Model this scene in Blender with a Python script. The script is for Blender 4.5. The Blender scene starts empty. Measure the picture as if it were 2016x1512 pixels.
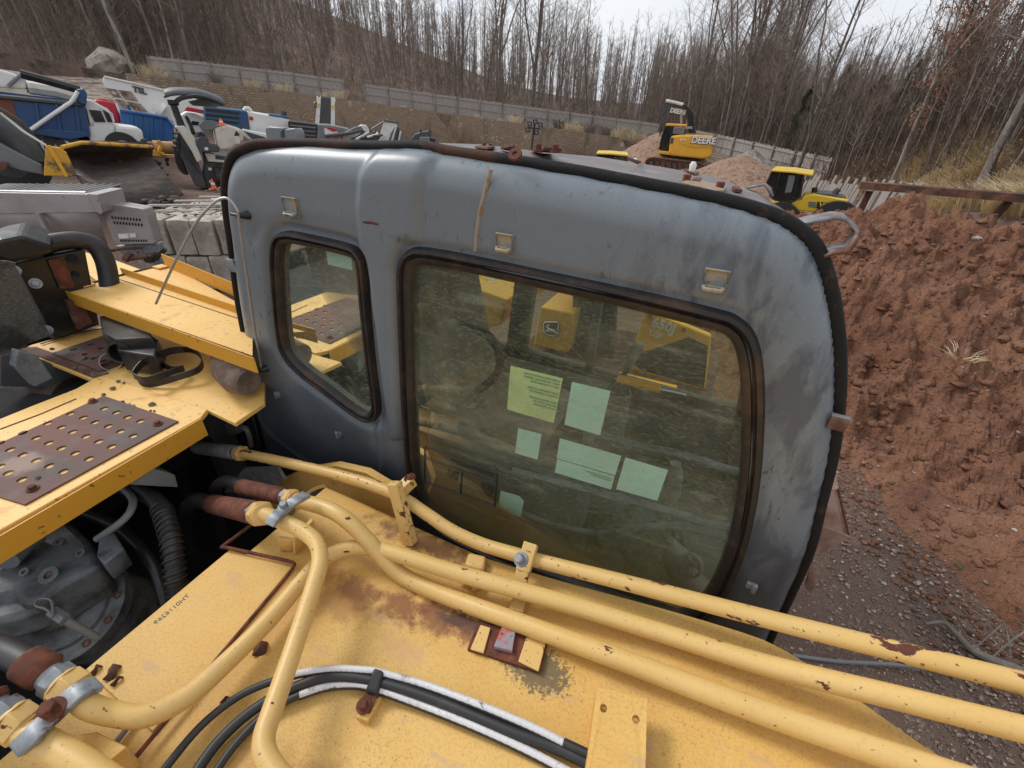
import bpy, bmesh, math, random
import numpy as np
from mathutils import Vector, Matrix, Euler
random.seed(7); np.random.seed(7)
SC = bpy.context.scene; COL = SC.collection
# ------------------------------------------------------------------ camera
FPX = 880.0
def _basis(pitch=31.5, roll=-2.5, yaw=24.5):
    p, r, y = map(math.radians, (pitch, roll, yaw))
    fh = np.array([-math.sin(y), math.cos(y), 0]); rt = np.array([math.cos(y), math.sin(y), 0]); up = np.array([0, 0, 1.])
    f = fh*math.cos(p)-up*math.sin(p); u = up*math.cos(p)+fh*math.sin(p)
    return rt*math.cos(r)-u*math.sin(r), u*math.cos(r)+rt*math.sin(r), f
CR, CU, CF = _basis()
cam = bpy.data.objects.new('camera', bpy.data.cameras.new('camera')); COL.objects.link(cam)
m = Matrix.Identity(4)
for i in range(3):
    m[i][0] = CR[i]; m[i][1] = CU[i]; m[i][2] = -CF[i]
cam.matrix_world = m
cam.data.sensor_width = 36; cam.data.lens = 36*FPX/2016; cam.data.clip_start = .02; cam.data.clip_end = 2000
SC.camera = cam
def ray(x, y): return CF*FPX+CR*(x-1008)-CU*(y-756)
def at(x, y, Y=None, Z=None, X=None, r=None):
    "surveyed point: line of sight (x, y) met with a known plane or horizontal distance"
    d = ray(x, y)
    if Y is not None: k = Y/d[1]
    elif Z is not None: k = Z/d[2]
    elif X is not None: k = X/d[0]
    else: k = r/math.hypot(d[0], d[1])
    return Vector(d*k)
def pix(P):
    P = np.array(P); z = P@CF; return 1008+FPX*(P@CR)/z, 756-FPX*(P@CU)/z
GZ = -3.05
SPO = (-.8, .9, GZ)
# ------------------------------------------------------------------ materials
def lin(c): return tuple(c)+(1,) if len(c) == 3 else c
class NT:
    def __init__(s, name):
        s.m = bpy.data.materials.new(name); s.m.use_nodes = True; s.t = s.m.node_tree; s.t.nodes.clear()
        s.out = s.n('ShaderNodeOutputMaterial')
    def n(s, t, **k):
        o = s.t.nodes.new(t)
        for a, b in k.items(): setattr(o, a, b)
        return o
    def l(s, a, b): s.t.links.new(a, b)
def add_mask(N, co, L):
    kind = L.get('k', 'noise')
    if kind == 'spot':
        nz = N.n('ShaderNodeTexNoise'); nz.inputs['Scale'].default_value = L.get('scale', 12); nz.inputs['Detail'].default_value = 9; nz.inputs['Roughness'].default_value = .68
        N.l(co, nz.inputs['Vector'])
        sub = N.n('ShaderNodeVectorMath', operation='SUBTRACT'); N.l(co, sub.inputs[0]); sub.inputs[1].default_value = tuple(L['c'][i]-SPO[i] for i in range(3))
        mul = N.n('ShaderNodeVectorMath', operation='DIVIDE'); N.l(sub.outputs[0], mul.inputs[0]); mul.inputs[1].default_value = L['r']
        ln = N.n('ShaderNodeVectorMath', operation='LENGTH'); N.l(mul.outputs[0], ln.inputs[0])
        ad = N.n('ShaderNodeMath', operation='MULTIPLY_ADD'); N.l(nz.outputs['Fac'], ad.inputs[0]); ad.inputs[1].default_value = L.get('j', 1.6); N.l(ln.outputs['Value'], ad.inputs[2])
        mr = N.n('ShaderNodeMapRange'); mr.interpolation_type = 'SMOOTHSTEP'
        N.l(ad.outputs[0], mr.inputs[0]); j = L.get('j', 1.6)*.5
        mr.inputs[1].default_value = 1.0+j; mr.inputs[2].default_value = L.get('in', .3)+j; mr.inputs[3].default_value = 0; mr.inputs[4].default_value = L.get('a', 1)
        return mr.outputs[0]
    mp = N.n('ShaderNodeMapping'); N.l(co, mp.inputs[0]); mp.inputs['Scale'].default_value = L.get('st', (1, 1, 1)); mp.inputs['Location'].default_value = (L.get('o', 0),)*3
    mp.inputs['Rotation'].default_value = L.get('rot', (0, 0, 0))
    if kind == 'voro':
        tx = N.n('ShaderNodeTexVoronoi'); tx.inputs['Scale'].default_value = L['scale']; src = tx.outputs['Distance']
        tx.inputs['Randomness'].default_value = 1
    else:
        tx = N.n('ShaderNodeTexNoise'); tx.inputs['Scale'].default_value = L['scale']; tx.inputs['Detail'].default_value = L.get('d', 5)
        tx.inputs['Roughness'].default_value = L.get('ro', .6); tx.inputs['Distortion'].default_value = L.get('dist', 0); src = tx.outputs['Fac']
    N.l(mp.outputs[0], tx.inputs['Vector'])
    mr = N.n('ShaderNodeMapRange'); N.l(src, mr.inputs[0]); mr.inputs[1].default_value = L['lo']; mr.inputs[2].default_value = L['hi']
    mr.inputs[3].default_value = 0; mr.inputs[4].default_value = L.get('a', 1)
    o = mr.outputs[0]
    if 'and' in L:
        o2 = add_mask(N, co, L['and']); mm = N.n('ShaderNodeMath', operation='MULTIPLY'); N.l(o, mm.inputs[0]); N.l(o2, mm.inputs[1]); o = mm.outputs[0]
    return o
MATS = {}
def mat(name, col, rough=.6, metal=0, layers=(), bump=(), spec=.5, coord='Object', coat=0):
    N = NT(name); b = N.n('ShaderNodeBsdfPrincipled'); N.l(b.outputs[0], N.out.inputs[0])
    b.inputs['Roughness'].default_value = rough; b.inputs['Metallic'].default_value = metal
    b.inputs['Specular IOR Level'].default_value = spec; b.inputs['Coat Weight'].default_value = coat
    b.inputs['Base Color'].default_value = lin(col)
    tc = N.n('ShaderNodeTexCoord'); co = tc.outputs[coord]
    cur = None; rc = None
    for L in layers:
        mk = add_mask(N, co, L)
        mx = N.n('ShaderNodeMix', data_type='RGBA'); N.l(mk, mx.inputs[0])
        if cur is None: mx.inputs[6].default_value = lin(col)
        else: N.l(cur, mx.inputs[6])
        mx.inputs[7].default_value = lin(L['c2']); cur = mx.outputs[2]
        if 'r2' in L:
            rm = N.n('ShaderNodeMix', data_type='FLOAT'); N.l(mk, rm.inputs[0])
            if rc is None: rm.inputs[2].default_value = rough
            else: N.l(rc, rm.inputs[2])
            rm.inputs[3].default_value = L['r2']; rc = rm.outputs[0]
    if cur is not None: N.l(cur, b.inputs['Base Color'])
    if rc is not None: N.l(rc, b.inputs['Roughness'])
    prev = None
    for (sc, st, dd) in bump:
        nz = N.n('ShaderNodeTexNoise'); nz.inputs['Scale'].default_value = sc; nz.inputs['Detail'].default_value = 6; N.l(co, nz.inputs['Vector'])
        bp = N.n('ShaderNodeBump'); bp.inputs['Strength'].default_value = st; bp.inputs['Distance'].default_value = dd
        N.l(nz.outputs['Fac'], bp.inputs['Height'])
        if prev is not None: N.l(prev, bp.inputs['Normal'])
        prev = bp.outputs[0]
    if prev is not None: N.l(prev, b.inputs['Normal'])
    MATS[name] = N.m; return N.m
RUST = (.105, .03, .016); RUSTD = (.05, .018, .012); DIRT = (.10, .075, .045)
M = MATS
YB = (.66, .385, .09)
# boom sheet: faded yellow with fine dark mildew speckle, rust by the brackets
mat('yellow_boom', YB, .62, layers=[
    dict(c2=(.71, .46, .15), scale=3.5, lo=.35, hi=.7, a=.8),
    dict(c2=(.60, .32, .06), scale=5, lo=.5, hi=.72, a=.6, o=3),
    dict(c2=(.38, .23, .085), scale=170, lo=.48, hi=.70, a=.5, d=4),
    dict(c2=(.16, .10, .045), scale=210, lo=.60, hi=.70, a=.75, d=2, **{'and': dict(scale=5, lo=.40, hi=.66, d=9)}),
    dict(c2=(.52, .33, .17), scale=16, lo=.60, hi=.66, a=.6, d=8, st=(.35, 1.4, 1), rot=(0, 0, .5), o=11),
    *[dict(c2=(.20, .065, .022), k='spot', c=tuple(at(x, y, Z=-1.18)), r=(q, q*.55, .3), a=.85, scale=30, j=2.0) for x, y, q in ((700, 1160, .10), (790, 1185, .11), (860, 1212, .12), (930, 1240, .10))],
    dict(c2=(.075, .028, .018), k='spot', c=tuple(at(900, 1218, Z=-1.18)), r=(.10, .035, .3), a=.95, scale=30, j=1.5), dict(c2=(.12, .032, .014), k='spot', c=tuple(at(1000, 1262, Z=-1.15)), r=(.12, .07, .3), a=.95, scale=40, j=1.8), dict(c2=(.56, .30, .16), k='spot', c=tuple(at(790, 1270, Z=-1.18)), r=(.10, .05, .3), a=.5, scale=40, j=2.4),
    dict(c2=(.15, .06, .025), k='spot', c=(-.62, .76, -1.19), r=(.30, .06, .3), a=.85, scale=30, j=2.0),
    dict(c2=(.33, .15, .05), k='spot', c=(-.72, .50, -1.19), r=(.16, .09, .3), a=.55, scale=24, j=2.2),
    dict(c2=(.36, .16, .04), k='spot', c=(-.50, .12, -1.19), r=(.3, .12, .3), a=.45, scale=22, j=2.2),
    dict(c2=(.05, .05, .035), k='spot', c=tuple(at(1060, 1320, Z=-1.15)), r=(.09, .06, .3), a=.8, scale=110, j=2.6, **{'in': .6}),
    ], bump=[(160, .25, .002), (30, .15, .003)])
mat('yellow_tube', (.70, .465, .165), .42, layers=[
    dict(c2=(.50, .29, .10), scale=1.6, lo=.42, hi=.75, a=.55, d=7), dict(c2=(.50, .30, .20), scale=22, lo=.62, hi=.68, a=.7, d=7, st=(.3, .3, 1), o=4, **{'and': dict(scale=3, lo=.5, hi=.58)}),
    dict(c2=(.64, .40, .12), scale=4, lo=.4, hi=.7, a=.8),
    dict(c2=(.50, .33, .14), scale=110, lo=.55, hi=.7, a=.4, d=2),
    dict(c2=RUST, scale=34, lo=.68, hi=.705, a=1, d=4, r2=.85, st=(.5, 1, 1)),
    dict(c2=(.10, .06, .03), scale=90, lo=.69, hi=.72, a=.8, d=2)], bump=[(120, .2, .0015)])
mat('yellow_tube_chipped', (.70, .465, .165), .42, layers=[
    dict(c2=(.50, .29, .10), scale=1.6, lo=.42, hi=.75, a=.55, d=7),
    dict(c2=(.64, .40, .12), scale=4, lo=.4, hi=.7, a=.8),
    dict(c2=RUST, scale=26, lo=.60, hi=.625, a=1, d=6, r2=.85, st=(.45, 1, 1)),
    dict(c2=(.09, .04, .025), scale=70, lo=.66, hi=.69, a=.9, d=3)], bump=[(120, .2, .0015)])
mat('yellow_deck', (.78, .46, .12), .55, layers=[
    dict(c2=(.82, .54, .19), scale=2.5, lo=.35, hi=.7, a=.8),
    dict(c2=(.40, .17, .05), scale=9, lo=.60, hi=.72, a=.6, d=8),
    dict(c2=(.12, .07, .04), scale=70, lo=.64, hi=.70, a=.8, d=3),
    dict(c2=(.14, .05, .025), scale=22, lo=.68, hi=.72, a=.9, d=6)], bump=[(80, .2, .002)])
mat('yellow_edge', (.62, .31, .03), .5, layers=[dict(c2=(.12, .06, .03), scale=40, lo=.64, hi=.69, a=.9, d=5)], bump=[(60, .2, .002)])
mat('rust_plate', (.085, .055, .048), .7, layers=[
    dict(c2=(.15, .055, .04), scale=5, lo=.42, hi=.6, a=.9),
    dict(c2=(.34, .24, .19), k='spot', c=(-1.80, .30, -.99), r=(.09, .07, .2), a=.7, scale=20, j=1.8),
    dict(c2=(.12, .11, .105), scale=14, lo=.52, hi=.68, a=.6, o=5)], bump=[(120, .3, .002)])
mat('rust', RUST, .85, layers=[dict(c2=(.19, .055, .024), scale=30, lo=.45, hi=.65), dict(c2=RUSTD, scale=18, lo=.52, hi=.66, o=4)], bump=[(90, .4, .002)])
mat('rust_brown', (.14, .06, .04), .8, layers=[dict(c2=(.07, .03, .02), scale=8, lo=.45, hi=.6), dict(c2=(.2, .14, .11), scale=14, lo=.55, hi=.7, o=4)], bump=[(90, .4, .002)])
mat('zinc', (.40, .41, .42), .42, .15, layers=[dict(c2=(.26, .27, .28), scale=25, lo=.4, hi=.65)], bump=[(90, .2, .001)])
mat('bracket_bar', (.24, .24, .25), .5, .2, layers=[dict(c2=(.13, .06, .04), scale=9, lo=.47, hi=.58, d=7)], bump=[(90, .3, .001)])
mat('blade_plate', (.30, .19, .15), .7, layers=[dict(c2=(.16, .08, .05), scale=4, lo=.45, hi=.62)])
mat('steel', (.33, .34, .35), .38, .75, layers=[dict(c2=(.20, .20, .21), scale=25, lo=.4, hi=.65, r2=.55), dict(c2=(.16, .06, .03), scale=20, lo=.62, hi=.7, r2=.9)], bump=[(90, .2, .001)])
mat('galv', (.30, .32, .34), .5, .35, layers=[dict(c2=(.20, .22, .24), scale=30, lo=.4, hi=.6), dict(c2=RUST, scale=14, lo=.60, hi=.68, r2=.9)], bump=[(70, .3, .002)])
mat('stainless', (.40, .38, .38), .42, .5, layers=[dict(c2=(.28, .25, .24), scale=2, lo=.4, hi=.7, a=.8), dict(c2=(.2, .12, .09), scale=6, lo=.66, hi=.75, a=.7)], bump=[(8, .1, .01)])
mat('rubber', (.02, .02, .021), .5, layers=[dict(c2=(.05, .04, .035), scale=14, lo=.5, hi=.7, a=.7)], bump=[(150, .3, .001)])
mat('rim_rubber', (.012, .011, .011), .75, spec=.25, layers=[
    dict(c2=(.075, .03, .018), scale=5, lo=.48, hi=.66, a=.8, d=7, **{'and': dict(k='spot', c=(-.9, 1, -.1), r=(1.1, 1, .5), scale=4, j=.8)}),
    dict(c2=(.10, .055, .035), scale=24, lo=.60, hi=.72, a=.5, d=6)], bump=[(110, .5, .003)])
mat('gasket', (.018, .015, .014), .5, layers=[dict(c2=(.07, .048, .036), scale=22, lo=.52, hi=.70, a=.6, d=7), dict(c2=(.11, .055, .025), scale=8, lo=.54, hi=.7, a=.5, o=2)], bump=[(130, .3, .0015)])
mat('black_paint', (.012, .013, .014), .35, layers=[dict(c2=(.06, .05, .045), scale=9, lo=.5, hi=.72, a=.6, r2=.8)], bump=[(60, .2, .002)])
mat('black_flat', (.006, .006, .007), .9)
mat('pump_gray', (.15, .17, .19), .5, layers=[dict(c2=(.05, .055, .06), scale=9, lo=.42, hi=.62), dict(c2=(.16, .11, .08), scale=14, lo=.58, hi=.7, a=.6), dict(c2=(.17, .18, .19), scale=40, lo=.56, hi=.7, a=.4)], bump=[(50, .4, .004)])
PAINT = [
    dict(c2=(.17, .188, .205), scale=1.8, lo=.38, hi=.62, a=.5, st=(1, 1, 1)),
    dict(c2=(.30, .33, .36), scale=400, lo=.45, hi=.7, a=.25, d=1),
    # washed streaks where the chalked paint has rubbed off, thickest toward the front
    dict(c2=(.060, .070, .095), scale=7, lo=.48, hi=.60, a=.75, d=9, dist=.6, rot=(0, .7, 0), st=(2.2, 1, .8), r2=.3, **{'and': dict(k='spot', c=(.35, 1.0, -.55), r=(.85, 1, .85), scale=4, j=.9, **{'in': .45})}),
    dict(c2=(.22, .25, .285), scale=6, lo=.54, hi=.68, a=.5, d=8, dist=.6, rot=(0, .7, 0), st=(2.4, 1, .7), o=7, **{'and': dict(k='spot', c=(.3, 1.0, -.8), r=(.8, 1, .9), scale=4, j=.9)}),
    dict(c2=(.042, .052, .070), k='spot', c=(-1.15, 1.0, -1.6), r=(1.4, 1, .95), scale=3, j=.9, a=.93, **{'in': .30}),  # lower panel darker: dark boom reflection, partly oxidised paint, put into the colour
    dict(c2=(.04, .045, .06), k='spot', c=(.28, 1.0, -1.35), r=(.3, 1, .62), scale=5, j=.9, a=.75, **{'in': .3}),  # front lower corner darkened the same way, reflection put into the colour
    dict(c2=(.055, .062, .085), scale=45, lo=.60, hi=.66, a=.7, d=3, st=(1.6, 1, .6), **{'and': dict(scale=4, lo=.5, hi=.6, o=9)}),
    dict(c2=(.22, .11, .05), scale=38, lo=.69, hi=.71, a=.9, d=4, r2=.9, **{'and': dict(scale=3, lo=.48, hi=.56, o=2)}),
    ]
mat('cab_paint', (.152, .178, .202), .35, layers=PAINT, bump=[(3, .05, .02), (260, .08, .0006)])
mat('cab_roof', (.155, .13, .125), .5, layers=[dict(c2=(.30, .29, .29), scale=7, lo=.5, hi=.7, a=.8, d=7), dict(c2=(.085, .06, .055), scale=3, lo=.45, hi=.65, a=.6)], bump=[(90, .4, .002)])
mat('hook', (.20, .22, .23), .5, layers=[dict(c2=(.34, .27, .17), scale=30, lo=.46, hi=.56), dict(c2=(.13, .05, .025), scale=34, lo=.60, hi=.66, o=3)])
mat('seam', (.28, .24, .19), .8, layers=[dict(c2=(.30, .14, .05), scale=60, lo=.5, hi=.6)])
mat('interior', (.085, .083, .07), .8, layers=[dict(c2=(.09, .08, .055), scale=6, lo=.45, hi=.7), dict(c2=(.06, .065, .02), scale=9, lo=.55, hi=.66, o=4, a=.8)], bump=[(40, .3, .004)])
mat('seat_cloth', (.17, .14, .10), .9, layers=[dict(c2=(.26, .21, .15), scale=12, lo=.45, hi=.6)], bump=[(200, .4, .002)])
mat('plastic_gray', (.13, .13, .11), .5, layers=[dict(c2=(.2, .2, .17), scale=15, lo=.5, hi=.7)])
mat('moss', (.055, .065, .018), .95, layers=[dict(c2=(.02, .02, .014), scale=22, lo=.5, hi=.6), dict(c2=(.11, .115, .03), scale=40, lo=.55, hi=.7)], bump=[(60, .6, .005)])
mat('sticker', (.55, .82, .80), .55, layers=[dict(c2=(.12, .15, .13), scale=38, lo=.70, hi=.73), dict(c2=(.5, .72, .66), scale=6, lo=.4, hi=.7)])
mat('sticker_green', (.68, .84, .42), .55, layers=[dict(c2=(.58, .62, .36), scale=5, lo=.4, hi=.7)])
mat('ink', (.02, .022, .02), .6)
mat('ink_soft', (.22, .34, .26), .6)
mat('white_paint', (.72, .72, .70), .45, layers=[dict(c2=(.42, .38, .32), scale=1.6, lo=.52, hi=.72, a=.7, d=7), dict(c2=(.3, .2, .13), scale=8, lo=.68, hi=.74, a=.8, st=(3, 3, .5))], bump=[(6, .1, .02)])
mat('cream', (.62, .58, .50), .45, layers=[dict(c2=(.4, .35, .28), scale=3, lo=.5, hi=.7, a=.6)])
mat('dark_gray', (.055, .06, .065), .5, layers=[dict(c2=(.12, .10, .085), scale=4, lo=.5, hi=.7, a=.6)])
mat('mid_gray', (.16, .17, .18), .5, layers=[dict(c2=(.24, .24, .24), scale=4, lo=.5, hi=.7, a=.6)])
mat('blue_paint', (.018, .065, .18), .4, layers=[dict(c2=(.03, .07, .14), scale=1.5, lo=.45, hi=.6), dict(c2=(.12, .05, .03), k='noise', scale=.8, lo=.60, hi=.66, a=.8), dict(c2=(.3, .3, .3), scale=9, lo=.7, hi=.74, a=.5, st=(3, 3, .4))])
mat('bright_blue', (.015, .10, .30), .4, layers=[dict(c2=(.03, .12, .25), scale=1.5, lo=.45, hi=.7)])
mat('truck_rust', (.16, .055, .035), .8)
mat('steel_blue', (.03, .12, .22), .4)
mat('red_paint', (.45, .015, .03), .35)
mat('orange', (.9, .13, .03), .5)
mat('yellow_new', (.80, .42, .03), .35, layers=[dict(c2=(.7, .36, .04), scale=2, lo=.4, hi=.7)])
mat('yellow_bright', (.72, .48, .03), .35)
mat('bucket_in', (.03, .022, .018), .8, layers=[dict(c2=(.075, .045, .028), scale=1.6, lo=.45, hi=.62), dict(c2=(.10, .10, .10), scale=4, lo=.62, hi=.7, a=.6, r2=.35), dict(c2=(.17, .12, .09), scale=9, lo=.66, hi=.72)], bump=[(3, .8, .08)])
mat('bucket_yellow', (.62, .33, .03), .6, layers=[dict(c2=(.10, .07, .05), scale=2.4, lo=.52, hi=.6, a=.9), dict(c2=(.2, .1, .05), scale=12, lo=.62, hi=.7)])
mat('dark_glass', (.015, .02, .022), .08, spec=.8)
mat('concrete', (.46, .42, .36), .9, layers=[dict(c2=(.24, .20, .165), scale=1.8, lo=.42, hi=.65, d=8), dict(c2=(.20, .10, .07), scale=1.1, lo=.56, hi=.68, o=5, a=.8), dict(c2=(.5, .47, .42), scale=5, lo=.6, hi=.75)], bump=[(7, .5, .04)])
mat('wood_fence', (.40, .365, .34), .9, layers=[dict(c2=(.25, .22, .20), scale=5, st=(9, 9, .5), lo=.42, hi=.62), dict(c2=(.32, .28, .24), scale=6, st=(9, 9, .4), lo=.58, hi=.72, o=3)], coord='Object')
mat('soil', (.19, .083, .045), 1, layers=[
    dict(c2=(.27, .132, .078), scale=.8, lo=.4, hi=.65), dict(c2=(.12, .052, .036), scale=2.4, lo=.5, hi=.68, a=.9, d=9),
    dict(c2=(.27, .14, .09), scale=14, lo=.58, hi=.72, a=.6, d=5), dict(c2=(.05, .02, .014), scale=18, lo=.58, hi=.7, a=.8, o=6), dict(c2=(.45, .34, .27), k='voro', scale=34, lo=.12, hi=.06, **{'and': dict(scale=20, lo=.55, hi=.62)})],
    bump=[(7, 1, .10), (30, 1, .035), (110, .8, .012)])
mat('gravel_pile_mat', (.27, .17, .115), 1, layers=[dict(c2=(.38, .26, .19), scale=9, lo=.45, hi=.65), dict(c2=(.16, .09, .06), scale=4, lo=.5, hi=.65)], bump=[(20, .7, .05)])
mat('stone', (.085, .08, .07), .9, layers=[dict(c2=(.2, .18, .15), scale=60, lo=.5, hi=.7)])
mat('bark', (.145, .122, .106), .95, layers=[dict(c2=(.26, .235, .21), scale=1.2, st=(4, 4, .6), lo=.5, hi=.7), dict(c2=(.10, .08, .07), scale=2.5, lo=.5, hi=.65)])
mat('bark_pale', (.32, .29, .25), .95, layers=[dict(c2=(.14, .11, .09), scale=1.5, st=(4, 4, .8), lo=.45, hi=.62)])
mat('twig', (.215, .17, .14), .95)
mat('twig_warm', (.235, .165, .13), .95)
mat('leaf_rust', (.22, .10, .065), .9, layers=[dict(c2=(.32, .17, .11), scale=1.5, lo=.45, hi=.6)])
mat('evergreen', (.075, .085, .045), .9, layers=[dict(c2=(.12, .12, .065), scale=1.5, lo=.45, hi=.6)])
mat('dry_grass', (.70, .58, .38), .95, layers=[dict(c2=(.48, .36, .22), scale=1.1, lo=.45, hi=.6), dict(c2=(.60, .47, .26), scale=3, lo=.55, hi=.7)])
mat('green_weed', (.07, .13, .03), .9)
mat('leaf_litter', (.115, .08, .062), 1, layers=[dict(c2=(.20, .13, .085), scale=.35, lo=.45, hi=.65, d=8), dict(c2=(.05, .032, .025), scale=.8, lo=.5, hi=.65, o=4), dict(c2=(.25, .12, .07), scale=6, lo=.6, hi=.72)], bump=[(3, .6, .15)])
mat('dead_leaf', (.09, .035, .02), .7)
# ground: gravel that turns to trodden brown yard
def ground_mat():
    N = NT('yard_gravel'); b = N.n('ShaderNodeBsdfPrincipled'); N.l(b.outputs[0], N.out.inputs[0]); b.inputs['Roughness'].default_value = .95
    tc = N.n('ShaderNodeTexCoord'); co = tc.outputs['Object']
    v = N.n('ShaderNodeTexVoronoi'); v.inputs['Scale'].default_value = 55; N.l(co, v.inputs['Vector'])
    v2 = N.n('ShaderNodeTexVoronoi'); v2.inputs['Scale'].default_value = 120; N.l(co, v2.inputs['Vector'])
    cr = N.n('ShaderNodeValToRGB'); N.l(v.outputs['Color'], cr.inputs[0]); e = cr.color_ramp.elements
    e[0].color = (.12, .082, .064, 1); e[1].color = (.46, .39, .34, 1); e.new(.5).color = (.20, .13, .095, 1); e.new(.82).color = (.26, .18, .14, 1)
    cur = cr.outputs[0]
    for L in [dict(c2=(.19, .10, .066), scale=1.6, lo=.38, hi=.62, a=.7, d=9), dict(c2=(.11, .085, .075), scale=.9, lo=.52, hi=.62, a=.6, d=8, o=5), dict(c2=(.21, .145, .11), scale=.12, lo=.4, hi=.6, a=.5)]:
        mk = add_mask(N, co, L); mx = N.n('ShaderNodeMix', data_type='RGBA'); N.l(mk, mx.inputs[0]); N.l(cur, mx.inputs[6]); mx.inputs[7].default_value = lin(L['c2']); cur = mx.outputs[2]
    N.l(cur, b.inputs['Base Color'])
    ad = N.n('ShaderNodeMath', operation='ADD'); N.l(v.outputs['Distance'], ad.inputs[0]); N.l(v2.outputs['Distance'], ad.inputs[1])
    bp = N.n('ShaderNodeBump', invert=True); bp.inputs['Strength'].default_value = .9; bp.inputs['Distance'].default_value = .02; N.l(ad.outputs[0], bp.inputs['Height'])
    nz = N.n('ShaderNodeTexNoise'); nz.inputs['Scale'].default_value = 3; N.l(co, nz.inputs['Vector'])
    b2 = N.n('ShaderNodeBump'); b2.inputs['Strength'].default_value = .6; b2.inputs['Distance'].default_value = .12; N.l(nz.outputs[0], b2.inputs['Height']); N.l(bp.outputs[0], b2.inputs['Normal'])
    N.l(b2.outputs[0], b.inputs['Normal']); MATS['ground'] = N.m
ground_mat()
def block_wall_mat():
    N = NT('block_wall'); b = N.n('ShaderNodeBsdfPrincipled'); N.l(b.outputs[0], N.out.inputs[0]); b.inputs['Roughness'].default_value = .95
    tc = N.n('ShaderNodeTexCoord'); uv = tc.outputs['UV']; co = tc.outputs['Object']
    br = N.n('ShaderNodeTexBrick'); N.l(uv, br.inputs['Vector']); br.inputs['Scale'].default_value = 1; br.inputs['Brick Width'].default_value = .46; br.inputs['Row Height'].default_value = .2
    br.inputs['Mortar Size'].default_value = .02; br.inputs['Color1'].default_value = (.34, .26, .185, 1); br.inputs['Color2'].default_value = (.24, .175, .125, 1); br.inputs['Mortar'].default_value = (.09, .06, .045, 1)
    cur = br.outputs[0]
    for L in [dict(c2=(.26, .19, .13), scale=.3, lo=.35, hi=.6, a=.75, d=6), dict(c2=(.09, .07, .055), scale=1.2, lo=.55, hi=.7, a=.7, st=(1, 1, .3)), dict(c2=(.52, .42, .34), scale=2.5, lo=.58, hi=.66, a=.7, o=3, **{'and': dict(scale=.12, lo=.5, hi=.56)})]:
        mk = add_mask(N, co, L); mx = N.n('ShaderNodeMix', data_type='RGBA'); N.l(mk, mx.inputs[0]); N.l(cur, mx.inputs[6]); mx.inputs[7].default_value = lin(L['c2']); cur = mx.outputs[2]
    N.l(cur, b.inputs['Base Color']); MATS['block_wall'] = N.m
block_wall_mat()
def glass_mat(name, tint, dust, dcol, ior=1.5, rgh=.02, sc=2.5, fine=60):
    N = NT(name); tr = N.n('ShaderNodeBsdfTransparent'); tr.inputs[0].default_value = lin(tint)
    gl = N.n('ShaderNodeBsdfGlossy'); gl.inputs['Roughness'].default_value = rgh; gl.inputs[0].default_value = (.9, .95, .88, 1)
    fr = N.n('ShaderNodeFresnel'); fr.inputs[0].default_value = ior
    mx = N.n('ShaderNodeMixShader'); N.l(fr.outputs[0], mx.inputs[0]); N.l(tr.outputs[0], mx.inputs[1]); N.l(gl.outputs[0], mx.inputs[2])
    df = N.n('ShaderNodeBsdfDiffuse'); df.inputs[0].default_value = lin(dcol)
    tc = N.n('ShaderNodeTexCoord'); co = tc.outputs['Object']
    m3_ = add_mask(N, co, dict(scale=8, lo=.54, hi=.75, a=dust*.9, d=8, rot=(0, -.25, 0), st=(.5, 1, 3.0), dist=.3)); m1 = add_mask(N, co, dict(scale=sc, lo=.3, hi=.75, a=dust, d=7)); m2 = add_mask(N, co, dict(scale=fine, lo=.5, hi=.75, a=dust*.9, d=4, rot=(0, .5, 0), st=(1, 1, 3)))
    ad = N.n('ShaderNodeMath', operation='ADD'); ad.use_clamp = True; N.l(m1, ad.inputs[0]); N.l(m2, ad.inputs[1])
    ad0 = ad; ad = N.n('ShaderNodeMath', operation='ADD'); ad.use_clamp = True; N.l(ad0.outputs[0], ad.inputs[0]); N.l(m3_, ad.inputs[1])
    m3 = N.n('ShaderNodeMixShader'); N.l(ad.outputs[0], m3.inputs[0]); N.l(mx.outputs[0], m3.inputs[1]); N.l(df.outputs[0], m3.inputs[2])
    N.l(m3.outputs[0], N.out.inputs[0]); MATS[name] = N.m
glass_mat('cab_glass', (.78, .84, .76), .30, (.40, .43, .32), ior=1.27, rgh=.03)
glass_mat('far_glass', (.82, .86, .74), .10, (.34, .36, .26), ior=1.3)
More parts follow.
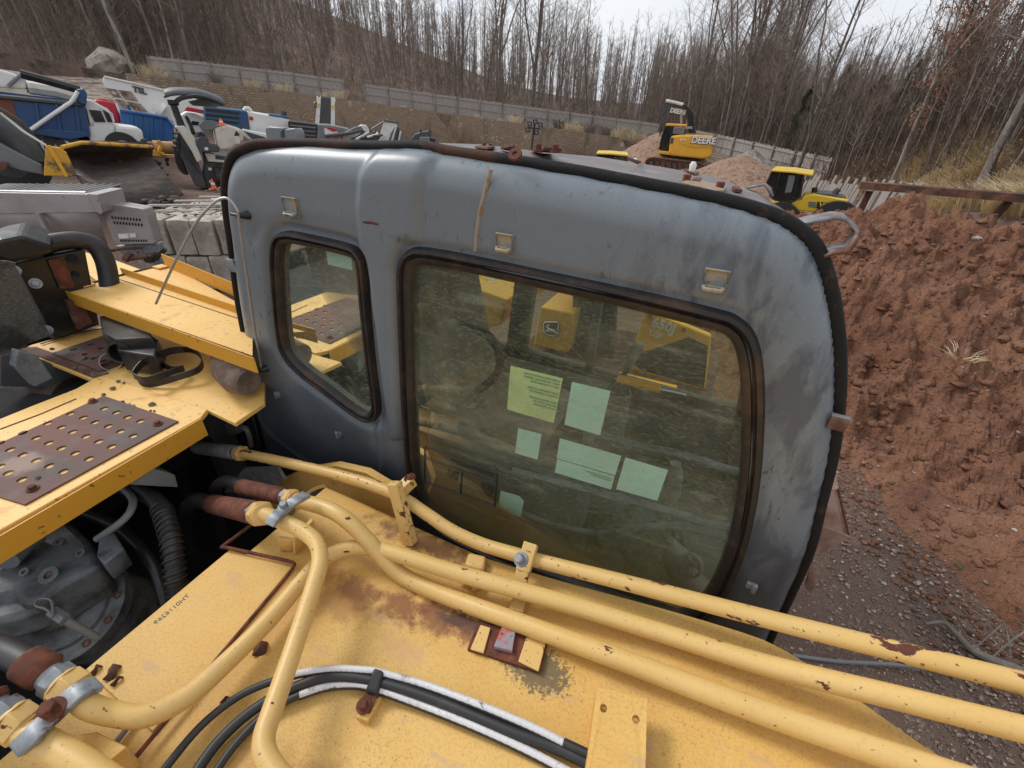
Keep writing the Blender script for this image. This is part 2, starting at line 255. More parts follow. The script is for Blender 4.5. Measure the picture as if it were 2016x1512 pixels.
# ------------------------------------------------------------------ mesh building
class MB:
    def __init__(s): s.v = []; s.f = []; s.mi = []; s.cm = 0; s.mats = []
    def use(s, name):
        if name not in s.mats: s.mats.append(name)
        s.cm = s.mats.index(name); return s
    def add(s, vs, fs):
        o = len(s.v); s.v += [tuple(map(float, p)) for p in vs]; s.f += [tuple(i+o for i in f) for f in fs]; s.mi += [s.cm]*len(fs); return s
    def box(s, c, size, R=None, taper=1.0):
        sx, sy, sz = [q/2 for q in size]; vs = []
        for z in (-1, 1):
            t = taper if z > 0 else 1
            for (a, b) in ((-1, -1), (1, -1), (1, 1), (-1, 1)):
                p = Vector((a*sx*t, b*sy*t, z*sz))
                if R is not None: p = R@p
                vs.append(Vector(c)+p)
        return s.add(vs, [(3, 2, 1, 0), (4, 5, 6, 7), (0, 1, 5, 4), (1, 2, 6, 5), (2, 3, 7, 6), (3, 0, 4, 7)])
    def bbox(s, a, b): return s.box([(a[i]+b[i])/2 for i in range(3)], [abs(b[i]-a[i]) for i in range(3)])
    def prism(s, pts, ext):
        "closed 3D outline extruded by vector ext"
        n = len(pts); e = Vector(ext); p = [Vector(q) for q in pts]
        return s.add(p+[q+e for q in p], [tuple(range(n))[::-1], tuple(range(n, 2*n))]+[(i, (i+1) % n, n+(i+1) % n, n+i) for i in range(n)])
    def tube(s, path, r, n=12, closed=False, cap=True, flat=None, up=None, twist=0):
        P = [Vector(p) for p in path]; N_ = len(P)
        if N_ < 2: return s
        rr = r if isinstance(r, (list, tuple)) else [r]*N_
        vs = []; T0 = None; nrm = None
        for i in range(N_):
            if closed: t = P[(i+1) % N_]-P[i-1]
            else: t = P[min(i+1, N_-1)]-P[max(i-1, 0)]
            t.normalize()
            if up is not None:
                nrm = (Vector(up)-t*t.dot(Vector(up))).normalized()
            elif nrm is None:
                a = Vector((0, 0, 1)) if abs(t.z) < .9 else Vector((1, 0, 0)); nrm = (a-t*a.dot(t)).normalized()
            else:
                nrm = nrm-t*nrm.dot(t)
                nrm = nrm.normalized() if nrm.length > 1e-6 else t.orthogonal().normalized()
            bn = t.cross(nrm)
            for k in range(n):
                a = 2*math.pi*k/n+twist
                ca, sa = math.cos(a), math.sin(a)
                if flat: ca *= flat
                vs.append(P[i]+nrm*ca*rr[i]+bn*sa*rr[i])
        fs = []
        for i in range(N_ if closed else N_-1):
            j = (i+1) % N_
            for k in range(n): fs.append((i*n+k, i*n+(k+1) % n, j*n+(k+1) % n, j*n+k))
        if not closed and cap: fs += [tuple(range(n))[::-1], tuple(range((N_-1)*n, N_*n))]
        return s.add(vs, fs)
    def sweep(s, path, prof, out, closed=True):
        "profile (a along in-plane outward, b along 'out' normal) swept along planar path"
        P = [Vector(p) for p in path]; n = len(prof); N_ = len(P); o = Vector(out); vs = []
        for i in range(N_):
            t = (P[(i+1) % N_]-P[i-1]) if closed else P[min(i+1, N_-1)]-P[max(i-1, 0)]
            t.normalize(); side = t.cross(o).normalized()
            for a, b in prof: vs.append(P[i]+side*a+o*b)
        fs = []
        for i in range(N_ if closed else N_-1):
            j = (i+1) % N_
            for k in range(n): fs.append((i*n+k, i*n+(k+1) % n, j*n+(k+1) % n, j*n+k))
        return s.add(vs, fs)
    def cyl(s, a, b, r, n=16, r2=None, twist=0): return s.tube([a, b], [r, r if r2 is None else r2], n, twist=twist)
    def ring(s, a, b, r0, r1, n=24):
        a, b = Vector(a), Vector(b); t = (b-a).normalized(); u = t.orthogonal().normalized(); w = t.cross(u); vs = []
        for (c, r) in ((a, r0), (a, r1), (b, r1), (b, r0)):
            for k in range(n):
                q = 2*math.pi*k/n; vs.append(c+u*math.cos(q)*r+w*math.sin(q)*r)
        fs = []
        for q in range(4):
            for k in range(n): fs.append((q*n+k, q*n+(k+1) % n, ((q+1) % 4)*n+(k+1) % n, ((q+1) % 4)*n+k))
        return s.add(vs, fs)
    def hexbolt(s, c, axis, r, h, head=True):
        c = Vector(c); a = Vector(axis).normalized()
        s.cyl(c, c+a*h*.25, r*1.55, 18); s.tube([c+a*h*.25, c+a*h*.92, c+a*h], [r, r, r*.85], 6); return s
    def grid(s, rows):
        "rows of 3D points"
        n = len(rows[0]); vs = [p for r in rows for p in r]
        return s.add(vs, [(i*n+j, i*n+j+1, (i+1)*n+j+1, (i+1)*n+j) for i in range(len(rows)-1) for j in range(n-1)])
    def blob(s, c, r, seed=0, jit=.25, sc=(1, 1, 1)):
        bm = bmesh.new(); bmesh.ops.create_icosphere(bm, subdivisions=2, radius=1); rnd = random.Random(seed); R = Euler([rnd.uniform(0, 6) for _ in range(3)]).to_matrix()
        ph = [(Vector([rnd.gauss(0, 1) for _ in range(3)]).normalized(), rnd.uniform(.3, .8)) for _ in range(9)]
        vs = []
        for v in bm.verts:
            d = v.co.copy(); k = 1.0
            for ax, lim in ph:
                q = d.dot(ax)
                if q > lim: k = min(k, lim/q+.08)
            p = R@(d*k*(1+rnd.uniform(-jit, jit)*.25)); vs.append(Vector(c)+Vector((p.x*sc[0], p.y*sc[1], p.z*sc[2]))*r)
        s.add(vs, [tuple(v.index for v in f.verts) for f in bm.faces]); bm.free(); return s
    def build(s, name, m=None, parent=None, smooth=None, bevel=0, solid=0, label=None, cat=None, group=None, kind=None, org=None, uv=None, solid_off=-1):
        me = bpy.data.meshes.new(name)
        base = Vector((0, 0, 0))
        if parent is not None: base = parent.get('_o') and Vector(parent['_o']) or Vector((0, 0, 0))
        elif org is not None: base = Vector(org)
        me.from_pydata([Vector(p)-base for p in s.v], [], s.f)
        if s.mats and m is None:
            for q in s.mats: me.materials.append(M[q])
            me.polygons.foreach_set('material_index', s.mi)
        else: me.materials.append(M[m or s.mats[0]])
        me.update(); o = bpy.data.objects.new(name, me); COL.objects.link(o)
        if parent is not None: o.parent = parent
        else: o.location = base
        o['_o'] = tuple(base)
        if solid:
            md = o.modifiers.new('thick', 'SOLIDIFY'); md.thickness = solid; md.offset = solid_off
        if bevel:
            md = o.modifiers.new('bev', 'BEVEL'); md.width = bevel; md.segments = 2; md.limit_method = 'ANGLE'; md.angle_limit = math.radians(40)
        ang = 40 if smooth is None else smooth
        if ang: set_smooth(me, ang)
        tag(o, label, cat, group, kind)
        return o
def set_smooth(me, ang):
    bm = bmesh.new(); bm.from_mesh(me); bmesh.ops.recalc_face_normals(bm, faces=bm.faces)
    c = math.radians(ang)
    for f in bm.faces: f.smooth = True
    for e in bm.edges:
        e.smooth = not (len(e.link_faces) == 2 and e.calc_face_angle(0) > c)
    bm.to_mesh(me); bm.free()
def tag(o, label=None, cat=None, group=None, kind=None):
    for k, v in (('label', label), ('category', cat), ('group', group), ('kind', kind)):
        if v: o[k] = v
    return o
def root(name, loc, label, cat, group=None):
    o = bpy.data.objects.new(name, None); COL.objects.link(o); o.location = loc; o['_o'] = tuple(loc); o.empty_display_size = .2
    return tag(o, label, cat, group)
def smooth_path(P, sub=6, closed=False):
    P = [Vector(p) for p in P]; n = len(P); out = []
    rng = range(n if closed else n-1)
    for i in rng:
        if closed: p0, p1, p2, p3 = P[i-1], P[i], P[(i+1) % n], P[(i+2) % n]
        else: p0, p1, p2, p3 = P[max(i-1, 0)], P[i], P[i+1], P[min(i+2, n-1)]
        for k in range(sub):
            t = k/sub; t2, t3 = t*t, t*t*t
            out.append(.5*((2*p1)+(p2-p0)*t+(2*p0-5*p1+4*p2-p3)*t2+(3*p1-p0-3*p2+p3)*t3))
    if not closed: out.append(P[-1])
    return out
def text(name, s, size, org, xdir, up, m, parent, depth=.001, bold=.0, shear=0, align='LEFT'):
    cu = bpy.data.curves.new(name, 'FONT'); cu.body = s; cu.size = size; cu.extrude = depth; cu.offset = bold; cu.shear = shear; cu.align_x = align; cu.resolution_u = 3
    o = bpy.data.objects.new('tmp', cu); COL.objects.link(o); dg = bpy.context.evaluated_depsgraph_get(); dg.update()
    me = bpy.data.meshes.new_from_object(o.evaluated_get(dg)); bpy.data.objects.remove(o)
    x = Vector(xdir).normalized(); z = x.cross(Vector(up)).normalized(); y = z.cross(x)
    Mx = Matrix((x, y, z)).transposed().to_4x4(); Mx.translation = Vector(org)-Vector(parent['_o'])
    me.transform(Mx); me.materials.clear(); me.materials.append(M[m])
    o = bpy.data.objects.new(name, me); COL.objects.link(o); o.parent = parent; o['_o'] = parent['_o']; return o
class Fr:
    "upright working plane through two surveyed base points: u along, v away from the viewer, w up"
    def __init__(s, x0, y0, r0, x1, y1, r1, level=True):
        s.o = at(x0, y0, r=r0); b = at(x1, y1, r=r1); s.u = b-s.o
        if level: s.u.z = 0
        s.L = s.u.length; s.u.normalize(); s.w = Vector((0, 0, 1))
        s.v = s.w.cross(s.u).normalized(); s.w = s.u.cross(s.v).normalized()
        if s.v.dot(s.o) < 0: s.v = -s.v
    def p(s, u, v, w): return s.o+s.u*u+s.v*v+s.w*w
    def h(s, x, y, v=0):
        d = Vector(ray(x, y)); q = s.o+s.v*v; k = q.dot(s.v)/d.dot(s.v); return d*k
    def uw(s, x, y, v=0):
        q = s.h(x, y, v)-s.o; return q.dot(s.u), q.dot(s.w)
    def pr(s, mb, pts, v0, v1): return mb.prism([s.h(x, y, v0) for x, y in pts], s.v*(v1-v0))
    def bx(s, mb, u0, u1, v0, v1, w0, w1):
        return mb.prism([s.p(u0, v0, w0), s.p(u1, v0, w0), s.p(u1, v0, w1), s.p(u0, v0, w1)], s.v*(v1-v0))
# ================================================================== the excavator we stand on
EB = Vector((-.8, .9, GZ))
EX = root('excavator', EB, 'weathered yellow excavator with a grey cab and three boom tubes, filling the foreground', 'excavator')
YC = 1.0                                   # plane of the cab side
def C(x, y, Y=YC): return at(x, y, Y=Y)
def rnd_poly(pts, sub=5): return smooth_path(pts, sub, True)
out_px = [(545, 985), (511, 880), (491, 790), (476, 690), (457, 590), (442, 480), (433, 420), (430, 370), (434, 335), (447, 308), (473, 294), (503, 289), (600, 291), (700, 296), (800, 297), (860, 308), (960, 323), (1100, 346), (1250, 375), (1400, 406), (1480, 428), (1540, 452), (1590, 490), (1617, 540), (1637, 620), (1647, 700), (1649, 780), (1644, 860), (1632, 940), (1612, 1020), (1590, 1110), (1555, 1190), (1520, 1262), (1488, 1330), (1440, 1400), (1250, 1330), (900, 1160), (640, 1060)]
big_px = [(815, 507), (850, 507), (960, 528), (1100, 558), (1250, 592), (1400, 629), (1440, 643), (1466, 672), (1479, 730), (1482, 820), (1477, 930), (1462, 1030), (1438, 1115), (1400, 1190), (1350, 1222), (1280, 1215), (1150, 1165), (1000, 1105), (880, 1050), (835, 1000), (812, 930), (805, 850), (800, 740), (796, 600), (797, 530)]
sml_px = [(545, 480), (560, 469), (590, 472), (680, 493), (700, 506), (708, 530), (716, 620), (727, 720), (737, 796), (733, 818), (718, 822), (690, 806), (640, 768), (590, 730), (562, 697), (551, 655), (545, 590), (541, 520)]
P2 = lambda L: np.array([[C(x, y).x, C(x, y).z] for x, y in L])
out_p = np.array([[p.x, p.z] for p in rnd_poly([C(*q) for q in out_px], 4)])
big_p = np.array([[p.x, p.z] for p in rnd_poly([C(*q) for q in big_px], 4)])
sml_p = np.array([[p.x, p.z] for p in rnd_poly([C(*q) for q in sml_px], 4)])
def seg_d(Q, A, B):
    "distance from points Q to segments A->B, and nearest points"
    best = np.full(len(Q), 1e9); near = np.zeros_like(Q)
    for a, b in zip(A, B):
        d = b-a; t = np.clip(((Q-a)@d)/max(d@d, 1e-12), 0, 1); n = a+t[:, None]*d; dd = np.hypot(*(Q-n).T); k = dd < best
        best[k] = dd[k]; near[k] = n[k]
    return best, near
def inside(Q, P):
    c = np.zeros(len(Q), bool); a = P; b = np.roll(P, -1, 0)
    for (x1, y1), (x2, y2) in zip(a, b):
        if y1 == y2: continue
        k = ((y1 > Q[:, 1]) != (y2 > Q[:, 1])) & (Q[:, 0] < (x2-x1)*(Q[:, 1]-y1)/(y2-y1)+x1); c ^= k
    return c
def sdf(Q, P):
    d, n = seg_d(Q, P, np.roll(P, -1, 0)); s = inside(Q, P); return np.where(s, d, -d), n
def sstep(x, a, b):
    t = np.clip((x-a)/(b-a), 0, 1); return t*t*(3-2*t)
def panel():
    h = .0085
    x0, z0 = out_p.min(0)-h; x1, z1 = out_p.max(0)+h
    nx = int((x1-x0)/h)+1; nz = int((z1-z0)/h)+1
    gx, gz = np.meshgrid(x0+h*np.arange(nx), z0+h*np.arange(nz)); Q = np.stack([gx.ravel(), gz.ravel()], 1)
    do, no = sdf(Q, out_p); db, nb = sdf(Q, big_p); ds, ns = sdf(Q, sml_p)
    gap = .012
    ok = (do > -h*.9) & (db < gap+h*.2) & (ds < gap+h*.2)
    k = do < 0; Q[k] = no[k]
    Rr = .075; d = np.clip(do, 0, Rr); y = Rr*(1-np.sqrt(np.clip(1-((Rr-d)/Rr)**2, 0, 1)))*.9
    y += .020*(1-sstep(-ds, .030, .062)); y += .008*(1-sstep(-db, .03, .05))
    pil = P2([(735, 293), (716, 345), (710, 410), (716, 500), (745, 640), (762, 780), (775, 860), (790, 860), (778, 700), (772, 530), (790, 470), (820, 470), (822, 410), (828, 355), (843, 306)])
    dp, _ = sdf(Q, pil); y -= .017*sstep(dp, -.016, .012)
    for L in ([(505, 800), (514, 826), (535, 856), (600, 905), (660, 940), (700, 962), (760, 990)], [(742, 826), (752, 870), (757, 905), (752, 935), (738, 955), (716, 968)]):
        q = P2(L); dd, _ = seg_d(Q, q[:-1], q[1:]); y -= .009*np.exp(-(dd/.011)**2)
    q = P2([(500, 470), (517, 445), (560, 432), (640, 440), (700, 458)]); dd, _ = seg_d(Q, q[:-1], q[1:]); y += .004*np.exp(-(dd/.02)**2)
    # hammered unevenness of old sheet
    y += .0016*np.sin(Q[:, 0]*9+2*np.sin(Q[:, 1]*7))*np.sin(Q[:, 1]*8+1)
    mb = MB().use('cab_paint'); idx = -np.ones(len(Q), int); idx[ok] = np.arange(ok.sum())
    mb.v = [(a, YC+b, c) for (a, c), b in zip(Q[ok], y[ok])]
    I = idx.reshape(nz, nx)
    for i in range(nz-1):
        for j in range(nx-1):
            f = (I[i, j], I[i, j+1], I[i+1, j+1], I[i+1, j])
            if min(f) >= 0: mb.f.append(f); mb.mi.append(0)
    return mb
cabp = panel().build('cab_side_panel', parent=EX, smooth=60, solid=.004, solid_off=1)
def ring3(P, dy=0): return [Vector((p[0], YC+dy, p[1])) for p in P]
# gasket: stepped rubber lip
def gasket(P, nm, w):
    prof = [(-w*.5, .03), (-w*.5, -.010), (-w*.30, -.018), (-w*.08, -.018), (-w*.02, -.008), (w*.10, -.010), (w*.2, -.024), (w*.42, -.022), (w*.55, -.004), (w*.55, .03)]
    return MB().use('gasket').sweep(ring3(P, .012), prof, (0, 1, 0)).build(nm, parent=cabp, smooth=50)
gasket(big_p, 'window_gasket', .047); gasket(sml_p, 'window_gasket', .036)
def plate(P, Y, t, mt, nm, par): return MB().use(mt).prism([Vector((p[0], Y, p[1])) for p in P], (0, t, 0)).build(nm, parent=par, smooth=0)
def shrink(P, k):
    c = P.mean(0); return c+(P-c)*k
gl1 = plate(big_p, YC+.016, .0, 'cab_glass', 'window_glass', EX) if 0 else None
def sheet(P, Y, mt, nm, par):
    return MB().use(mt).add([(p[0], Y, p[1]) for p in P], [tuple(range(len(P)))]).build(nm, parent=par, smooth=0)
glass = sheet(big_p, YC+.016, 'cab_glass', 'window_glass', EX)
glass2 = sheet(sml_p, YC+.022, 'cab_glass', 'window_glass', EX)
# rubber flange that runs round the edge of the side
rp = rnd_poly([C(*q) for q in out_px[:-3]], 4)[:-8]
rim = [Vector((p.x, YC+.060-.030*float(sstep(np.array(-p.x), 1.15, 1.4)), p.z)) for p in rp]
def offs(path, d):
    o = []
    for i, p in enumerate(path):
        t = (path[min(i+1, len(path)-1)]-path[max(i-1, 0)]).normalized(); o.append(p+Vector((-t.z, 0, t.x))*d)
    return o
rim = offs(rim, .006)
rr = [.0150+.003*float(sstep(np.array(p.x), -.05, .25)) for p in rim]
MB().use('rim_rubber').tube(rim, rr, 12).build('edge_seal', parent=cabp, smooth=60)
rim2 = offs([Vector((p.x, YC+.012, p.z)) for p in rp], -.004)
# weld seam, rust scab
MB().use('seam').tube([C(967, 333, .999), C(956, 372, .998), C(944, 420, .997), C(939, 460, .997), C(936, 494, .998)], .0055, 8).build('weld_seam', parent=cabp)
MB().use('rust').tube([C(716, 437, .982), C(731, 438, .981), C(746, 441, .982)], .0048, 8).build('rust_scab', parent=cabp)
# cab box behind the side: roof, far side, back, floor, front posts
YF = 1.95
mb = MB().use('cab_roof')
near = [(470, 300), (560, 292), (700, 298), (800, 299), (860, 305), (960, 318), (1100, 341), (1250, 369), (1400, 398), (1480, 420), (1540, 447), (1580, 478)]
far = [(560, 300), (620, 293), (700, 288), (780, 284), (850, 281), (950, 284), (1060, 298), (1180, 309), (1300, 328), (1400, 346), (1490, 378), (1545, 414)]
rows = []
for t in np.linspace(0, 1, 12):
    row = []
    for a, b in zip(near, far):
        A = C(a[0], a[1], YC+.05)+Vector((0, 0, .004)); B = at(b[0], b[1], Y=YF)
        p = A.lerp(B, t); row.append(p)
    rows.append(row)
mb.grid(rows); roof = mb.build('cab_roof', parent=EX, smooth=60, solid=.02, solid_off=-1)
def roofpt(x, y):
    "point of the roof sheet on a line of sight (approximate plane fit)"
    best = None
    d = Vector(ray(x, y))
    for i in range(len(rows)-1):
        for j in range(len(rows[0])-1):
            a, b, c = rows[i][j], rows[i][j+1], rows[i+1][j]
            n = (b-a).cross(c-a)
            if abs(d.dot(n)) < 1e-9: continue
            p = d*(a.dot(n)/d.dot(n)); u = (p-a).dot(b-a)/(b-a).length_squared; v = (p-a).y/max(c.y-a.y, 1e-6)
            if -.1 < u < 1.1 and -.05 < v < 1.05 and (best is None or abs(u-.5)+abs(v-.5) < best[0]): best = (abs(u-.5)+abs(v-.5), p)
    return best[1] if best else C(x, y, 1.1)
for k, (x, y) in enumerate([(953, 291), (966, 292), (997, 294), (1009, 294), (1060, 298), (1093, 299), (1350, 361), (1415, 376)]):
    p = roofpt(x, y); MB().use('rust').hexbolt(p-Vector((0, 0, .002)), (0, 0, 1), .0075 if k < 6 else .0105, .018 if k < 6 else .024).build('bolt', parent=roof, smooth=30)
def padplate(L, m, t=.006, dz=.003):
    P = [roofpt(*q)+Vector((0, 0, dz)) for q in L]; MB().use(m).prism(P, (0, 0, t)).build('mounting_plate', parent=roof, smooth=0, bevel=.001)
padplate([(1337, 366), (1362, 357), (1430, 374), (1424, 382), (1408, 383)], 'seam')
padplate([(935, 293), (960, 288), (975, 293), (960, 297)], 'rust_brown'); padplate([(985, 295), (1010, 291), (1020, 296), (1000, 299)], 'rust_brown')
padplate([(1045, 299), (1070, 297), (1106, 301), (1085, 303)], 'rust_brown')
padplate([(1366, 357), (1380, 357), (1376, 365), (1360, 362)], 'rust', .008); padplate([(1440, 374), (1452, 373), (1460, 382), (1445, 380)], 'rust', .008)
padplate([(1232, 317), (1262, 322), (1255, 326)], 'rust_brown'); padplate([(1345, 337), (1376, 343), (1370, 347)], 'rust_brown')
for x, y in ((1250, 318), (1362, 334)):
    p = roofpt(x, y+3); MB().use('white_paint').tube([p, p+Vector((0, 0, .012)), p+Vector((0, 0, .018))], [.006, .0075, .004], 10).build('cap_nut', parent=roof)
p = C(1021, 316, 1.04)+Vector((0, -.018, .012)); MB().use('rust').ring(p, p+Vector((0, -.004, .004)), .006, .016, 18).build('washer', parent=roof)
mb = MB().use('interior')
zr, zf = -.24, -1.68
xb, xf = -1.55, .36
mb.bbox((-1.76, YC+.07, zf-.06), (.36, YF, zf)); mb.build('cab_floor', parent=EX)
mb = MB().use('interior')
# far side frame with door and window openings
def bar(a, b, w, t=.04, m='interior', mbx=None):
    a, b = Vector(a), Vector(b); d = (b-a); u = d.normalized(); s = Vector((0, 1, 0)).cross(u)*w/2
    (mbx or mb).prism([a-s, b-s, b+s, a+s], (0, t, 0))
bar((-1.74, YF, zf), (-1.42, YF, zr-.02), .12); bar((-1.5, YF, -1.12), (.26, YF, -1.16), .10); bar((-.93, YF, zf), (-.80, YF, zr), .11); bar((.34, YF, zf), (.22, YF, -.8), .07); bar((.22, YF, -.8), (-.05, YF, zr-.06), .07)
bar((-1.45, YF, zr-.05), (0, YF, zr-.06), .09); bar((-.47, YF, -1.18), (-.47, YF, zr-.05), .035)
mb.prism([(-1.74, YF+.01, zf), (.32, YF+.01, zf), (.28, YF+.01, -1.14), (-1.62, YF+.01, -1.14)], (0, .03, 0))
mb.build('far_side_frame', parent=EX)
MB().use('far_glass').add([(-1.55, YF+.02, -1.12), (.27, YF+.02, -1.12), (.0, YF+.02, zr-.05), (-1.42, YF+.02, zr-.05)], [(0, 1, 2, 3)]).build('far_window_glass', parent=EX, smooth=0)
mb = MB().use('interior'); mb.prism([(-1.76, YC+.08, zf), (-1.74, YF, zf), (-1.58, YF, -.95), (-1.58, YC+.08, -.95)], (.03, 0, 0)); mb.bbox((-1.5, YC+.07, zr-.02), (-1.44, YF, zr+.03)); mb.build('rear_wall', parent=EX)
mb = MB().use('interior'); mb.tube([(.39, YF, zf), (.34, YF, -.8), (.12, YF, -.35), (-.05, YF, -.22)], .03, 8); mb.tube([(.39, YC+.1, zf), (.39, YF, zf)], .04, 8); mb.build('front_post', parent=EX)
# --- inside: seat, console, levers, floor mat with moss, hose, guard rails
seat = MB().use('seat_cloth')
def rbox(mb, c, s, R=None): mb.box(c, s, R)
R1 = Euler((0, -.22, 0)).to_matrix()
seat.box((-.72, 1.5, -1.16), (.5, .48, .13)); sc = seat.build('seat', parent=EX, bevel=.04)
MB().use('seat_cloth').box((-.98, 1.5, -.83), (.13, .46, .62), R1).build('seat_back', parent=EX, bevel=.045)
MB().use('seat_cloth').box((-1.06, 1.5, -.46), (.10, .26, .16), R1).build('headrest', parent=EX, bevel=.04)
MB().use('interior').box((-.72, 1.5, -1.42), (.4, .4, .46)).build('seat_base', parent=EX, bevel=.02)
for yy in (1.19, 1.80):
    MB().use('interior').box((-.55, yy, -1.22), (.66, .13, .28)).build('side_console', parent=EX, bevel=.03)
for yy in (1.2, 1.80):
    q = MB().use('rubber'); q.tube([(-.28, yy, -1.09), (-.275, yy, -1.05), (-.27, yy, -1.0)], [.055, .035, .018], 14); q.tube([(-.27, yy, -1.0), (-.25, yy, -.93)], .012, 8)
    q.use('plastic_gray').tube([(-.255, yy, -.95), (-.25, yy, -.90), (-.235, yy, -.85), (-.23, yy, -.83)], [.018, .026, .028, .016], 12); q.build('control_lever', parent=EX)
for (dx, dy) in ((0, 0), (.05, .02)):
    q = MB().use('black_paint'); a = C(1322, 1120, 1.5); b = C(1330, 1000, 1.42); q.tube([a+Vector((dx, dy, 0)), b+Vector((dx*.3, dy, -.02))], .009, 8)
    q.build('travel_lever', parent=EX)
q = MB().use('plastic_gray'); a = C(1322, 985, 1.41); b = C(1330, 912, 1.41); q.tube([a, a.lerp(b, .3), a.lerp(b, .55), a.lerp(b, .6), b], [.018, .032, .03, .034, .02], 12); q.build('lever_grip', parent=EX)
# curved guard rails across the window
for L, rad in (([(1150, 845), (1200, 862), (1270, 880), (1350, 897), (1420, 920), (1466, 932)], .0115), ([(1010, 925), (1120, 955), (1240, 985), (1340, 1012), (1400, 1032), (1455, 1040)], .0115), ([(985, 985), (1050, 1018), (1130, 1042), (1190, 1050), (1270, 1038), (1340, 1036), (1400, 1050), (1452, 1068)], .0115)):
    MB().use('pump_gray').tube(smooth_path([C(x, y, 1.11) for x, y in L], 6), rad, 8).build('guard_rail', parent=EX)
MB().use('interior').bbox((-.55, 1.1, zf+.002), (.33, 1.9, zf+.012)).build('floor_mat', parent=EX)
mm = MB().use('moss')
for k in range(26):
    x, y = random.uniform(-.35, .3), random.uniform(1.12, 1.8); mm.blob((x, y, zf+.02), random.uniform(.05, .12), k, .5, (1, 1, .28))
mm.build('moss_clump', parent=EX, smooth=60)
# corner cover with round vent
pv = C(1362, 1112, 1.28)
q = MB().use('plastic_gray'); q.ring(pv+Vector((0, 0, 0)), pv+Vector((-.01, -.02, .012)), .035, .045, 24)
for k in range(6):
    a = math.pi*k/6; n = Vector((-.3, -.75, .55)).normalized(); u = n.orthogonal().normalized(); w = n.cross(u); e = (u*math.cos(a)+w*math.sin(a))*.04; q.tube([pv-e, pv+e], .002, 6)
q.build('round_vent', parent=EX)
q = MB().use('plastic_gray'); q.tube([C(1320, 1062, 1.3), C(1332, 1095, 1.3), C(1345, 1135, 1.32), C(1390, 1170, 1.34)], [.012, .05, .06, .05], 12); q.build('corner_duct', parent=EX)
for k, L in enumerate([[(1140, 1085), (1185, 1090), (1180, 1120), (1135, 1112)], [(1130, 1120), (1172, 1126), (1168, 1150), (1126, 1142)]]):
    MB().use('plastic_gray').prism([C(x, y, 1.5) for x, y in L], (0, .05, 0)).build('pedal', parent=EX, bevel=.006)
q = MB().use('rubber')
for k in range(5): q.ring(C(1030, 1035, 1.3)+Vector((.012*k, 0, -.02*k)), C(1030, 1035, 1.3)+Vector((.012*k, 0, -.02*k-.012)), .02, .045+.016*k, 24)
q.build('lever_boot', parent=EX)
q = MB().use('black_paint'); q.tube([C(1085, 1130, 1.5), C(1115, 1000, 1.5)], .02, 8); q.tube(smooth_path([C(x, y, 1.45) for x, y in ((905, 640), (960, 660), (985, 700), (975, 740), (940, 770))], 5), .018, 10); q.build('grab_tube', parent=EX)
q = MB().use('yellow_edge').tube([C(1216, 745, 1.32), C(1300, 766, 1.32)], .014, 12); q.build('lever_sleeve', parent=EX)
q = MB().use('white_paint').tube([C(1300, 766, 1.32), C(1352, 777, 1.32)], .003, 6); q.build('thin_rod', parent=EX)
# stickers on the inside of the glass
def stick(L, m, lab, par=glass, Y=YC+.019, bev=0):
    P = [C(x, y, Y) for x, y in L]
    o = MB().use(m).prism(P, (0, .0012, 0)).build('sticker', parent=par, smooth=0); o['label'] = lab; return P
def mirrored(P, rows, size, m='ink_soft', par=glass, mx=.006, my=.008, gap=1.25):
    "writing printed on the other face, so it reads reversed from here: sheet corners TL TR BR BL"
    x = (P[0]-P[1]).normalized(); u = (P[0]-P[3]).normalized(); o0 = P[1]+x*mx-u*(my+size*.8)
    for k, s in enumerate(rows):
        if s: text('lettering', s, size, o0-u*size*gap*k-Vector((0, .0012, 0)), x, u, m, par, .0002, .0002)
P = stick([(1005, 720), (1108, 745), (1090, 833), (998, 806)], 'sticker_green', 'green printed notice')
mirrored(P, ['OPERATING INSTRUCTIONS', 'READ THE MANUAL BEFORE', 'USE OF THIS MACHINE', '', 'KEEP WINDOW CLOSED', 'WHEN IN OPERATION', '', 'STOP ENGINE BEFORE', 'LEAVING THE CAB', 'LOCK THE LEVERS'], .0085)
stick([(1126, 752), (1202, 770), (1181, 857), (1111, 836)], 'sticker', 'blank pale blue sheet'); stick([(1020, 843), (1066, 855), (1058, 905), (1014, 892)], 'sticker', 'small square pale sheet')
stick([(1102, 863), (1223, 898), (1211, 936), (1096, 902)], 'sticker', 'long pale strip, upper one')
P = stick([(1097, 904), (1210, 938), (1203, 964), (1092, 930)], 'sticker', 'long pale strip, lower one'); mirrored(P, ['CAUTION AUTHORIZED', 'OPERATORS ONLY'], .007)
stick([(1231, 901), (1315, 926), (1294, 986), (1213, 963)], 'sticker', 'wide pale sheet beside the strips'); stick([(986, 967), (1022, 977), (1031, 987), (1025, 1018), (980, 1003)], 'sticker', 'small torn pale sheet')
stick([(880, 988), (972, 1020), (968, 1047), (878, 1014)], 'sticker', 'dim pale strip low in the corner')
pt = stick([(641, 491), (691, 505), (694, 532), (646, 521)], 'sticker', 'worn pale sticker', glass2, YC+.025)
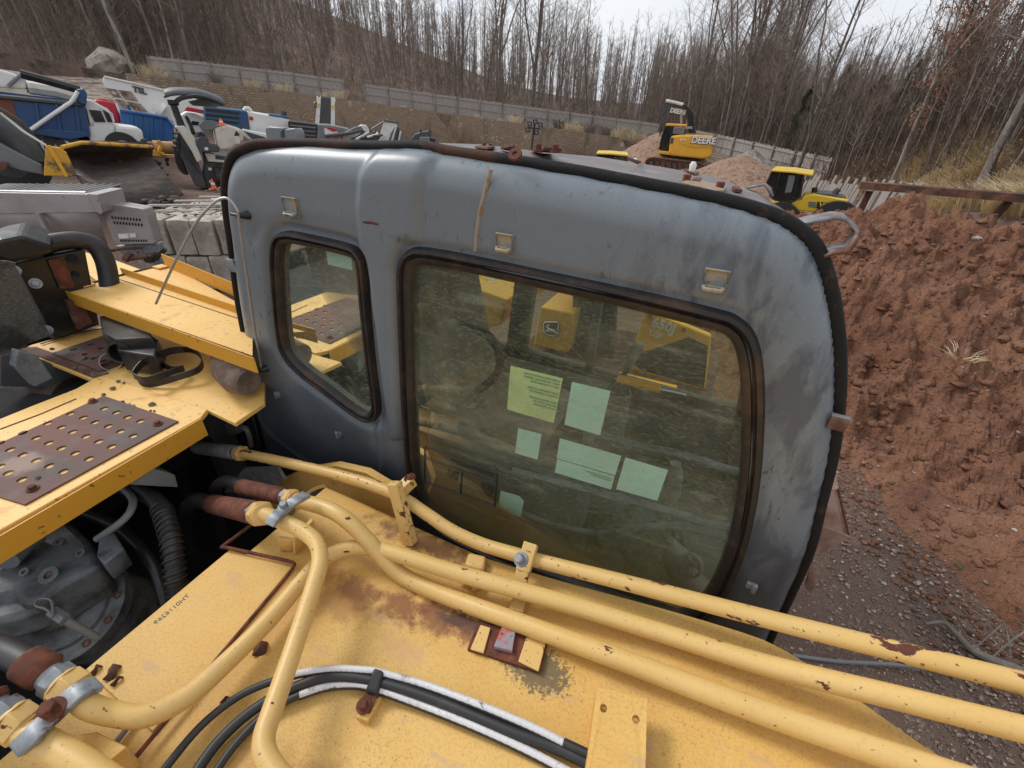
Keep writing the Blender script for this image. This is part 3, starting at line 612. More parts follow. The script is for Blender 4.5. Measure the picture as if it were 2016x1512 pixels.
# printed chart on the glass (reversed)
def line(a, b, r=.0012): return [C(a[0], a[1], YC+.0145), C(b[0], b[1], YC+.0145)], r
q = MB().use('ink')
ch = [(836, 880), (979, 932), (973, 998), (835, 949)]
for i in range(4): q.tube([C(*ch[i], YC+.012), C(*ch[(i+1) % 4], YC+.012)], .0022, 4)
q.tube([C(836, 902, YC+.012), C(977, 953, YC+.012)], .002, 4); q.tube([C(909, 929, YC+.012), C(906, 974, YC+.012)], .002, 4); q.build('chart_frame', parent=glass)
Pc = [C(x, y, YC+.013) for x, y in ch]
mirrored(Pc, ['FORBIDDEN OPERATION', 'NEVER OPERATE THE MACHINE WITH THE WINDOW', 'OPEN OR WITHOUT THE GUARDS IN PLACE'], .0075, 'ink', mx=.006, my=.002, gap=1.1)
Pd = [C(912, 934, YC+.015), C(975, 957, YC+.015), C(972, 996, YC+.015), C(908, 972, YC+.015)]; mirrored(Pd, ['SWING LEFT', 'SWING RIGHT', 'BOOM LOWER', 'BOOM RAISE', 'ARM OUT', 'ARM IN'], .0078, 'ink', mx=.003, my=.003, gap=1.2)
Pd = [C(838, 905, YC+.015), C(905, 930, YC+.015), C(903, 970, YC+.015), C(836, 946, YC+.015)]; mirrored(Pd, ['MARK  A  B', 'TRAVEL 1 2', 'BUCKET 3 4', 'DIG    5 6'], .009, 'ink', mx=.003, my=.003)
text('lettering', '1-292', .016, C(985, 556, YC+.014), (-1, 0, -.12), (0, 0, 1), 'sticker', glass, .0002)
# --- staple brackets, clips, aerial
def staple(x, y, s, m='hook', lab=None):
    c = C(x, y, .995); q = MB().use(m); h = s/2
    L = [(-h, .0, h), (h, .0, h), (h, 0, -h*.5), (-h, 0, -h*.5)]
    q.tube([c+Vector(p)+Vector((0, -.007, 0)) for p in L], .0032, 6, closed=True)
    q.prism([c+Vector((-h, -.004, h)), c+Vector((h, -.004, h)), c+Vector((h, -.004, -h)), c+Vector((-h, -.004, -h))], (0, .006, 0))
    q.tube([c+Vector((-h*.8, -.010, -h*.55)), c+Vector((-h*.7, -.018, -h*.7)), c+Vector((h*.7, -.018, -h*.7)), c+Vector((h*.8, -.010, -h*.55))], .0055, 8)
    return q.build('hook_bracket', parent=cabp, bevel=.001)
staple(575, 408, .055); staple(995, 478, .043); staple(1408, 552, .046)
for x, y in ((546, 776), (667, 854), (1480, 1152)):
    c = C(x, y, .994); MB().use('galv').box(c, (.026, .016, .022)).box(c+Vector((.006, -.012, .004)), (.010, .012, .03)).build('trim_clip', parent=cabp, bevel=.002)
for x, y in ((480, 424), (520, 727)):
    c = C(x, y, .985); q = MB().use('black_paint'); q.tube([c+Vector((.004, .02, 0)), c+Vector((0, 0, 0)), c+Vector((-.006, -.022, .004))], [.017, .012, .007], 12); q.tube([c+Vector((-.026, -.022, .004)), c+Vector((.006, -.024, .004))], .006, 10); q.build('aerial_mount', parent=cabp)
ae = smooth_path([C(514, 722, .955), C(500, 640, .955), C(484, 530, .955), C(470, 432, .955), C(468, 415, .955), C(455, 396, .955), C(440, 390, .95), C(418, 402, .93), C(385, 440, .90), C(345, 515, .87), C(307, 598, .84)], 5)
MB().use('stainless').tube(ae, .0042, 8).build('aerial_rod', parent=EX)
for x, y, sc_ in ((457, 523, 1), (487, 730, 1)):
    c = C(x, y, 1.005); MB().use('galv').prism([c+Vector(p) for p in ((-.03, 0, .02), (.02, 0, .02), (.02, 0, .016), (-.026, 0, .016), (-.026, 0, -.02), (.02, 0, -.02), (.02, 0, -.024), (-.03, 0, -.024))], (0, .02, 0)).box(c+Vector((-.004, -.001, -.002)), (.05, .003, .036)).build('edge_clip', parent=cabp)
c = C(1656, 834, 1.02); MB().use('bracket_bar').box(c+Vector((-.006, 0, .017)), (.036, .014, .003)).use('rust_brown').box(c+Vector((-.006, 0, 0)), (.034, .012, .034)).build('edge_clip', parent=cabp, bevel=.002)
# bent flat-bar mirror bracket at the front
gb = [C(1545, 442, 1.12), C(1600, 428, 1.12), C(1640, 421, 1.12), C(1664, 424, 1.12), C(1688, 446, 1.10), C(1690, 462, 1.09), C(1668, 492, 1.07), C(1640, 496, 1.07), C(1600, 508, 1.08)]
q = MB().use('bracket_bar')
rowA = [p+Vector((0, -.03, 0)) for p in gb]; rowB = [p+Vector((0, .035, .0)) for p in gb]
q.grid([rowA, rowB]); q.build('mirror_bracket', parent=EX, solid=.007, smooth=30)
q = MB().use('bracket_bar').grid([[at(x, y, Y=1.9) for x, y in ((1470, 368), (1505, 362), (1516, 372), (1520, 388))], [at(x, y, Y=1.98) for x, y in ((1478, 364), (1506, 358), (1520, 370), (1524, 386))]]); q.build('mirror_bracket', parent=EX, solid=.007, smooth=30)
# ------------------------------------------------------------------ boom
def bz(x):
    if x > -.45: return -1.122+.155*x
    return -1.192-.0*(x+.45)
YN, YE = -.75, .80
xs = list(np.linspace(-1.085, 1.6, 60)); ys = [YN+.01, YN]+list(np.linspace(YN, YE-.03, 30))[1:]
mb = MB().use('yellow_boom')
def yfar(x): return .80+.03*sstep(np.array(x), -.4, .3)-.15*sstep(np.array(x), .30, .72)
rowsb = []
for x in xs:
    ye = float(yfar(x)); r_ = []
    for t in np.linspace(0, 1, 34): r_.append(Vector((x, YN+(ye-.012-YN)*t, bz(x)+.0012*math.sin(x*11+t*9)*math.sin(t*13))))
    r_ += [Vector((x, ye-.003, bz(x)-.004)), Vector((x, ye, bz(x)-.014)), Vector((x, ye, bz(x)-.5))]; rowsb.append(r_)
mb.grid(rowsb); first = rowsb[0]; mb.grid([first, [p+Vector((-.004, 0, -.006)) if p.z > -1.3 else p for p in first], [Vector((p.x-.004, p.y, min(p.z, -1.2)-.25)) for p in first]])
boom = mb.build('boom', parent=EX, smooth=50)
# stepped plate at the boom foot with its bent rod
B_ = lambda x, y, h=0: at(x, y, Z=-1.192+h)
pl = [B_(452, 1082, .012), B_(575, 1116, .012), B_(425, 1296, .012), B_(300, 1440, .012), B_(168, 1318, .012)]
MB().use('yellow_boom').prism([p-Vector((0, 0, .012)) for p in pl], (0, 0, .012)).build('foot_plate', parent=EX, bevel=.002, smooth=0)
rod = [B_(520, 1010, .02), B_(478, 1046, .02), B_(438, 1076, .02), B_(446, 1078, .022), B_(510, 1092, .022), B_(572, 1106, .022), B_(578, 1114, .022), B_(568, 1130, .022), B_(500, 1212, .022), B_(432, 1292, .022), B_(330, 1415, .02), B_(210, 1560, .02)]
MB().use('rust').tube(smooth_path(rod, 4), .0052, 8).build('bent_rod', parent=EX)
text('lettering', 'TH0116269', .019, B_(375, 1173, .0122), B_(325, 1213)-B_(372, 1174), -(B_(400, 1215)-B_(360, 1190)), 'ink', boom, .0003)
# loose weld/scar block
def onb(x, y, h=0):
    p = at(x, y, Z=-1.19)
    for _ in range(6): p = at(x, y, Z=bz(p.x)+h)
    return p
q = MB().use('rust').prism([onb(942, 1228, .0), onb(1080, 1262, .0), onb(1062, 1328, .0), onb(920, 1282, .0)], (0, 0, .012))
q.use('yellow_tube_chipped').prism([onb(946, 1232, .013), onb(966, 1238, .013), onb(952, 1288, .013), onb(926, 1280, .013)], (0, 0, .006))
q.prism([onb(1036, 1256, .013), onb(1076, 1262, .013), onb(1060, 1324, .013), onb(1020, 1304, .013)], (0, 0, .006)); q.build('weld_block', parent=EX, bevel=.002)
mat('pink_primer', (.42, .10, .07), .7, layers=[dict(c2=(.22, .26, .30), scale=18, lo=.45, hi=.55), dict(c2=(.03, .02, .02), scale=70, lo=.6, hi=.64)])
MB().use('pink_primer').prism([onb(987, 1240, .013), onb(1016, 1240, .013), onb(1008, 1288, .013), onb(972, 1278, .013)], (0, 0, .014)).build('primed_pad', parent=EX, bevel=.002)
# drilled bracket plate standing at the bottom
q = MB().use('yellow_boom')
tl, tr = onb(1176, 1352, .07), onb(1274, 1378, .07)
br_, bl_ = onb(1268, 1620, .07), onb(1140, 1620, .07)
bm = bmesh.new(); ov = [bm.verts.new(p) for p in (tl, tl.lerp(tr, .33)-Vector((0, .0, -.001)), tl.lerp(tr, .66), tr, br_, bl_)]; bm.edges.new((ov[0], ov[1]))
for i in range(1, 6): bm.edges.new((ov[i], ov[(i+1) % 6]))
for hx, hy in ((1188, 1394), (1252, 1416)):
    c = onb(hx, hy, .07); hv = [bm.verts.new(c+Vector((.0075*math.cos(a), .0085*math.sin(a), 0))) for a in np.linspace(0, 2*math.pi, 17)[:-1]]
    for i in range(16): bm.edges.new((hv[i], hv[(i+1) % 16]))
bmesh.ops.triangle_fill(bm, edges=bm.edges[:], use_beauty=True, use_dissolve=False)
bm.verts.index_update(); q.add([v.co.copy() for v in bm.verts], [tuple(v.index for v in f.verts) for f in bm.faces]); bm.free()
dpl = q.build('drilled_bracket', parent=EX, solid=.012, smooth=0)
MB().use('yellow_boom').prism([tl-Vector((0, 0, .012)), bl_-Vector((0, 0, .012)), bl_-Vector((0, 0, .08)), tl-Vector((0, 0, .08))], (.010, 0, 0)).build('bracket_leg', parent=dpl, smooth=0)
# ------------------------------------------------------------------ hydraulic tubes
def S(L):
    o = []
    for q in L:
        x, y, k, v = q
        o.append(at(x, y, **{k: v}) if k in 'XYZ' else onb(x, y, v))
    return o
TR = .0225
t1 = S([(478, 893, 'Y', .82), (560, 910, 'Y', .82), (690, 942, 'Y', .82), (760, 965, 'Y', .82), (800, 985, 'Y', .815), (840, 1012, 'Y', .81), (890, 1045, 'Y', .80), (950, 1072, 'Y', .80), (1010, 1090, 'Y', .80), (1060, 1104, 'Y', .80), (1250, 1152, 'Y', .80), (1500, 1216, 'Y', .80), (1760, 1281, 'Y', .80), (2016, 1345, 'Y', .80), (2250, 1405, 'Y', .80)])
MB().use('yellow_tube_chipped').tube(smooth_path(t1, 6), .0205, 20).build('hydraulic_tube', parent=EX)
t3 = S([(585, 985, 'Y', .64), (640, 1000, 'Y', .635), (680, 1022, 'Y', .63), (722, 1062, 'Y', .625), (760, 1105, 'Y', .62), (800, 1138, 'Y', .62), (880, 1174, 'Y', .62), (1000, 1218, 'Y', .62), (1250, 1309, 'Y', .62), (1500, 1402, 'Y', .62), (1760, 1490, 'Y', .62), (2100, 1600, 'Y', .62)])
MB().use('yellow_tube').tube(smooth_path(t3, 6), TR+.001, 20).build('hydraulic_tube', parent=EX)
t2 = S([(146, 1364, 'Z', -1.06), (175, 1390, 'Z', -1.06), (225, 1405, 'Z', -1.085), (290, 1408, 'Z', -1.10), (370, 1370, 'Z', -1.12), (450, 1300, 'Z', -1.135), (530, 1220, 'Z', -1.14), (590, 1150, 'Z', -1.14), (632, 1104, 'Z', -1.135), (672, 1084, 'Z', -1.13), (715, 1078, 'Z', -1.125), (770, 1088, 'Z', -1.12), (900, 1128, 'Y', .665), (1100, 1184, 'Y', .70), (1300, 1245, 'Y', .72), (1500, 1307, 'Y', .72), (1760, 1372, 'Y', .72), (2016, 1436, 'Y', .72), (2250, 1495, 'Y', .72)])
MB().use('yellow_tube').tube(smooth_path(t2, 6), TR, 20).build('hydraulic_tube', parent=EX)
t4 = S([(505, 1006, 'Z', -1.02), (545, 1022, 'Z', -1.025), (590, 1042, 'Z', -1.03), (622, 1068, 'Z', -1.035), (630, 1105, 'Z', -1.045), (616, 1160, 'Z', -1.06), (590, 1240, 'Z', -1.075), (560, 1330, 'Z', -1.08), (534, 1405, 'Z', -1.08), (520, 1450, 'Z', -1.08), (524, 1490, 'Z', -1.08), (560, 1540, 'Z', -1.08), (620, 1580, 'Z', -1.08)])
MB().use('yellow_tube').tube(smooth_path(t4, 6), TR-.001, 20).build('hydraulic_tube', parent=EX)
t5 = S([(44, 1436, 'Z', -1.06), (70, 1455, 'Z', -1.06), (110, 1476, 'Z', -1.065), (160, 1506, 'Z', -1.07), (240, 1560, 'Z', -1.08), (330, 1620, 'Z', -1.09)])
MB().use('yellow_tube').tube(smooth_path(t5, 6), TR+.003, 20).build('hydraulic_tube', parent=EX)
# nuts, crimp sleeves and hoses
def fitting(tip, back, hose_pts, rust_sleeve=True, s=1.0, yellow=True):
    "tip: where the tube ends, back: direction point on the hose side"
    a = Vector(tip); b = Vector(back); d = (b-a); L = d.length; d.normalize(); f = root_fit = None
    q = MB()
    q.use('yellow_tube' if yellow else 'galv').tube([a-d*.006, a+d*.004], TR*1.22*s, 24).tube([a+d*.0, a+d*.028*s], TR*1.5*s, 6).tube([a+d*.028*s, a+d*.036*s], [TR*1.45*s, TR*1.2*s], 24)
    q.build('tube_nut', parent=EX, bevel=.002)
    q = MB().use('galv').tube([a+d*.034*s, a+d*.055*s], TR*1.35*s, 6, twist=.3).tube([a+d*.055*s, a+d*.066*s], TR*1.05*s, 20)
    q.build('swivel_nut', parent=EX, bevel=.0015)
    q = MB().use('rust' if rust_sleeve else 'zinc'); q.tube([a+d*.064*s, a+d*.070*s, a+d*.078*s, a+d*(L-.006), a+d*L], [TR*1.1*s, TR*1.3*s, TR*1.38*s, TR*1.38*s, TR*1.28*s], 22); q.build('crimp_sleeve', parent=EX)
    pts = smooth_path([a+d*(L-.01)]+hose_pts, 6); MB().use('rubber').tube(pts, TR*1.12*s, 16).build('hose', parent=EX)
fitting(at(478, 893, Y=.82), at(388, 880, Y=.84), S([(372, 890, 'Y', .85), (356, 925, 'Y', .86), (370, 975, 'Y', .87), (400, 1040, 'Y', .9), (420, 1120, 'Y', .95)]), False)
fitting(at(578, 982, Y=.64), at(475, 958, Y=.66), S([(445, 948, 'Y', .665), (425, 962, 'Y', .67), (425, 1000, 'Y', .68), (440, 1060, 'Y', .74)]), True, .9)
fitting(at(517, 1012, Z=-1.02), at(418, 992, Y=.60), S([(385, 985, 'Y', .60), (368, 1005, 'Y', .60), (366, 1050, 'Y', .62), (385, 1110, 'Y', .66), (410, 1180, 'Y', .72)]), True, 1.1)
fitting(at(150, 1362, Z=-1.06), at(50, 1302, Z=-1.02), S([(10, 1284, 'Z', -1.03), (-40, 1270, 'Z', -1.06), (-120, 1262, 'Z', -1.14)]), True, 1.1)
fitting(at(48, 1432, Z=-1.06), at(-30, 1385, Z=-1.02), S([(-70, 1370, 'Z', -1.03), (-120, 1360, 'Z', -1.06), (-180, 1350, 'Z', -1.12)]), True, 1.1)
# spiral guard on the hoses
def spiral(path, r, m='rubber'):
    "plastic spiral guard: one helical strip wound on the hose"
    P = smooth_path(path, 24); acc = 0; H = []; n = None
    for i in range(len(P)-1):
        t = (P[i+1]-P[i]); acc += t.length; t.normalize()
        n = (t.orthogonal() if n is None else n-t*n.dot(t)).normalized(); b = t.cross(n); m_ = 1
        a = acc/.021*2*math.pi; H.append((P[i], n.copy(), b.copy(), acc))
    Q = []
    for i in range(len(H)-1):
        for k in range(6):
            f = k/6; c = H[i][0].lerp(H[i+1][0], f); a = (H[i][3]*(1-f)+H[i+1][3]*f)/.021*2*math.pi; Q.append(c+(H[i][1]*math.cos(a)+H[i][2]*math.sin(a))*r*1.06)
    MB().use(m).tube(Q, .0045, 5).build('hose_guard', parent=EX)
spiral(S([(356, 925, 'Y', .86), (370, 975, 'Y', .87), (400, 1040, 'Y', .9), (420, 1120, 'Y', .95)]), TR*1.12)
hp = S([(225, 955, 'Z', -1.28), (280, 970, 'Z', -1.22), (318, 1000, 'Z', -1.22), (336, 1060, 'Z', -1.25), (345, 1130, 'Z', -1.32), (352, 1200, 'Z', -1.42)])
MB().use('rubber').tube(smooth_path(hp, 6), .027, 16).build('hose', parent=EX); spiral(hp[2:], .028)
hp = S([(170, 1010, 'Z', -1.3), (235, 1040, 'Z', -1.34), (300, 1110, 'Z', -1.4), (330, 1200, 'Z', -1.5)])
MB().use('black_paint').tube(smooth_path(hp, 6), .02, 12).build('hose', parent=EX)
hp = S([(215, 940, 'Z', -1.22), (250, 968, 'Z', -1.2), (262, 990, 'Z', -1.2), (245, 1022, 'Z', -1.22), (190, 1062, 'Z', -1.27)])
MB().use('mid_gray').tube(smooth_path(hp, 6), .012, 12).build('steel_pipe', parent=EX)
q = MB().use('plastic_gray'); q.tube(smooth_path(S([(468, 845, 'Y', .92), (482, 842, 'Y', .92), (490, 856, 'Y', .92), (494, 878, 'Y', .92)]), 5), .011, 10); q.build('small_elbow', parent=EX)
MB().use('plastic_gray').prism(S([(420, 840, 'Y', .95), (470, 828, 'Y', .95), (474, 852, 'Y', .95), (450, 862, 'Y', .95)]), (0, .02, 0)).build('terminal_plate', parent=EX)
# clamps over tube pairs
def clamp(L, w, t=.012):
    P = smooth_path(S(L), 4); d = (P[-1]-P[0]).normalized(); s = Vector((-d.y, d.x, 0)).normalized()*w/2
    return MB().use('galv').grid([[p-s for p in P], [p+s for p in P]]).build('pipe_clamp', parent=EX, bevel=.002, solid=t, smooth=40)
cl = clamp([(528, 1034, 'Z', -1.0), (540, 1016, 'Z', -.985), (560, 999, 'Z', -.995), (580, 983, 'Z', -.985), (604, 970, 'Z', -1.0)], .034)
MB().use('galv').hexbolt(at(560, 999, Z=-.995), (.1, -.1, 1), .011, .022).build('clamp_bolt', parent=cl, smooth=30)
cl = clamp([(24, 1480, 'Z', -1.045), (60, 1446, 'Z', -1.02), (106, 1400, 'Z', -1.03), (152, 1358, 'Z', -1.02), (196, 1340, 'Z', -1.045)], .042)
MB().use('rust').hexbolt(at(104, 1400, Z=-1.03), (.1, -.1, 1), .015, .026).build('clamp_bolt', parent=cl, smooth=30)
# stands under the clamps
q = MB().use('yellow_tube').prism([onb(545, 1060, .10), onb(575, 1065, .10), onb(574, 1086, 0), onb(552, 1086, 0)], (.0, .012, 0)).prism([onb(575, 1062, .11), onb(612, 1020, .11), onb(618, 1048, 0), onb(576, 1090, 0)], (.012, 0, 0)); q.build('clamp_stand', parent=EX, smooth=0, bevel=.002)
q = MB().use('yellow_boom').prism(S([(190, 1440, 'Z', -1.10), (250, 1470, 'Z', -1.10), (200, 1512, 'Z', -1.10), (110, 1452, 'Z', -1.10)]), (0, 0, -.08)); q.build('clamp_stand', parent=EX, bevel=.003)
# tube 1 post and bracket
a = at(782, 948, Y=.79); b = onb(812, 1068, 0)
def barbox(p, q_, w, d, m, nm, par=EX, side=(1, 0, 0)):
    p, q_ = Vector(p), Vector(q_); t = (q_-p).normalized(); s = Vector(side); s = (s-t*s.dot(t)).normalized(); n = t.cross(s)
    o = MB().use(m).prism([p-s*w/2-n*d/2, p+s*w/2-n*d/2, p+s*w/2+n*d/2, p-s*w/2+n*d/2], q_-p).build(nm, parent=par, bevel=.0025, smooth=0); return o
ps = barbox(at(776, 950, Y=.775), onb(808, 1070, 0), .038, .03, 'yellow_tube_chipped', 'tube_post')
barbox(at(782, 972, Y=.80), at(812, 944, Y=.86), .036, .036, 'yellow_tube_chipped', 'post_head', side=(1, 0, .2))
MB().use('rust').hexbolt(at(806, 950, Y=.85)+Vector((.0, 0, .01)), (.5, .1, .9), .012, .03).build('bolt', parent=ps, smooth=30)
# tube 1 second clamp
p0 = at(1034, 1082, Y=.79)
ps = barbox(at(1046, 1070, Y=.815), at(1030, 1125, Y=.75), .040, .03, 'yellow_tube_chipped', 'tube_clamp')
barbox(at(1030, 1118, Y=.755), onb(1020, 1190, 0), .036, .02, 'yellow_tube_chipped', 'clamp_stay')
MB().use('galv').hexbolt(at(1027, 1102, Y=.745), (-.1, -.55, .8), .013, .034).build('bolt', parent=ps, smooth=30)
q = MB().use('yellow_tube').prism([onb(922, 1086, .03), onb(958, 1094, .03), onb(952, 1122, .03), onb(914, 1112, .03)], (0, 0, -.03)); q.build('weld_lug', parent=EX, bevel=.008)
q = MB().use('yellow_tube').prism([onb(896, 1134, .03), onb(934, 1148, .03), onb(938, 1162, .03), onb(930, 1166, .005), onb(926, 1152, .022), onb(896, 1142, .02)], (0, .03, 0)); q.build('tube_saddle', parent=EX, bevel=.002)
q = MB().use('yellow_tube').prism([onb(1012, 1176, .02), onb(1036, 1180, .02), onb(1030, 1206, .02), onb(1000, 1198, .02)], (0, 0, -.02)); q.build('weld_lug', parent=EX, bevel=.004)
# small hoses, some stretches white with a black tube just below
def smallhose(L, m, r, nm='grease_hose'):
    P = smooth_path([onb(x, y, h) for x, y, h in L], 7)
    if m == 'hose_white':
        Q = [p+Vector((.0, -.0025, -.004)) for p in P]; MB().use('rubber').tube(Q, r, 12).build('black_tube', parent=EX)  # black tube set slightly lower, showing as a dark lower edge
        P = smooth_path(P, 5); return MB().use(m).tube(P, [r*(1+.06*math.sin(i*1.3)*.35) for i in range(len(P))], 12).build(nm, parent=EX)
    return MB().use(m).tube(P, r, 12).build(nm, parent=EX)
mat('hose_white', (.62, .61, .62), .35, layers=[dict(c2=(.30, .29, .29), scale=60, lo=.55, hi=.7, a=.5), dict(c2=(.03, .03, .03), scale=14, lo=.60, hi=.66, a=.9, d=5)], bump=[(200, .6, .002)])
mat('white_black', (.62, .61, .62), .35, layers=[dict(c2=(.012, .012, .012), scale=60, lo=.44, hi=.52, d=1, **{'and': dict(k='noise', scale=2, lo=.2, hi=.3)})])
smallhose([(250, 1620, .03), (320, 1520, .03), (400, 1425, .03), (480, 1365, .03), (560, 1333, .035)], 'rubber', .0085); smallhose([(560, 1333, .035), (600, 1323, .037), (660, 1316, .04), (735, 1320, .045)], 'hose_white', .0078)
smallhose([(735, 1320, .045), (830, 1346, .04), (940, 1386, .04), (1040, 1428, .035), (1110, 1462, .03)], 'hose_white', .0078); smallhose([(1110, 1462, .03), (1200, 1505, .03), (1300, 1560, .02)], 'rubber', .0088)
smallhose([(300, 1640, .02), (360, 1560, .02), (430, 1460, .02), (510, 1390, .02), (600, 1345, .025), (660, 1332, .03), (735, 1340, .035), (850, 1375, .03), (1000, 1437, .025), (1100, 1475, .02), (1200, 1525, .02), (1300, 1580, .02)], 'rubber', .0115)
smallhose([(340, 1660, .015), (400, 1560, .015), (460, 1470, .015), (530, 1400, .015), (590, 1368, .02)], 'rubber', .0085); smallhose([(590, 1368, .02), (640, 1352, .02), (690, 1347, .022), (735, 1354, .028), (830, 1388, .02), (940, 1432, .02), (1040, 1478, .015), (1130, 1525, .015)], 'hose_white', .0078)
for L in ([(310, 1420), (345, 1380), (400, 1310)],):
    pass
MB().use('mid_gray').tube(smooth_path([onb(x, y, .012) for x, y in ((120, 1660), (180, 1530), (262, 1418))], 5), .006, 8).build('thin_pipe', parent=EX)
q = MB().use('rubber').prism([onb(736, 1313, .062), onb(756, 1320, .062), onb(742, 1366, .045), onb(718, 1360, .045)], (0, 0, -.04)); hc = q.build('hose_strap', parent=EX, bevel=.006)
q = MB().use('rust').prism([onb(722, 1358, .035), onb(744, 1364, .035), onb(728, 1405, .022), onb(700, 1396, .022)], (0, 0, -.004)); q.build('strap_tab', parent=hc)
q = MB().use('yellow_boom').prism([onb(742, 1366, .02), onb(752, 1372, .02), onb(724, 1420, .02), onb(700, 1410, .02)], (0, 0, -.02)); q.build('strap_block', parent=hc, bevel=.002)
MB().use('rust').hexbolt(onb(717, 1390, .024), (0, -.2, 1), .011, .02).build('bolt', parent=hc, smooth=30)
# boss on the near side
q = MB().use('yellow_boom'); q.tube([onb(1100, 1200, 0)+Vector((-.33, .12, 0)), onb(1100, 1200, 0)+Vector((-.33, .12, .0))], .001, 6)
# far boom foot ears beyond tube 1
ea = [at(x, y, Y=.90) for x, y in ((545, 948), (600, 925), (660, 916), (720, 930), (770, 960), (790, 1010), (760, 1100), (560, 1060), (520, 990))]
MB().use('yellow_deck').prism(ea, (0, .03, 0)).build('boom_foot_ear', parent=EX, bevel=.004)
q = MB().use('yellow_deck'); q.tube([at(640, 1010, Y=.84), at(660, 1000, Y=.96)], .115, 28); q.use('rubber').ring(at(640, 1010, Y=.835), at(641, 1009, Y=.85), .07, .10, 28); q.build('pivot_boss', parent=EX)
MB().use('galv').prism(S([(440, 970, 'Y', .80), (480, 922, 'Y', .82), (545, 920, 'Y', .84), (560, 945, 'Y', .84), (520, 965, 'Y', .82)]), (0, .012, -.0)).build('shim_plate', parent=EX)
# ------------------------------------------------------------------ decks, engine bay
ZD = -1.0
D_ = lambda x, y, h=0: at(x, y, Z=ZD+h)
def holed(outer, holes, r, z, m, nm, par, th=.006):
    bm = bmesh.new(); ov = [bm.verts.new(p) for p in outer]; n = len(ov)
    for i in range(n): bm.edges.new((ov[i], ov[(i+1) % n]))
    for c in holes:
        hv = [bm.verts.new(c+Vector((r*math.cos(a), r*math.sin(a), 0))) for a in np.linspace(0, 2*math.pi, 15)[:-1]]
        for i in range(14): bm.edges.new((hv[i], hv[(i+1) % 14]))
    bmesh.ops.triangle_fill(bm, edges=bm.edges[:], use_beauty=True); bm.verts.index_update()
    q = MB().use(m); q.add([v.co.copy() for v in bm.verts], [tuple(v.index for v in f.verts) for f in bm.faces]); bm.free()
    return q.build(nm, parent=par, solid=th, smooth=0)
# step deck nearest the boom
dk = [D_(-200, 1172), D_(0, 1043), D_(395, 822), D_(408, 806), D_(210, 742), D_(185, 745), D_(150, 765), D_(60, 800), D_(-200, 905)]
MB().use('yellow_deck').prism(dk, (0, 0, -.02)).build('deck_plate', parent=EX, bevel=.003, smooth=0)
e0, e1 = D_(-200, 1172), D_(397, 824)
MB().use('yellow_edge').prism([e0, e1, e1-Vector((0, 0, .075)), e0-Vector((0, 0, .075))], (-.004, 0, 0)).build('deck_skirt', parent=EX, smooth=0)
pl = [D_(-140, 935, .006), D_(0, 872, .006), D_(204, 779, .006), D_(351, 829, .006), D_(200, 910, .006), D_(48, 993, .006), D_(-60, 950, .006)]
hole_px = [(205, 804), (229, 812), (251, 821), (276, 829), (139, 814), (164, 822), (187, 831), (213, 839), (237, 849), (262, 858), (94, 833), (121, 841), (143, 850), (169, 859), (194, 869), (220, 879), (45, 852), (71, 862), (96, 872), (121, 882), (148, 892), (175, 903), (0, 872), (20, 885), (45, 895), (71, 906), (97, 917), (125, 928), (0, 918), (16, 931), (43, 944)]
sp = holed([pl[0], pl[1], pl[2], pl[3], pl[4], pl[5]], [D_(x, y, .006) for x, y in hole_px], .0128, 0, 'rust_plate', 'step_plate', EX)
for x, y in ((183, 791), (311, 835), (65, 963)): MB().use('rust').hexbolt(D_(x, y, .006), (0, 0, 1), .010, .013).build('bolt', parent=sp, smooth=30)
MB().use('rust').tube([D_(150, 785, .001), D_(80, 815, .001), D_(0, 845, .001)], .004, 6, flat=.4).build('drip_rib', parent=EX)
# second deck under the loose parts
dk2 = [D_(405, 803), D_(462, 830), D_(520, 790), D_(520, 740), D_(250, 630), D_(175, 645), D_(60, 676), D_(35, 686), D_(180, 745), D_(212, 741)]
MB().use('yellow_deck').prism([p-Vector((0, 0, .007)) for p in dk2], (0, 0, -.018)).build('deck_plate', parent=EX, bevel=.003, smooth=0)
MB().use('rust_brown').prism([D_(38, 687, -.005), D_(72, 684, -.005), D_(215, 735, -.005), D_(183, 744, -.005)], (0, 0, .004)).build('deck_angle', parent=EX)
hole2 = [(180, 680), (200, 687), (168, 699), (186, 707), (212, 669), (146, 690), (205, 712)]
sp2 = holed([D_(103, 697, 0), D_(210, 660, 0), D_(300, 690, 0), D_(198, 732, 0)], [D_(x, y, 0) for x, y in hole2], .0128, 0, 'rust_plate', 'step_plate', EX, .005)
MB().use('rust').tube([D_(80, 677, .0), D_(150, 655, .0), D_(245, 640, .0)], .006, 6, flat=.4).build('drip_rib', parent=EX)
for x, y in ((110, 662), (150, 649), (230, 710)): MB().use('galv').hexbolt(D_(x, y, 0), (0, 0, 1), .012, .016).build('bolt', parent=EX, smooth=30)
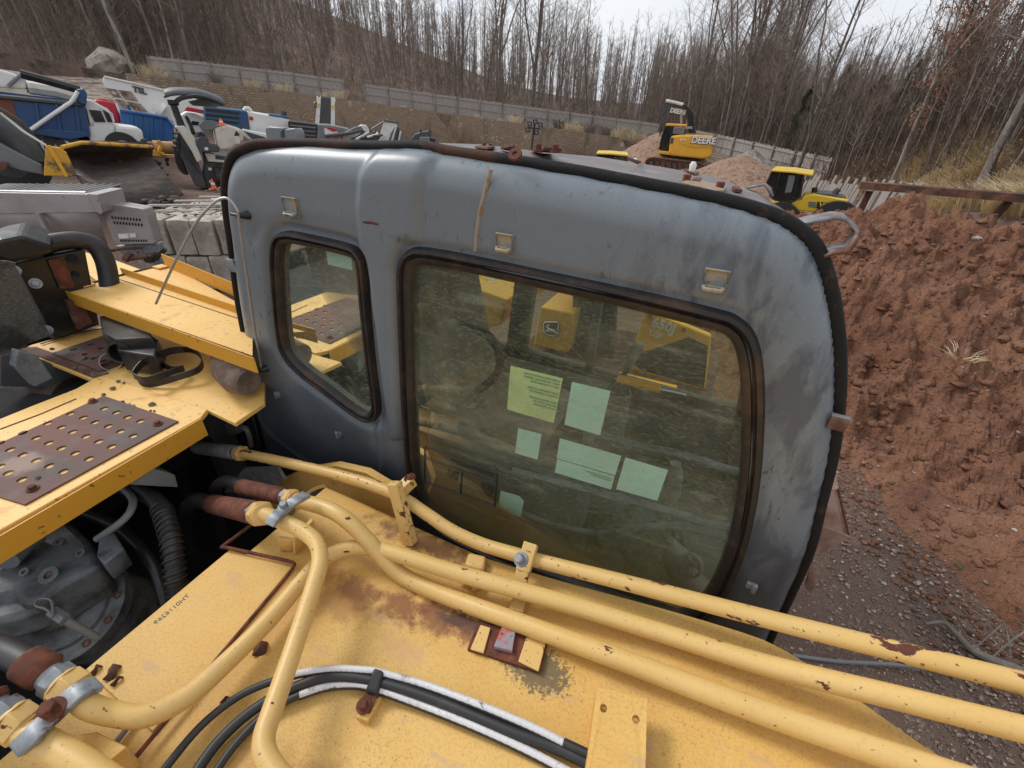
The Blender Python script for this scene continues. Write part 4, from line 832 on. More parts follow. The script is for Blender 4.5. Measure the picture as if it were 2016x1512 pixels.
# propped hood sheet with its ribs
H = lambda x, y, dz=0: at(x, y, Z=-.82+dz)
hA, hB, hC, hD = at(128, 572, X=-2.75), at(328, 520, X=-2.75), at(480, 600, X=-1.62), at(482, 690, X=-1.62)
hA = at(128, 572, Z=-.80); hB = at(328, 519, Z=-.80); hC = at(497, 612, Z=-.80); hD = at(497, 700, Z=-.80)
hood = MB().use('yellow_deck').prism([hA, hB, hC, hD], (0, 0, -.004)).build('engine_hood', parent=EX, smooth=0)
def lip(a, b, h, m='yellow_edge', nm='hood_flange', out=(0, 0, 1)):
    MB().use(m).prism([Vector(a), Vector(b), Vector(b)+Vector(out)*h, Vector(a)+Vector(out)*h], (.004, .004, 0)).build(nm, parent=hood, smooth=0)
lip(at(100, 563, Z=-.79), at(497, 705, Z=-.79), -.062, out=(0, 0, 1))
lip(H(326, 503+22, .02), H(500, 578+22, .02), .07); lip(at(241, 540, Z=-.80), at(497, 627, Z=-.80), .035)
MB().use('ink').tube([at(233, 549, Z=-.798), at(497, 636, Z=-.798)], .0016, 4).build('panel_gap', parent=hood)
MB().use('rust_brown').tube([at(126, 571, Z=-.797), at(232, 543, Z=-.797), at(328, 519, Z=-.797)], .009, 8, flat=.5).build('hood_edge', parent=hood)
for x, y in ((170, 560), (316, 525)): MB().use('yellow_deck').box(at(x, y, Z=-.793), (.06, .05, .006)).build('hood_tab', parent=hood)
# folded yellow sheets behind the hood
MB().use('yellow_deck').prism([at(x, y, Z=-.9) for x, y in ((130, 488), (215, 508), (275, 530), (290, 545), (200, 560), (150, 520))], (0, 0, -.05)).build('side_cover', parent=EX)
MB().use('yellow_deck').prism([at(x, y, Z=-.86) for x, y in ((215, 505), (240, 520), (275, 532), (260, 545), (210, 540))], (0, 0, -.02)).build('side_cover', parent=EX)
# radiator, shroud and top hose
rad = MB().use('black_paint').prism([at(x, y, X=-2.75) for x, y in ((30, 515), (165, 492), (190, 650), (100, 668))], (.0, .0, 0)) if 0 else MB()
def pq(L, m, nm, ext, par=EX, bev=.004, k='X'):
    return MB().use(m).prism([at(x, y, **{k: v}) for x, y, v in L], ext).build(nm, parent=par, bevel=bev, smooth=0)
rb = pq([(30, 518, -2.70), (168, 492, -2.70), (196, 640, -2.70), (108, 668, -2.70)], 'black_paint', 'radiator_shroud', (-.10, 0, 0))
pq([(94, 512, -2.69), (124, 507, -2.69), (148, 565, -2.69), (118, 568, -2.69)], 'rust', 'rusty_strip', (-.005, 0, 0), rb, 0)
pq([(132, 590, -2.66), (165, 600, -2.66), (182, 636, -2.66), (155, 648, -2.66)], 'rust_brown', 'rusty_strip', (-.03, 0, 0), rb, 0)
MB().use('black_flat').tube([at(143, 509, X=-2.688), at(143, 509, X=-2.70)], .02, 14).build('shroud_hole', parent=rb); MB().use('black_flat').tube([at(150, 540, X=-2.688), at(150, 540, X=-2.70)], .013, 14).build('shroud_hole', parent=rb)
mat('fins', (.055, .055, .048), .7, layers=[dict(c2=(.13, .12, .10), scale=60, st=(1, 1, 8), lo=.45, hi=.6), dict(c2=(.02, .018, .015), scale=6, lo=.5, hi=.62, o=3)], bump=[(90, .6, .004)])
pq([(-120, 560, -2.55), (0, 515, -2.55), (30, 522, -2.55), (100, 662, -2.55), (20, 690, -2.55), (-150, 740, -2.55)], 'fins', 'radiator_core', (-.12, 0, 0))
pq([(-80, 500, -2.6), (0, 470, -2.6), (40, 462, -2.6), (100, 480, -2.6), (105, 498, -2.6), (28, 518, -2.6), (0, 512, -2.6), (-90, 545, -2.6)], 'black_paint', 'radiator_tank', (-.25, 0.12, 0), bev=.015)
MB().use('rubber').tube(smooth_path([at(70, 488, X=-2.75), at(105, 478, X=-2.75), at(150, 473, X=-2.74), at(185, 482, X=-2.72), at(205, 510, X=-2.70), at(214, 548, X=-2.68), at(216, 580, X=-2.66)], 6), .040, 16).build('radiator_hose', parent=EX)
MB().use('galv').tube(smooth_path([at(24, 470, X=-2.72), at(25, 455, X=-2.72), at(45, 460, X=-2.72), at(56, 470, X=-2.72)], 4), .007, 8).build('lift_handle', parent=EX)
for x, y in ((28, 533), (70, 558), (92, 650)): MB().use('galv').hexbolt(at(x, y, X=-2.6), (1, -.3, .3), .014, .02).build('bolt', parent=EX, smooth=30)
# counterweight side / dark frame at left edge
pq([(0, 700, -2.5), (40, 692, -2.5), (180, 750, -2.5), (120, 765, -2.5), (0, 760, -2.5)], 'dark_gray', 'frame_panel', (-.1, 0, 0))
pq([(35, 690, -2.3), (75, 700, -2.3), (105, 745, -2.3), (70, 762, -2.3), (30, 722, -2.3)], 'pump_gray', 'frame_bracket', (-.05, 0, 0))
MB().use('rust_brown').tube([at(-40, 700, Z=-1.0), at(0, 688, Z=-1.0), at(50, 680, Z=-1.0)], .02, 10).build('hinge_pin', parent=EX)
MB().use('bucket_in').tube([at(-80, 750, Z=-1.2), at(0, 768, Z=-1.2), at(80, 782, Z=-1.2), at(150, 790, Z=-1.2)], .11, 20).build('exhaust_pipe', parent=EX)
# bay walls, coloured near black to stand in for the shade of the pit
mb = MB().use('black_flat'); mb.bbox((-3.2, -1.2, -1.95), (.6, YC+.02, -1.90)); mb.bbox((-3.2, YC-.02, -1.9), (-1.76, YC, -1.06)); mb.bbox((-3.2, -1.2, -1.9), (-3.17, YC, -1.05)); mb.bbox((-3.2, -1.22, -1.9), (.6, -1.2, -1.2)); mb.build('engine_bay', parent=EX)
MB().use('dark_gray').bbox((-1.98, .88, -1.9), (-1.90, .99, -1.03)).build('bay_post', parent=EX)
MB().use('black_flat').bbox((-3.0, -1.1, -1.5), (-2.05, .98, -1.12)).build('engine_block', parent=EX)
pq([(430, 840, -1.95), (500, 800, -1.95), (530, 900, -1.95), (545, 990, -1.95), (450, 960, -1.95)], 'dark_gray', 'bay_side_plate', (-.03, 0, 0))
pq([(224, 945, -1.55), (290, 918, -1.55), (345, 935, -1.55), (352, 960, -1.55), (260, 955, -1.55)], 'mid_gray', 'pump_cover', (-.15, 0, 0))
# hydraulic pump
pc = at(130, 1200, Z=-1.46)
n = Vector((.25, -.35, .9)).normalized()
q = MB().use('pump_gray'); q.tube([pc-n*.05, pc-n*.004, pc], [.165, .165, .158], 48); q.tube([pc, pc+n*.012], [.125, .12], 40); q.tube([pc-n*.3, pc-n*.05], .15, 32)
pump = q.build('hydraulic_pump', parent=EX)
u = n.orthogonal().normalized(); w = n.cross(u)
for k in range(12):
    a = 2*math.pi*k/12; c = pc+(u*math.cos(a)+w*math.sin(a))*.145
    MB().use('rust_brown').ring(c-n*.002, c+n*.004, .006, .012, 14).build('flange_bolt', parent=pump)
def pump_body():
    L = [(0, 1070), (60, 1035), (130, 1020), (175, 1062), (190, 1095), (200, 1110), (120, 1150), (70, 1185), (40, 1190), (20, 1170), (-60, 1190), (-60, 1080)]
    q = MB().use('pump_gray').prism([at(x, y, Z=-1.30) for x, y in L], (0, .0, -.16)); q.build('pump_housing', parent=pump, bevel=.02)
    L = [(-60, 1180), (20, 1150), (120, 1105), (190, 1075), (205, 1095), (200, 1120), (120, 1160), (70, 1200), (45, 1210), (-60, 1240)]
    MB().use('pump_gray').prism([at(x, y, Z=-1.33) for x, y in L], (0, 0, -.10)).build('pump_rib', parent=pump, bevel=.018)
pump_body()
for x, y, r in ((98, 1133, .026), (118, 1067, .015), (72, 1075, .013), (160, 1090, .014), (50, 1127, .013)):
    c = at(x, y, Z=-1.295); MB().use('pump_gray').ring(c, c+n*.008, r*.45, r, 20).use('rust_brown').cyl(c-n*.0, c+n*.004, r*.42, 12).build('port_plug', parent=pump)
MB().use('pump_gray').prism([at(x, y, Z=-1.26) for x, y in ((195, 1060), (225, 1048), (243, 1080), (205, 1110), (190, 1095))], (0, 0, -.08)).build('valve_block', parent=pump, bevel=.004)
q = MB().use('mid_gray').tube(smooth_path([at(x, y, Z=-1.28) for x, y in ((104, 1215), (92, 1200), (70, 1192), (76, 1180), (98, 1180), (104, 1195), (104, 1212))], 4), .0035, 6); q.tube([at(104, 1205, Z=-1.3), at(130, 1222, Z=-1.3)], .016, 6); q.tube([at(130, 1222, Z=-1.3), at(190, 1255, Z=-1.38)], .011, 10); q.build('dipstick', parent=pump)
MB().use('mid_gray').tube([at(x, y, Z=-1.25) for x, y in ((0, 1100), (30, 1070), (62, 1045))], .05, 16).build('suction_pipe', parent=pump)
# tracks and undercarriage below
for yy in (-.6, 2.1):
    q = MB().use('rust_brown'); q.tube([(-2.6, yy, GZ+.45), (.05, yy, GZ+.45)], .44, 10, flat=1.0); q.build('track', parent=EX)
q = MB().use('rust_brown').bbox((.24, 1.05, GZ+.35), (.42, 1.45, GZ+1.1)).bbox((.0, 1.0, -1.76), (.4, 1.9, -1.69)); q.build('step_frame', parent=EX)
MB().use('dark_gray').bbox((-3.2, -1.2, GZ+1.0), (.3, 1.9, -1.96)).build('upper_frame', parent=EX)
# ------------------------------------------------------------------ loose things lying on the decks
def loose(q, nm, label, cat, org, group=None, **kw): return q.build(nm, org=org, label=label, cat=cat, group=group, **kw)
bo = D_(330, 725)
bl = smooth_path([D_(x, y, h) for x, y, h in ((268, 738, .012), (275, 752, .01), (300, 756, .01), (345, 744, .03), (390, 728, .04), (398, 708, .03), (380, 690, .02), (345, 690, .03), (318, 700, .04), (318, 715, .03), (340, 727, .02), (362, 725, .03), (330, 735, .045), (290, 748, .05), (268, 742, .05), (264, 735, .045), (285, 712, .06), (330, 692, .06), (360, 688, .05))], 5)
loose(MB().use('rubber').tube(bl, .014, 8, flat=None, up=(0, 0, 1), cap=True) if 0 else MB().use('rubber').sweep(bl, [(-.0018, -.014), (.0018, -.014), (.0018, .014), (-.0018, .014)], (0, 0, 1), closed=False), 'fan_belt', 'black rubber fan belt lying in twisted loops on the yellow deck', 'belt', bo)
ib = D_(270, 700)
IB = root('intake_box', ib, 'black metal intake box with a round pipe stub beside the fan belt', 'pipe box')
MB().use('black_paint').prism([at(x, y, Z=-.90) for x, y in ((222, 668), (300, 660), (312, 668), (305, 700), (232, 690))], (0, 0, -.095)).build('box_body', parent=IB, bevel=.006)
MB().use('black_paint').prism([at(x, y, Z=-.86) for x, y in ((195, 622), (230, 618), (290, 640), (300, 664), (225, 668), (200, 655))], (0, 0, -.12)).build('box_flange', parent=IB, bevel=.006)
a = at(256, 683, Z=-.93); b = a+Vector((.40, -.55, .10)).normalized()*.075; MB().use('black_flat').tube([a, a+(b-a)*.3], .038, 20).build('pipe_throat', parent=IB); MB().use('black_paint').ring(a, b, .039, .043, 32).ring(a+(b-a)*.8, a+(b-a)*1.04, .0385, .047, 32).build('pipe_stub', parent=IB)
loose(MB().use('stainless').ring(D_(218, 712, .004), D_(218, 712, .028), .036, .038, 28), 'band_clamp', 'thin steel band clamp ring leaning at the intake box', 'clamp', D_(218, 712))
mat('burlap', (.11, .075, .055), .95, layers=[dict(c2=(.19, .13, .10), scale=14, lo=.45, hi=.6)], bump=[(40, .8, .01)])
q = MB().use('burlap').tube([at(x, y, Z=-.93) for x, y in ((436, 700), (448, 728), (468, 746), (490, 754))], [.04, .058, .06, .05], 18)
loose(q, 'muffler', 'dented brown muffler lying on the deck against the cab', 'muffler', D_(450, 760))
st_px = [(103, 687, .012, 'small dark stone at the far left corner of the rusty perforated plate', 'B'), (223, 764, .013, 'dark pebble just above the corner of the brown step plate'), (203, 776, .010, 'flat dark pebble on the top corner of the step plate'), (299, 795, .013, 'largest dark pebble between the step plate and the deck seam'), (240, 791, .008, 'tiny dark pebble at the upper edge of the step plate'), (254, 795, .007, 'tiny oval pebble beside the pale chip on the deck'), (262, 798, .008, 'pale beige stone chip beside the step plate'), (296, 808, .006, 'left one of two tiny pebbles at the edge of the step plate'), (303, 809, .006, 'right one of two tiny pebbles at the edge of the step plate'), (148, 723, .014, 'dark lump of grit on the brown deck angle'), (184, 737, .015, 'flat dark scrap where the two decks meet'), (164, 705, .020, 'dark angular stone on the rusty perforated plate'), (234, 750, .010, 'small dark pebble on the deck seam'), (244, 753, .008, 'tiny dark pebble on the deck seam below the belt'), (353, 692, .012, 'black crumb of dirt inside the belt loops, topmost'), (305, 720, .013, 'black crumb of dirt under the belt, lowest'), (74, 943, .012, 'dark grit crumb beside the lowest bolt of the step plate')]
for k, q_ in enumerate(st_px):
    x, y, r, lab = q_[:4]; c = D_(x, y, r*.5); loose(MB().use('concrete' if 'pale' in lab else 'stone').blob(c, r, k, .5, (1, 1, .6)), 'pebble', lab, 'pebble', D_(x, y), smooth=0)
lf = [(732, 1325, 'curled dark dead leaf on the boom below the tube bend', (512, 1277), .022), (1, 1, 'red-brown dead leaf in two lobes beside the steel clamp', (221, 1324), .02), (1, 1, 'small dead leaf tucked at the clamp edge', (188, 1320), .014), (1, 1, 'small rusty leaf scrap below the two-lobed leaf', (230, 1341), .013), (1, 1, 'tiny dark leaf chip on the boom left of the small hoses', (442, 1378), .010)]
for k, (_, _, lab, (x, y), r) in enumerate(lf):
    c = onb(x, y, .016 if k in (1, 2, 3) else .004); pts = [c+Vector((r*math.cos(a)*(.6+.4*math.cos(2*a+k)), r*math.sin(a), .006*math.sin(3*a))) for a in np.linspace(0, 2*math.pi, 11)[:-1]]
    q = MB().use('dead_leaf'); q.add(pts+[c+Vector((0, 0, .008))], [(i, (i+1) % 10, 10) for i in range(10)]); loose(q, 'dead_leaf', lab, 'leaf', c, solid=.0008)
# ================================================================== ground, yard, wall, bank
from mathutils import noise as mn
def fbm(x, y, s=1, o=5, seed=0): return mn.fractal(Vector((x*s, y*s, seed*7.3)), 1.0, 2.1, o)
ctl = []
for x, y, r in ((300, 385, 16.5), (100, 405, 15.5), (400, 372, 20), (60, 285, 27), (200, 285, 26), (-200, 380, 18), (60, 400, 15.5)): p = at(x, y, r=r); ctl.append((p.x, p.y, p.z))
for x in (250, 380, 500): p = at(x, 500, r=10.3); ctl.append((p.x, p.y, -3.5))
for x, r, z in ((300, 57, -2.6), (100, 57, -1.8), (600, 55, -3.6), (900, 53, -5.2), (1262, 50, -5.9), (1500, 43, -6), (600, 24, -3.4), (900, 22, -4.4), (1200, 24, -5.2), (1350, 34, -4.6), (1560, 20, -5.2), (1750, 22, -5.2), (1400, 13, -3.6), (900, 12, -3.3), (2016, 15, -4.2), (1000, 8, -3.05), (1600, 6, -3.05)):
    p = at(x, 400, r=r); ctl.append((p.x, p.y, z))
for a in range(0, 360, 30): ctl.append((4*math.cos(math.radians(a)), 4*math.sin(math.radians(a)), GZ)); 
for a in (180, 200, 220, 240, 260, 280, 300, 320, 340, 0): ctl.append((25*math.cos(math.radians(a)), 25*math.sin(math.radians(a)), GZ if a > 190 else -2.2))
CT = np.array(ctl)
def gz(x, y):
    d = (CT[:, 0]-x)**2+(CT[:, 1]-y)**2; w = 1/(d+1.5)**2.0; return float((w*CT[:, 2]).sum()/w.sum())
mb = MB().use('ground')
def axis(n, lim, p=2.2): t = np.linspace(-1, 1, n); return np.sign(t)*np.abs(t)**p*lim
gx = axis(120, 260); gy = axis(120, 260)
mb.grid([[Vector((x, y, gz(x, y)+.03*fbm(x, y, .5))) for x in gx] for y in gy])
mb.build('ground', kind='structure', smooth=180)
# wall line: (px, top py, r)
WL = [(245, 143, 59), (270, 146, 58.5), (504, 172, 57), (900, 225, 54), (1262, 277, 51), (1400, 298, 48), (1475, 318, 45)]
wt = [at(*w[:2], r=w[2]) for w in WL]
def seglerp(P, t):
    i = min(int(t), len(P)-2); return P[i].lerp(P[i+1], t-i)
mb = MB().use('block_wall'); top = [seglerp(wt, t) for t in np.linspace(0, len(wt)-1, 60)]
L = 0; uvs = []; vs = []
for i, p in enumerate(top):
    if i: L += (p-top[i-1]).length
    b = gz(p.x, p.y)-.6
    n = Vector((p.x, p.y, 0)).normalized()
    vs.append((p, L))
me_v = []; me_f = []; me_uv = []
for i, (p, l) in enumerate(vs):
    n = Vector((p.x, p.y, 0)).normalized(); b = gz(p.x, p.y)-.8
    for q, w in ((p+n*.45, 0), (p, .0), (Vector((p.x, p.y, b))-n*.25, p.z-b)): me_v.append(q); me_uv.append((l, 10-w))
for i in range(len(vs)-1):
    for k in range(2): me_f.append((i*3+k, i*3+k+1, (i+1)*3+k+1, (i+1)*3+k))
mbw = MB().use('block_wall').add(me_v, me_f); ow = mbw.build('retaining_wall', org=top[0], label='long tan block retaining wall behind the yard, dark stained along its top', cat='wall', smooth=0)
uvl = ow.data.uv_layers.new(name='UVMap')
for poly in ow.data.polygons:
    for li in poly.loop_indices: uvl.data[li].uv = me_uv[ow.data.loops[li].vertex_index]
# hillside behind
HL = WL+[(1600, 372, 35), (1750, 398, 27), (1900, 410, 20.5), (2016, 418, 18.5), (2300, 440, 16), (2700, 500, 14), (3400, 700, 12)]
HL = [(-700, 40, 75), (-250, 70, 66), (0, 100, 62)]+HL
hl = [at(*w[:2], r=w[2]) for w in HL]
hs_ = []; NS = 110
def hillpt(t, d):
    p = seglerp(hl, t); q = Vector((p.x, p.y, 0)).normalized(); k = t/(len(hl)-1)
    sl = .33-.26*float(sstep(np.array(k), .30, .42))
    e_ = max(0, d-2.6); z = p.z-.1+e_*sl*(1-.3*min(d, 60)/60)+.24*min(e_, 7)*float(sstep(np.array(k), .62, .72))+.35*fbm(p.x+q.x*d, p.y+q.y*d, .15)*min(1, e_/3)
    return Vector((p.x+q.x*d, p.y+q.y*d, z-.05))
rows = [[hillpt(t, d) for t in np.linspace(0, len(hl)-1, NS)] for d in (-.0, .4, 1.2, 2.5, 4, 6, 9, 13, 18, 24, 32, 42, 55, 75, 110)]
rows = [[Vector((p.x, p.y, min(p.z, gz(p.x, p.y))-2.5)) for p in rows[0]]]+rows
MB().use('leaf_litter').grid(rows).build('hillside', kind='structure', smooth=180)
def tline(px):
    best = min(np.linspace(0, len(hl)-1, 600), key=lambda t: abs(pix(seglerp(hl, t))[0]-px)); return best
# the pale scraped bank at the left end of the wall
rows = []
for i in range(14):
    t = i/13; rows.append([at(x, 205+(y-205)*t, r=45+14*t)+Vector((0, 0, .15*fbm(x*.05, i, 1))) for x, y in ((-150, 120), (0, 136), (90, 146), (160, 152), (230, 156), (285, 158), (330, 175))])
mat('scree', (.36, .29, .24), 1, layers=[dict(c2=(.12, .085, .06), scale=1.2, lo=.45, hi=.6, d=8), dict(c2=(.5, .45, .4), scale=3, lo=.58, hi=.7)], bump=[(3, .8, .2)])
rows = [[p-Vector((0, 0, 3)) for p in rows[0]]]+rows
MB().use('scree').grid(rows).build('scraped_bank', kind='structure', smooth=180)
# dirt bank on the right
crest = [(1380, 415, 11.5), (1500, 419, 11.3), (1600, 417, 11.2), (1680, 404, 11), (1760, 396, 11.2), (1860, 412, 11.5), (1960, 422, 11.6), (2050, 428, 11.5), (2300, 440, 11), (2700, 520, 9)]
base = [(1380, 760), (1500, 820), (1600, 880), (1680, 935), (1760, 1000), (1860, 1090), (1960, 1200), (2050, 1290), (2300, 1500), (2700, 1800)]
cp = [at(*c[:2], r=c[2]) for c in crest]; bp_ = [at(*b, Z=GZ-.03) for b in base]
nu, nv = 300, 210; rows = []
for j in range(nv+1):
    v = j/nv; row = []
    for i in range(nu+1):
        u = i/nu*(len(cp)-1); a = seglerp(bp_, u); b = seglerp(cp, u)
        if v <= .8:
            t = v/.8; p = a.lerp(b, t); p.z = a.z+(b.z-a.z)*(t**.85)
        else:
            t = (v-.8)/.2; q = Vector((b.x, b.y, 0)).normalized(); p = b+q*3.5*t; p.z = b.z-t*2.6
        e = min(1, v*8)*1.0
        if v < .2: p.x += .35*fbm(p.x, p.y, .9, 3, 21)*(1-v*5); p.y += .35*fbm(p.x, p.y, .9, 3, 22)*(1-v*5)
        x, y = p.x, p.y
        rid = abs(fbm(x, y, 1.3, 5, 1)); cl = max(0, fbm(x, y, 4.0, 4, 2)); big = fbm(x, y, .45, 3, 3)
        p.z += e*(.30*big+.30*rid-.10+.24*cl+.10*fbm(x, y, 7, 4, 4)+.015*fbm(x, y, 25, 2, 5)) - .06*e
        row.append(p)
    rows.append(row)
# hollow dug by the cab
hc_ = at(1700, 660, r=7.2)
for row in rows:
    for p in row:
        d = math.hypot(p.x-hc_.x, (p.y-hc_.y)*.8); p.z -= .38*math.exp(-(d/.6)**2)
MB().use('soil').grid(rows).build('dirt_bank', kind='structure', smooth=180)
ROWS = rows
q = MB().use('soil'); rnd = random.Random(3)
ico = []; bm = bmesh.new(); bmesh.ops.create_icosphere(bm, subdivisions=1, radius=1); IV = [v.co.copy() for v in bm.verts]; IF = [tuple(v.index for v in f.verts) for f in bm.faces]; bm.free()
def clod(q, c, r, fl=.7):
    R = Euler([rnd.uniform(0, 6.3) for _ in range(3)]).to_matrix(); s = Vector([rnd.uniform(.6, 1.2) for _ in range(3)])
    q.add([c+Vector(((R@v).x*s.x, (R@v).y*s.y, (R@v).z*s.z*fl))*r*rnd.uniform(.8, 1.15) for v in IV], IF)
for k in range(4200):
    row = rows[int(rnd.random()**1.0*nv*.85)]; p = row[rnd.randrange(60, nu)]
    if rnd.random() > .25+.9*max(0, fbm(p.x, p.y, .8, 2, 9)+.35): continue
    clod(q, p, .012+.085*rnd.random()**4)
for k in range(1500):
    p = rows[0][rnd.randrange(60, nu)].copy(); p.x += rnd.gauss(0, .28); p.y += -abs(rnd.gauss(0, .35)); p.z = GZ+.005; clod(q, p, .006+.03*rnd.random()**4)
q.build('dirt_clods', kind='stuff', smooth=60)
q = MB().use('concrete')
mat('pebble_mix', (.22, .15, .115), .9, layers=[dict(c2=(.40, .32, .27), scale=37, lo=.55, hi=.6, d=1), dict(c2=(.16, .10, .08), scale=29, lo=.55, hi=.62, d=1, o=4)])
q = MB().use('pebble_mix')
for k in range(3800):
    x, y = rnd.uniform(1530, 2100), rnd.uniform(860, 1512); p = at(x, y, Z=GZ)
    if p.length > 9: continue
    p.z = gz(p.x, p.y)+.004; clod(q, p, .006+.016*rnd.random()**3)
for k in range(500):
    row = rows[int(rnd.random()*nv*.8)]; p = row[rnd.randrange(60, nu)]; clod(q, p+Vector((0, 0, .01)), .008+.02*rnd.random()**3)
q.build('loose_gravel', kind='stuff', smooth=60)
def bankpt(x, y):
    d = Vector(ray(x, y)).normalized(); best = None
    for row in rows[::2]:
        for p in row[::2]:
            e = (p-d*p.dot(d)).length
            if p.dot(d) > 0 and (best is None or e < best[0]): best = (e, p)
    return best[1]
for x, y, r, lab in ((1892, 998, .035, 'pale pink upright stone chip on the red dirt'), (1995, 1045, .03, 'white stone chip at the right edge of the dirt'), (1985, 468, .07, 'pale angular stone high on the dirt bank at the right'), (1925, 473, .09, 'flat grey stone high on the dirt bank'), (1942, 495, .12, 'wide red clod near the crest of the dirt bank')):
    p = bankpt(x, y); loose(MB().use('soil' if 'clod' in lab else 'concrete').blob(p+Vector((0, 0, r*.3)), r, int(x), .5, (1, .8, .6)), 'stone', lab, 'stone', p, smooth=0)
def tuft(nm, c, h, n, m, lab, cat, group=None, w=.25, rad=.004, seed=0, build=True, lean=.5):
    rn = random.Random(seed); q = MB().use(m)
    for k in range(n):
        a = rn.uniform(0, 6.28); rr_ = w*rn.random(); b = Vector(c)+Vector((math.cos(a)*rr_*.5, math.sin(a)*rr_*.5, 0)); L_ = h*rn.uniform(.5, 1)
        d = Vector((math.cos(a)*lean*rn.random(), math.sin(a)*lean*rn.random(), 1)).normalized(); m1 = b+d*L_*.6; t = m1+(d+Vector((math.cos(a)*.5, math.sin(a)*.5, -.3))).normalized()*L_*.4
        q.tube([b, m1, t], [rad, rad*.8, rad*.3], 3, cap=False)
    return q.build(nm, org=c, label=lab, cat=cat, group=group, smooth=0)
tuft('dry_tuft', bankpt(1880, 712), .22, 26, 'dry_grass', 'straw coloured dry tuft lying on the red dirt slope', 'dry grass', rad=.0035, lean=1.6)
tuft('dry_tuft', bankpt(1870, 630), .12, 8, 'dry_grass', 'thin wispy dry stalk above the straw tuft on the dirt', 'dry grass', rad=.002, lean=1.8)
gw = at(1893, 1115, Z=GZ+.02); q = MB().use('green_weed'); rn = random.Random(5)
for k in range(90):
    c = gw+Vector((rn.gauss(0, .04), rn.gauss(0, .04), rn.uniform(0, .03))); q.add([c, c+Vector((rn.uniform(-.02, .02), rn.uniform(-.02, .02), .012)), c+Vector((rn.uniform(-.02, .02), rn.uniform(-.02, .02), .004))], [(0, 1, 2)])
q.build('weed', org=gw, label='small green weed growing in the gravel below the dirt bank', cat='weed')
rt = [at(x, y, Z=GZ+h) for x, y, h in ((1822, 1228, .03), (1858, 1226, .04), (1885, 1250, .05), (1915, 1280, .05), (1950, 1298, .06), (1985, 1312, .05), (2040, 1330, .04), (2140, 1350, .0))]
q = MB().use('bark'); q.tube(smooth_path(rt, 5), [.008+.022*min(1, i/22) for i in range(36)], 8); q.tube(smooth_path([rt[4], at(1990, 1262, Z=GZ+.15), at(2020, 1240, Z=GZ+.2), at(2004, 1225, Z=GZ+.1)], 5), .006, 6); q.tube(smooth_path([rt[3], at(1950, 1250, Z=GZ+.12), at(1978, 1232, Z=GZ+.13), at(1990, 1290, Z=GZ+.1)], 5), .005, 6)
q.build('root', org=rt[3], label='dead twisted tree root lying on the gravel', cat='root')
cb = [at(x, y, Z=GZ+h) for x, y, h in ((1560, 1290, .02), (1650, 1302, .03), (1760, 1308, .04), (1850, 1318, .05), (1960, 1318, .05), (2150, 1312, .05))]
MB().use('mid_gray').tube(smooth_path(cb, 5), .012, 8).build('cable', org=cb[2], label='grey cable lying across the gravel beyond the top boom tube', cat='cable')
# ------------------------------------------------------------------ fences
def fence(pts, hgt, lab, step=2.4, lean=0, seed=0, bwd=.14, ragged=.04):
    rn = random.Random(seed); P = [Vector(p) for p in pts]; o = P[0]; R_ = root('wooden_fence', o, lab, 'fence')
    Ls = [0]
    for a, b in zip(P[:-1], P[1:]): Ls.append(Ls[-1]+(b-a).length)
    def along(s):
        s = min(max(s, 0), Ls[-1]-1e-4)
        for i in range(len(P)-1):
            if s <= Ls[i+1]: return P[i].lerp(P[i+1], (s-Ls[i])/(Ls[i+1]-Ls[i])), (P[i+1]-P[i]).normalized()
    q = MB().use('wood_fence'); s = 0
    while s < Ls[-1]-bwd:
        p, t = along(s); p2, _ = along(s+bwd*.93); n = Vector((t.y, -t.x, 0)).normalized(); 
        if n.dot(p) > 0: n = -n
        h = hgt+rn.uniform(-ragged, ragged); up = (Vector((0, 0, 1))+n*lean*.0+t*(lean+rn.gauss(0, .06*(1 if lean else 0)))).normalized()*h; off = n*rn.uniform(-.012, .012)
        q.prism([p+off, p2+off, p2+off+up, p+off+up], -n*.02); s += bwd
    q.build('board_panel', parent=R_, smooth=0)
    s = 0
    while s < Ls[-1]+.01:
        p, t = along(s); n = Vector((t.y, -t.x, 0)).normalized()
        if n.dot(p) > 0: n = -n
        if not lean: MB().use('bark_pale').box(p+n*.09+Vector((0, 0, hgt*.5+.03)), (.11, .11, hgt+.1), Matrix.Rotation(math.atan2(t.y, t.x), 3, 'Z')).build('post', parent=R_, smooth=0)
        s += step
    if not lean:
        for z in (.35, 1.0, 1.6):
            q = MB().use('wood_fence')
            for i in range(len(P)-1):
                t = (P[i+1]-P[i]).normalized(); n = Vector((t.y, -t.x, 0)).normalized()
                if n.dot(P[i]) > 0: n = -n
                z0 = Vector((0, 0, z*hgt/1.8)); q.prism([P[i]+z0+n*.022, P[i+1]+z0+n*.022, P[i+1]+z0+n*.022+Vector((0, 0, .09)), P[i]+z0+n*.022+Vector((0, 0, .09))], n*.04)
            q.build('rail', parent=R_, smooth=0)
    return R_
def ftop(L, h):
    "fence points from its top edge"
    return [at(x, y, r=r)-Vector((0, 0, h)) for x, y, r in L]
fence(ftop([(289, 110, 60), (400, 122, 59.5), (560, 141, 59), (677, 157, 58)], 2.1), 2.1, 'grey weathered board fence on the left end of the wall', seed=1)
fence(ftop([(716, 165, 57.4), (900, 191, 56), (1100, 218, 54.5), (1300, 244, 52.5)], 2.05), 2.05, 'long grey board fence on the wall, from the gap to the yellow excavator', seed=2)
fence(ftop([(1366, 256, 51), (1430, 268, 49), (1560, 296, 43), (1640, 312, 39)], 2.0), 2.0, 'grey board fence to the right of the yellow excavator', seed=3)
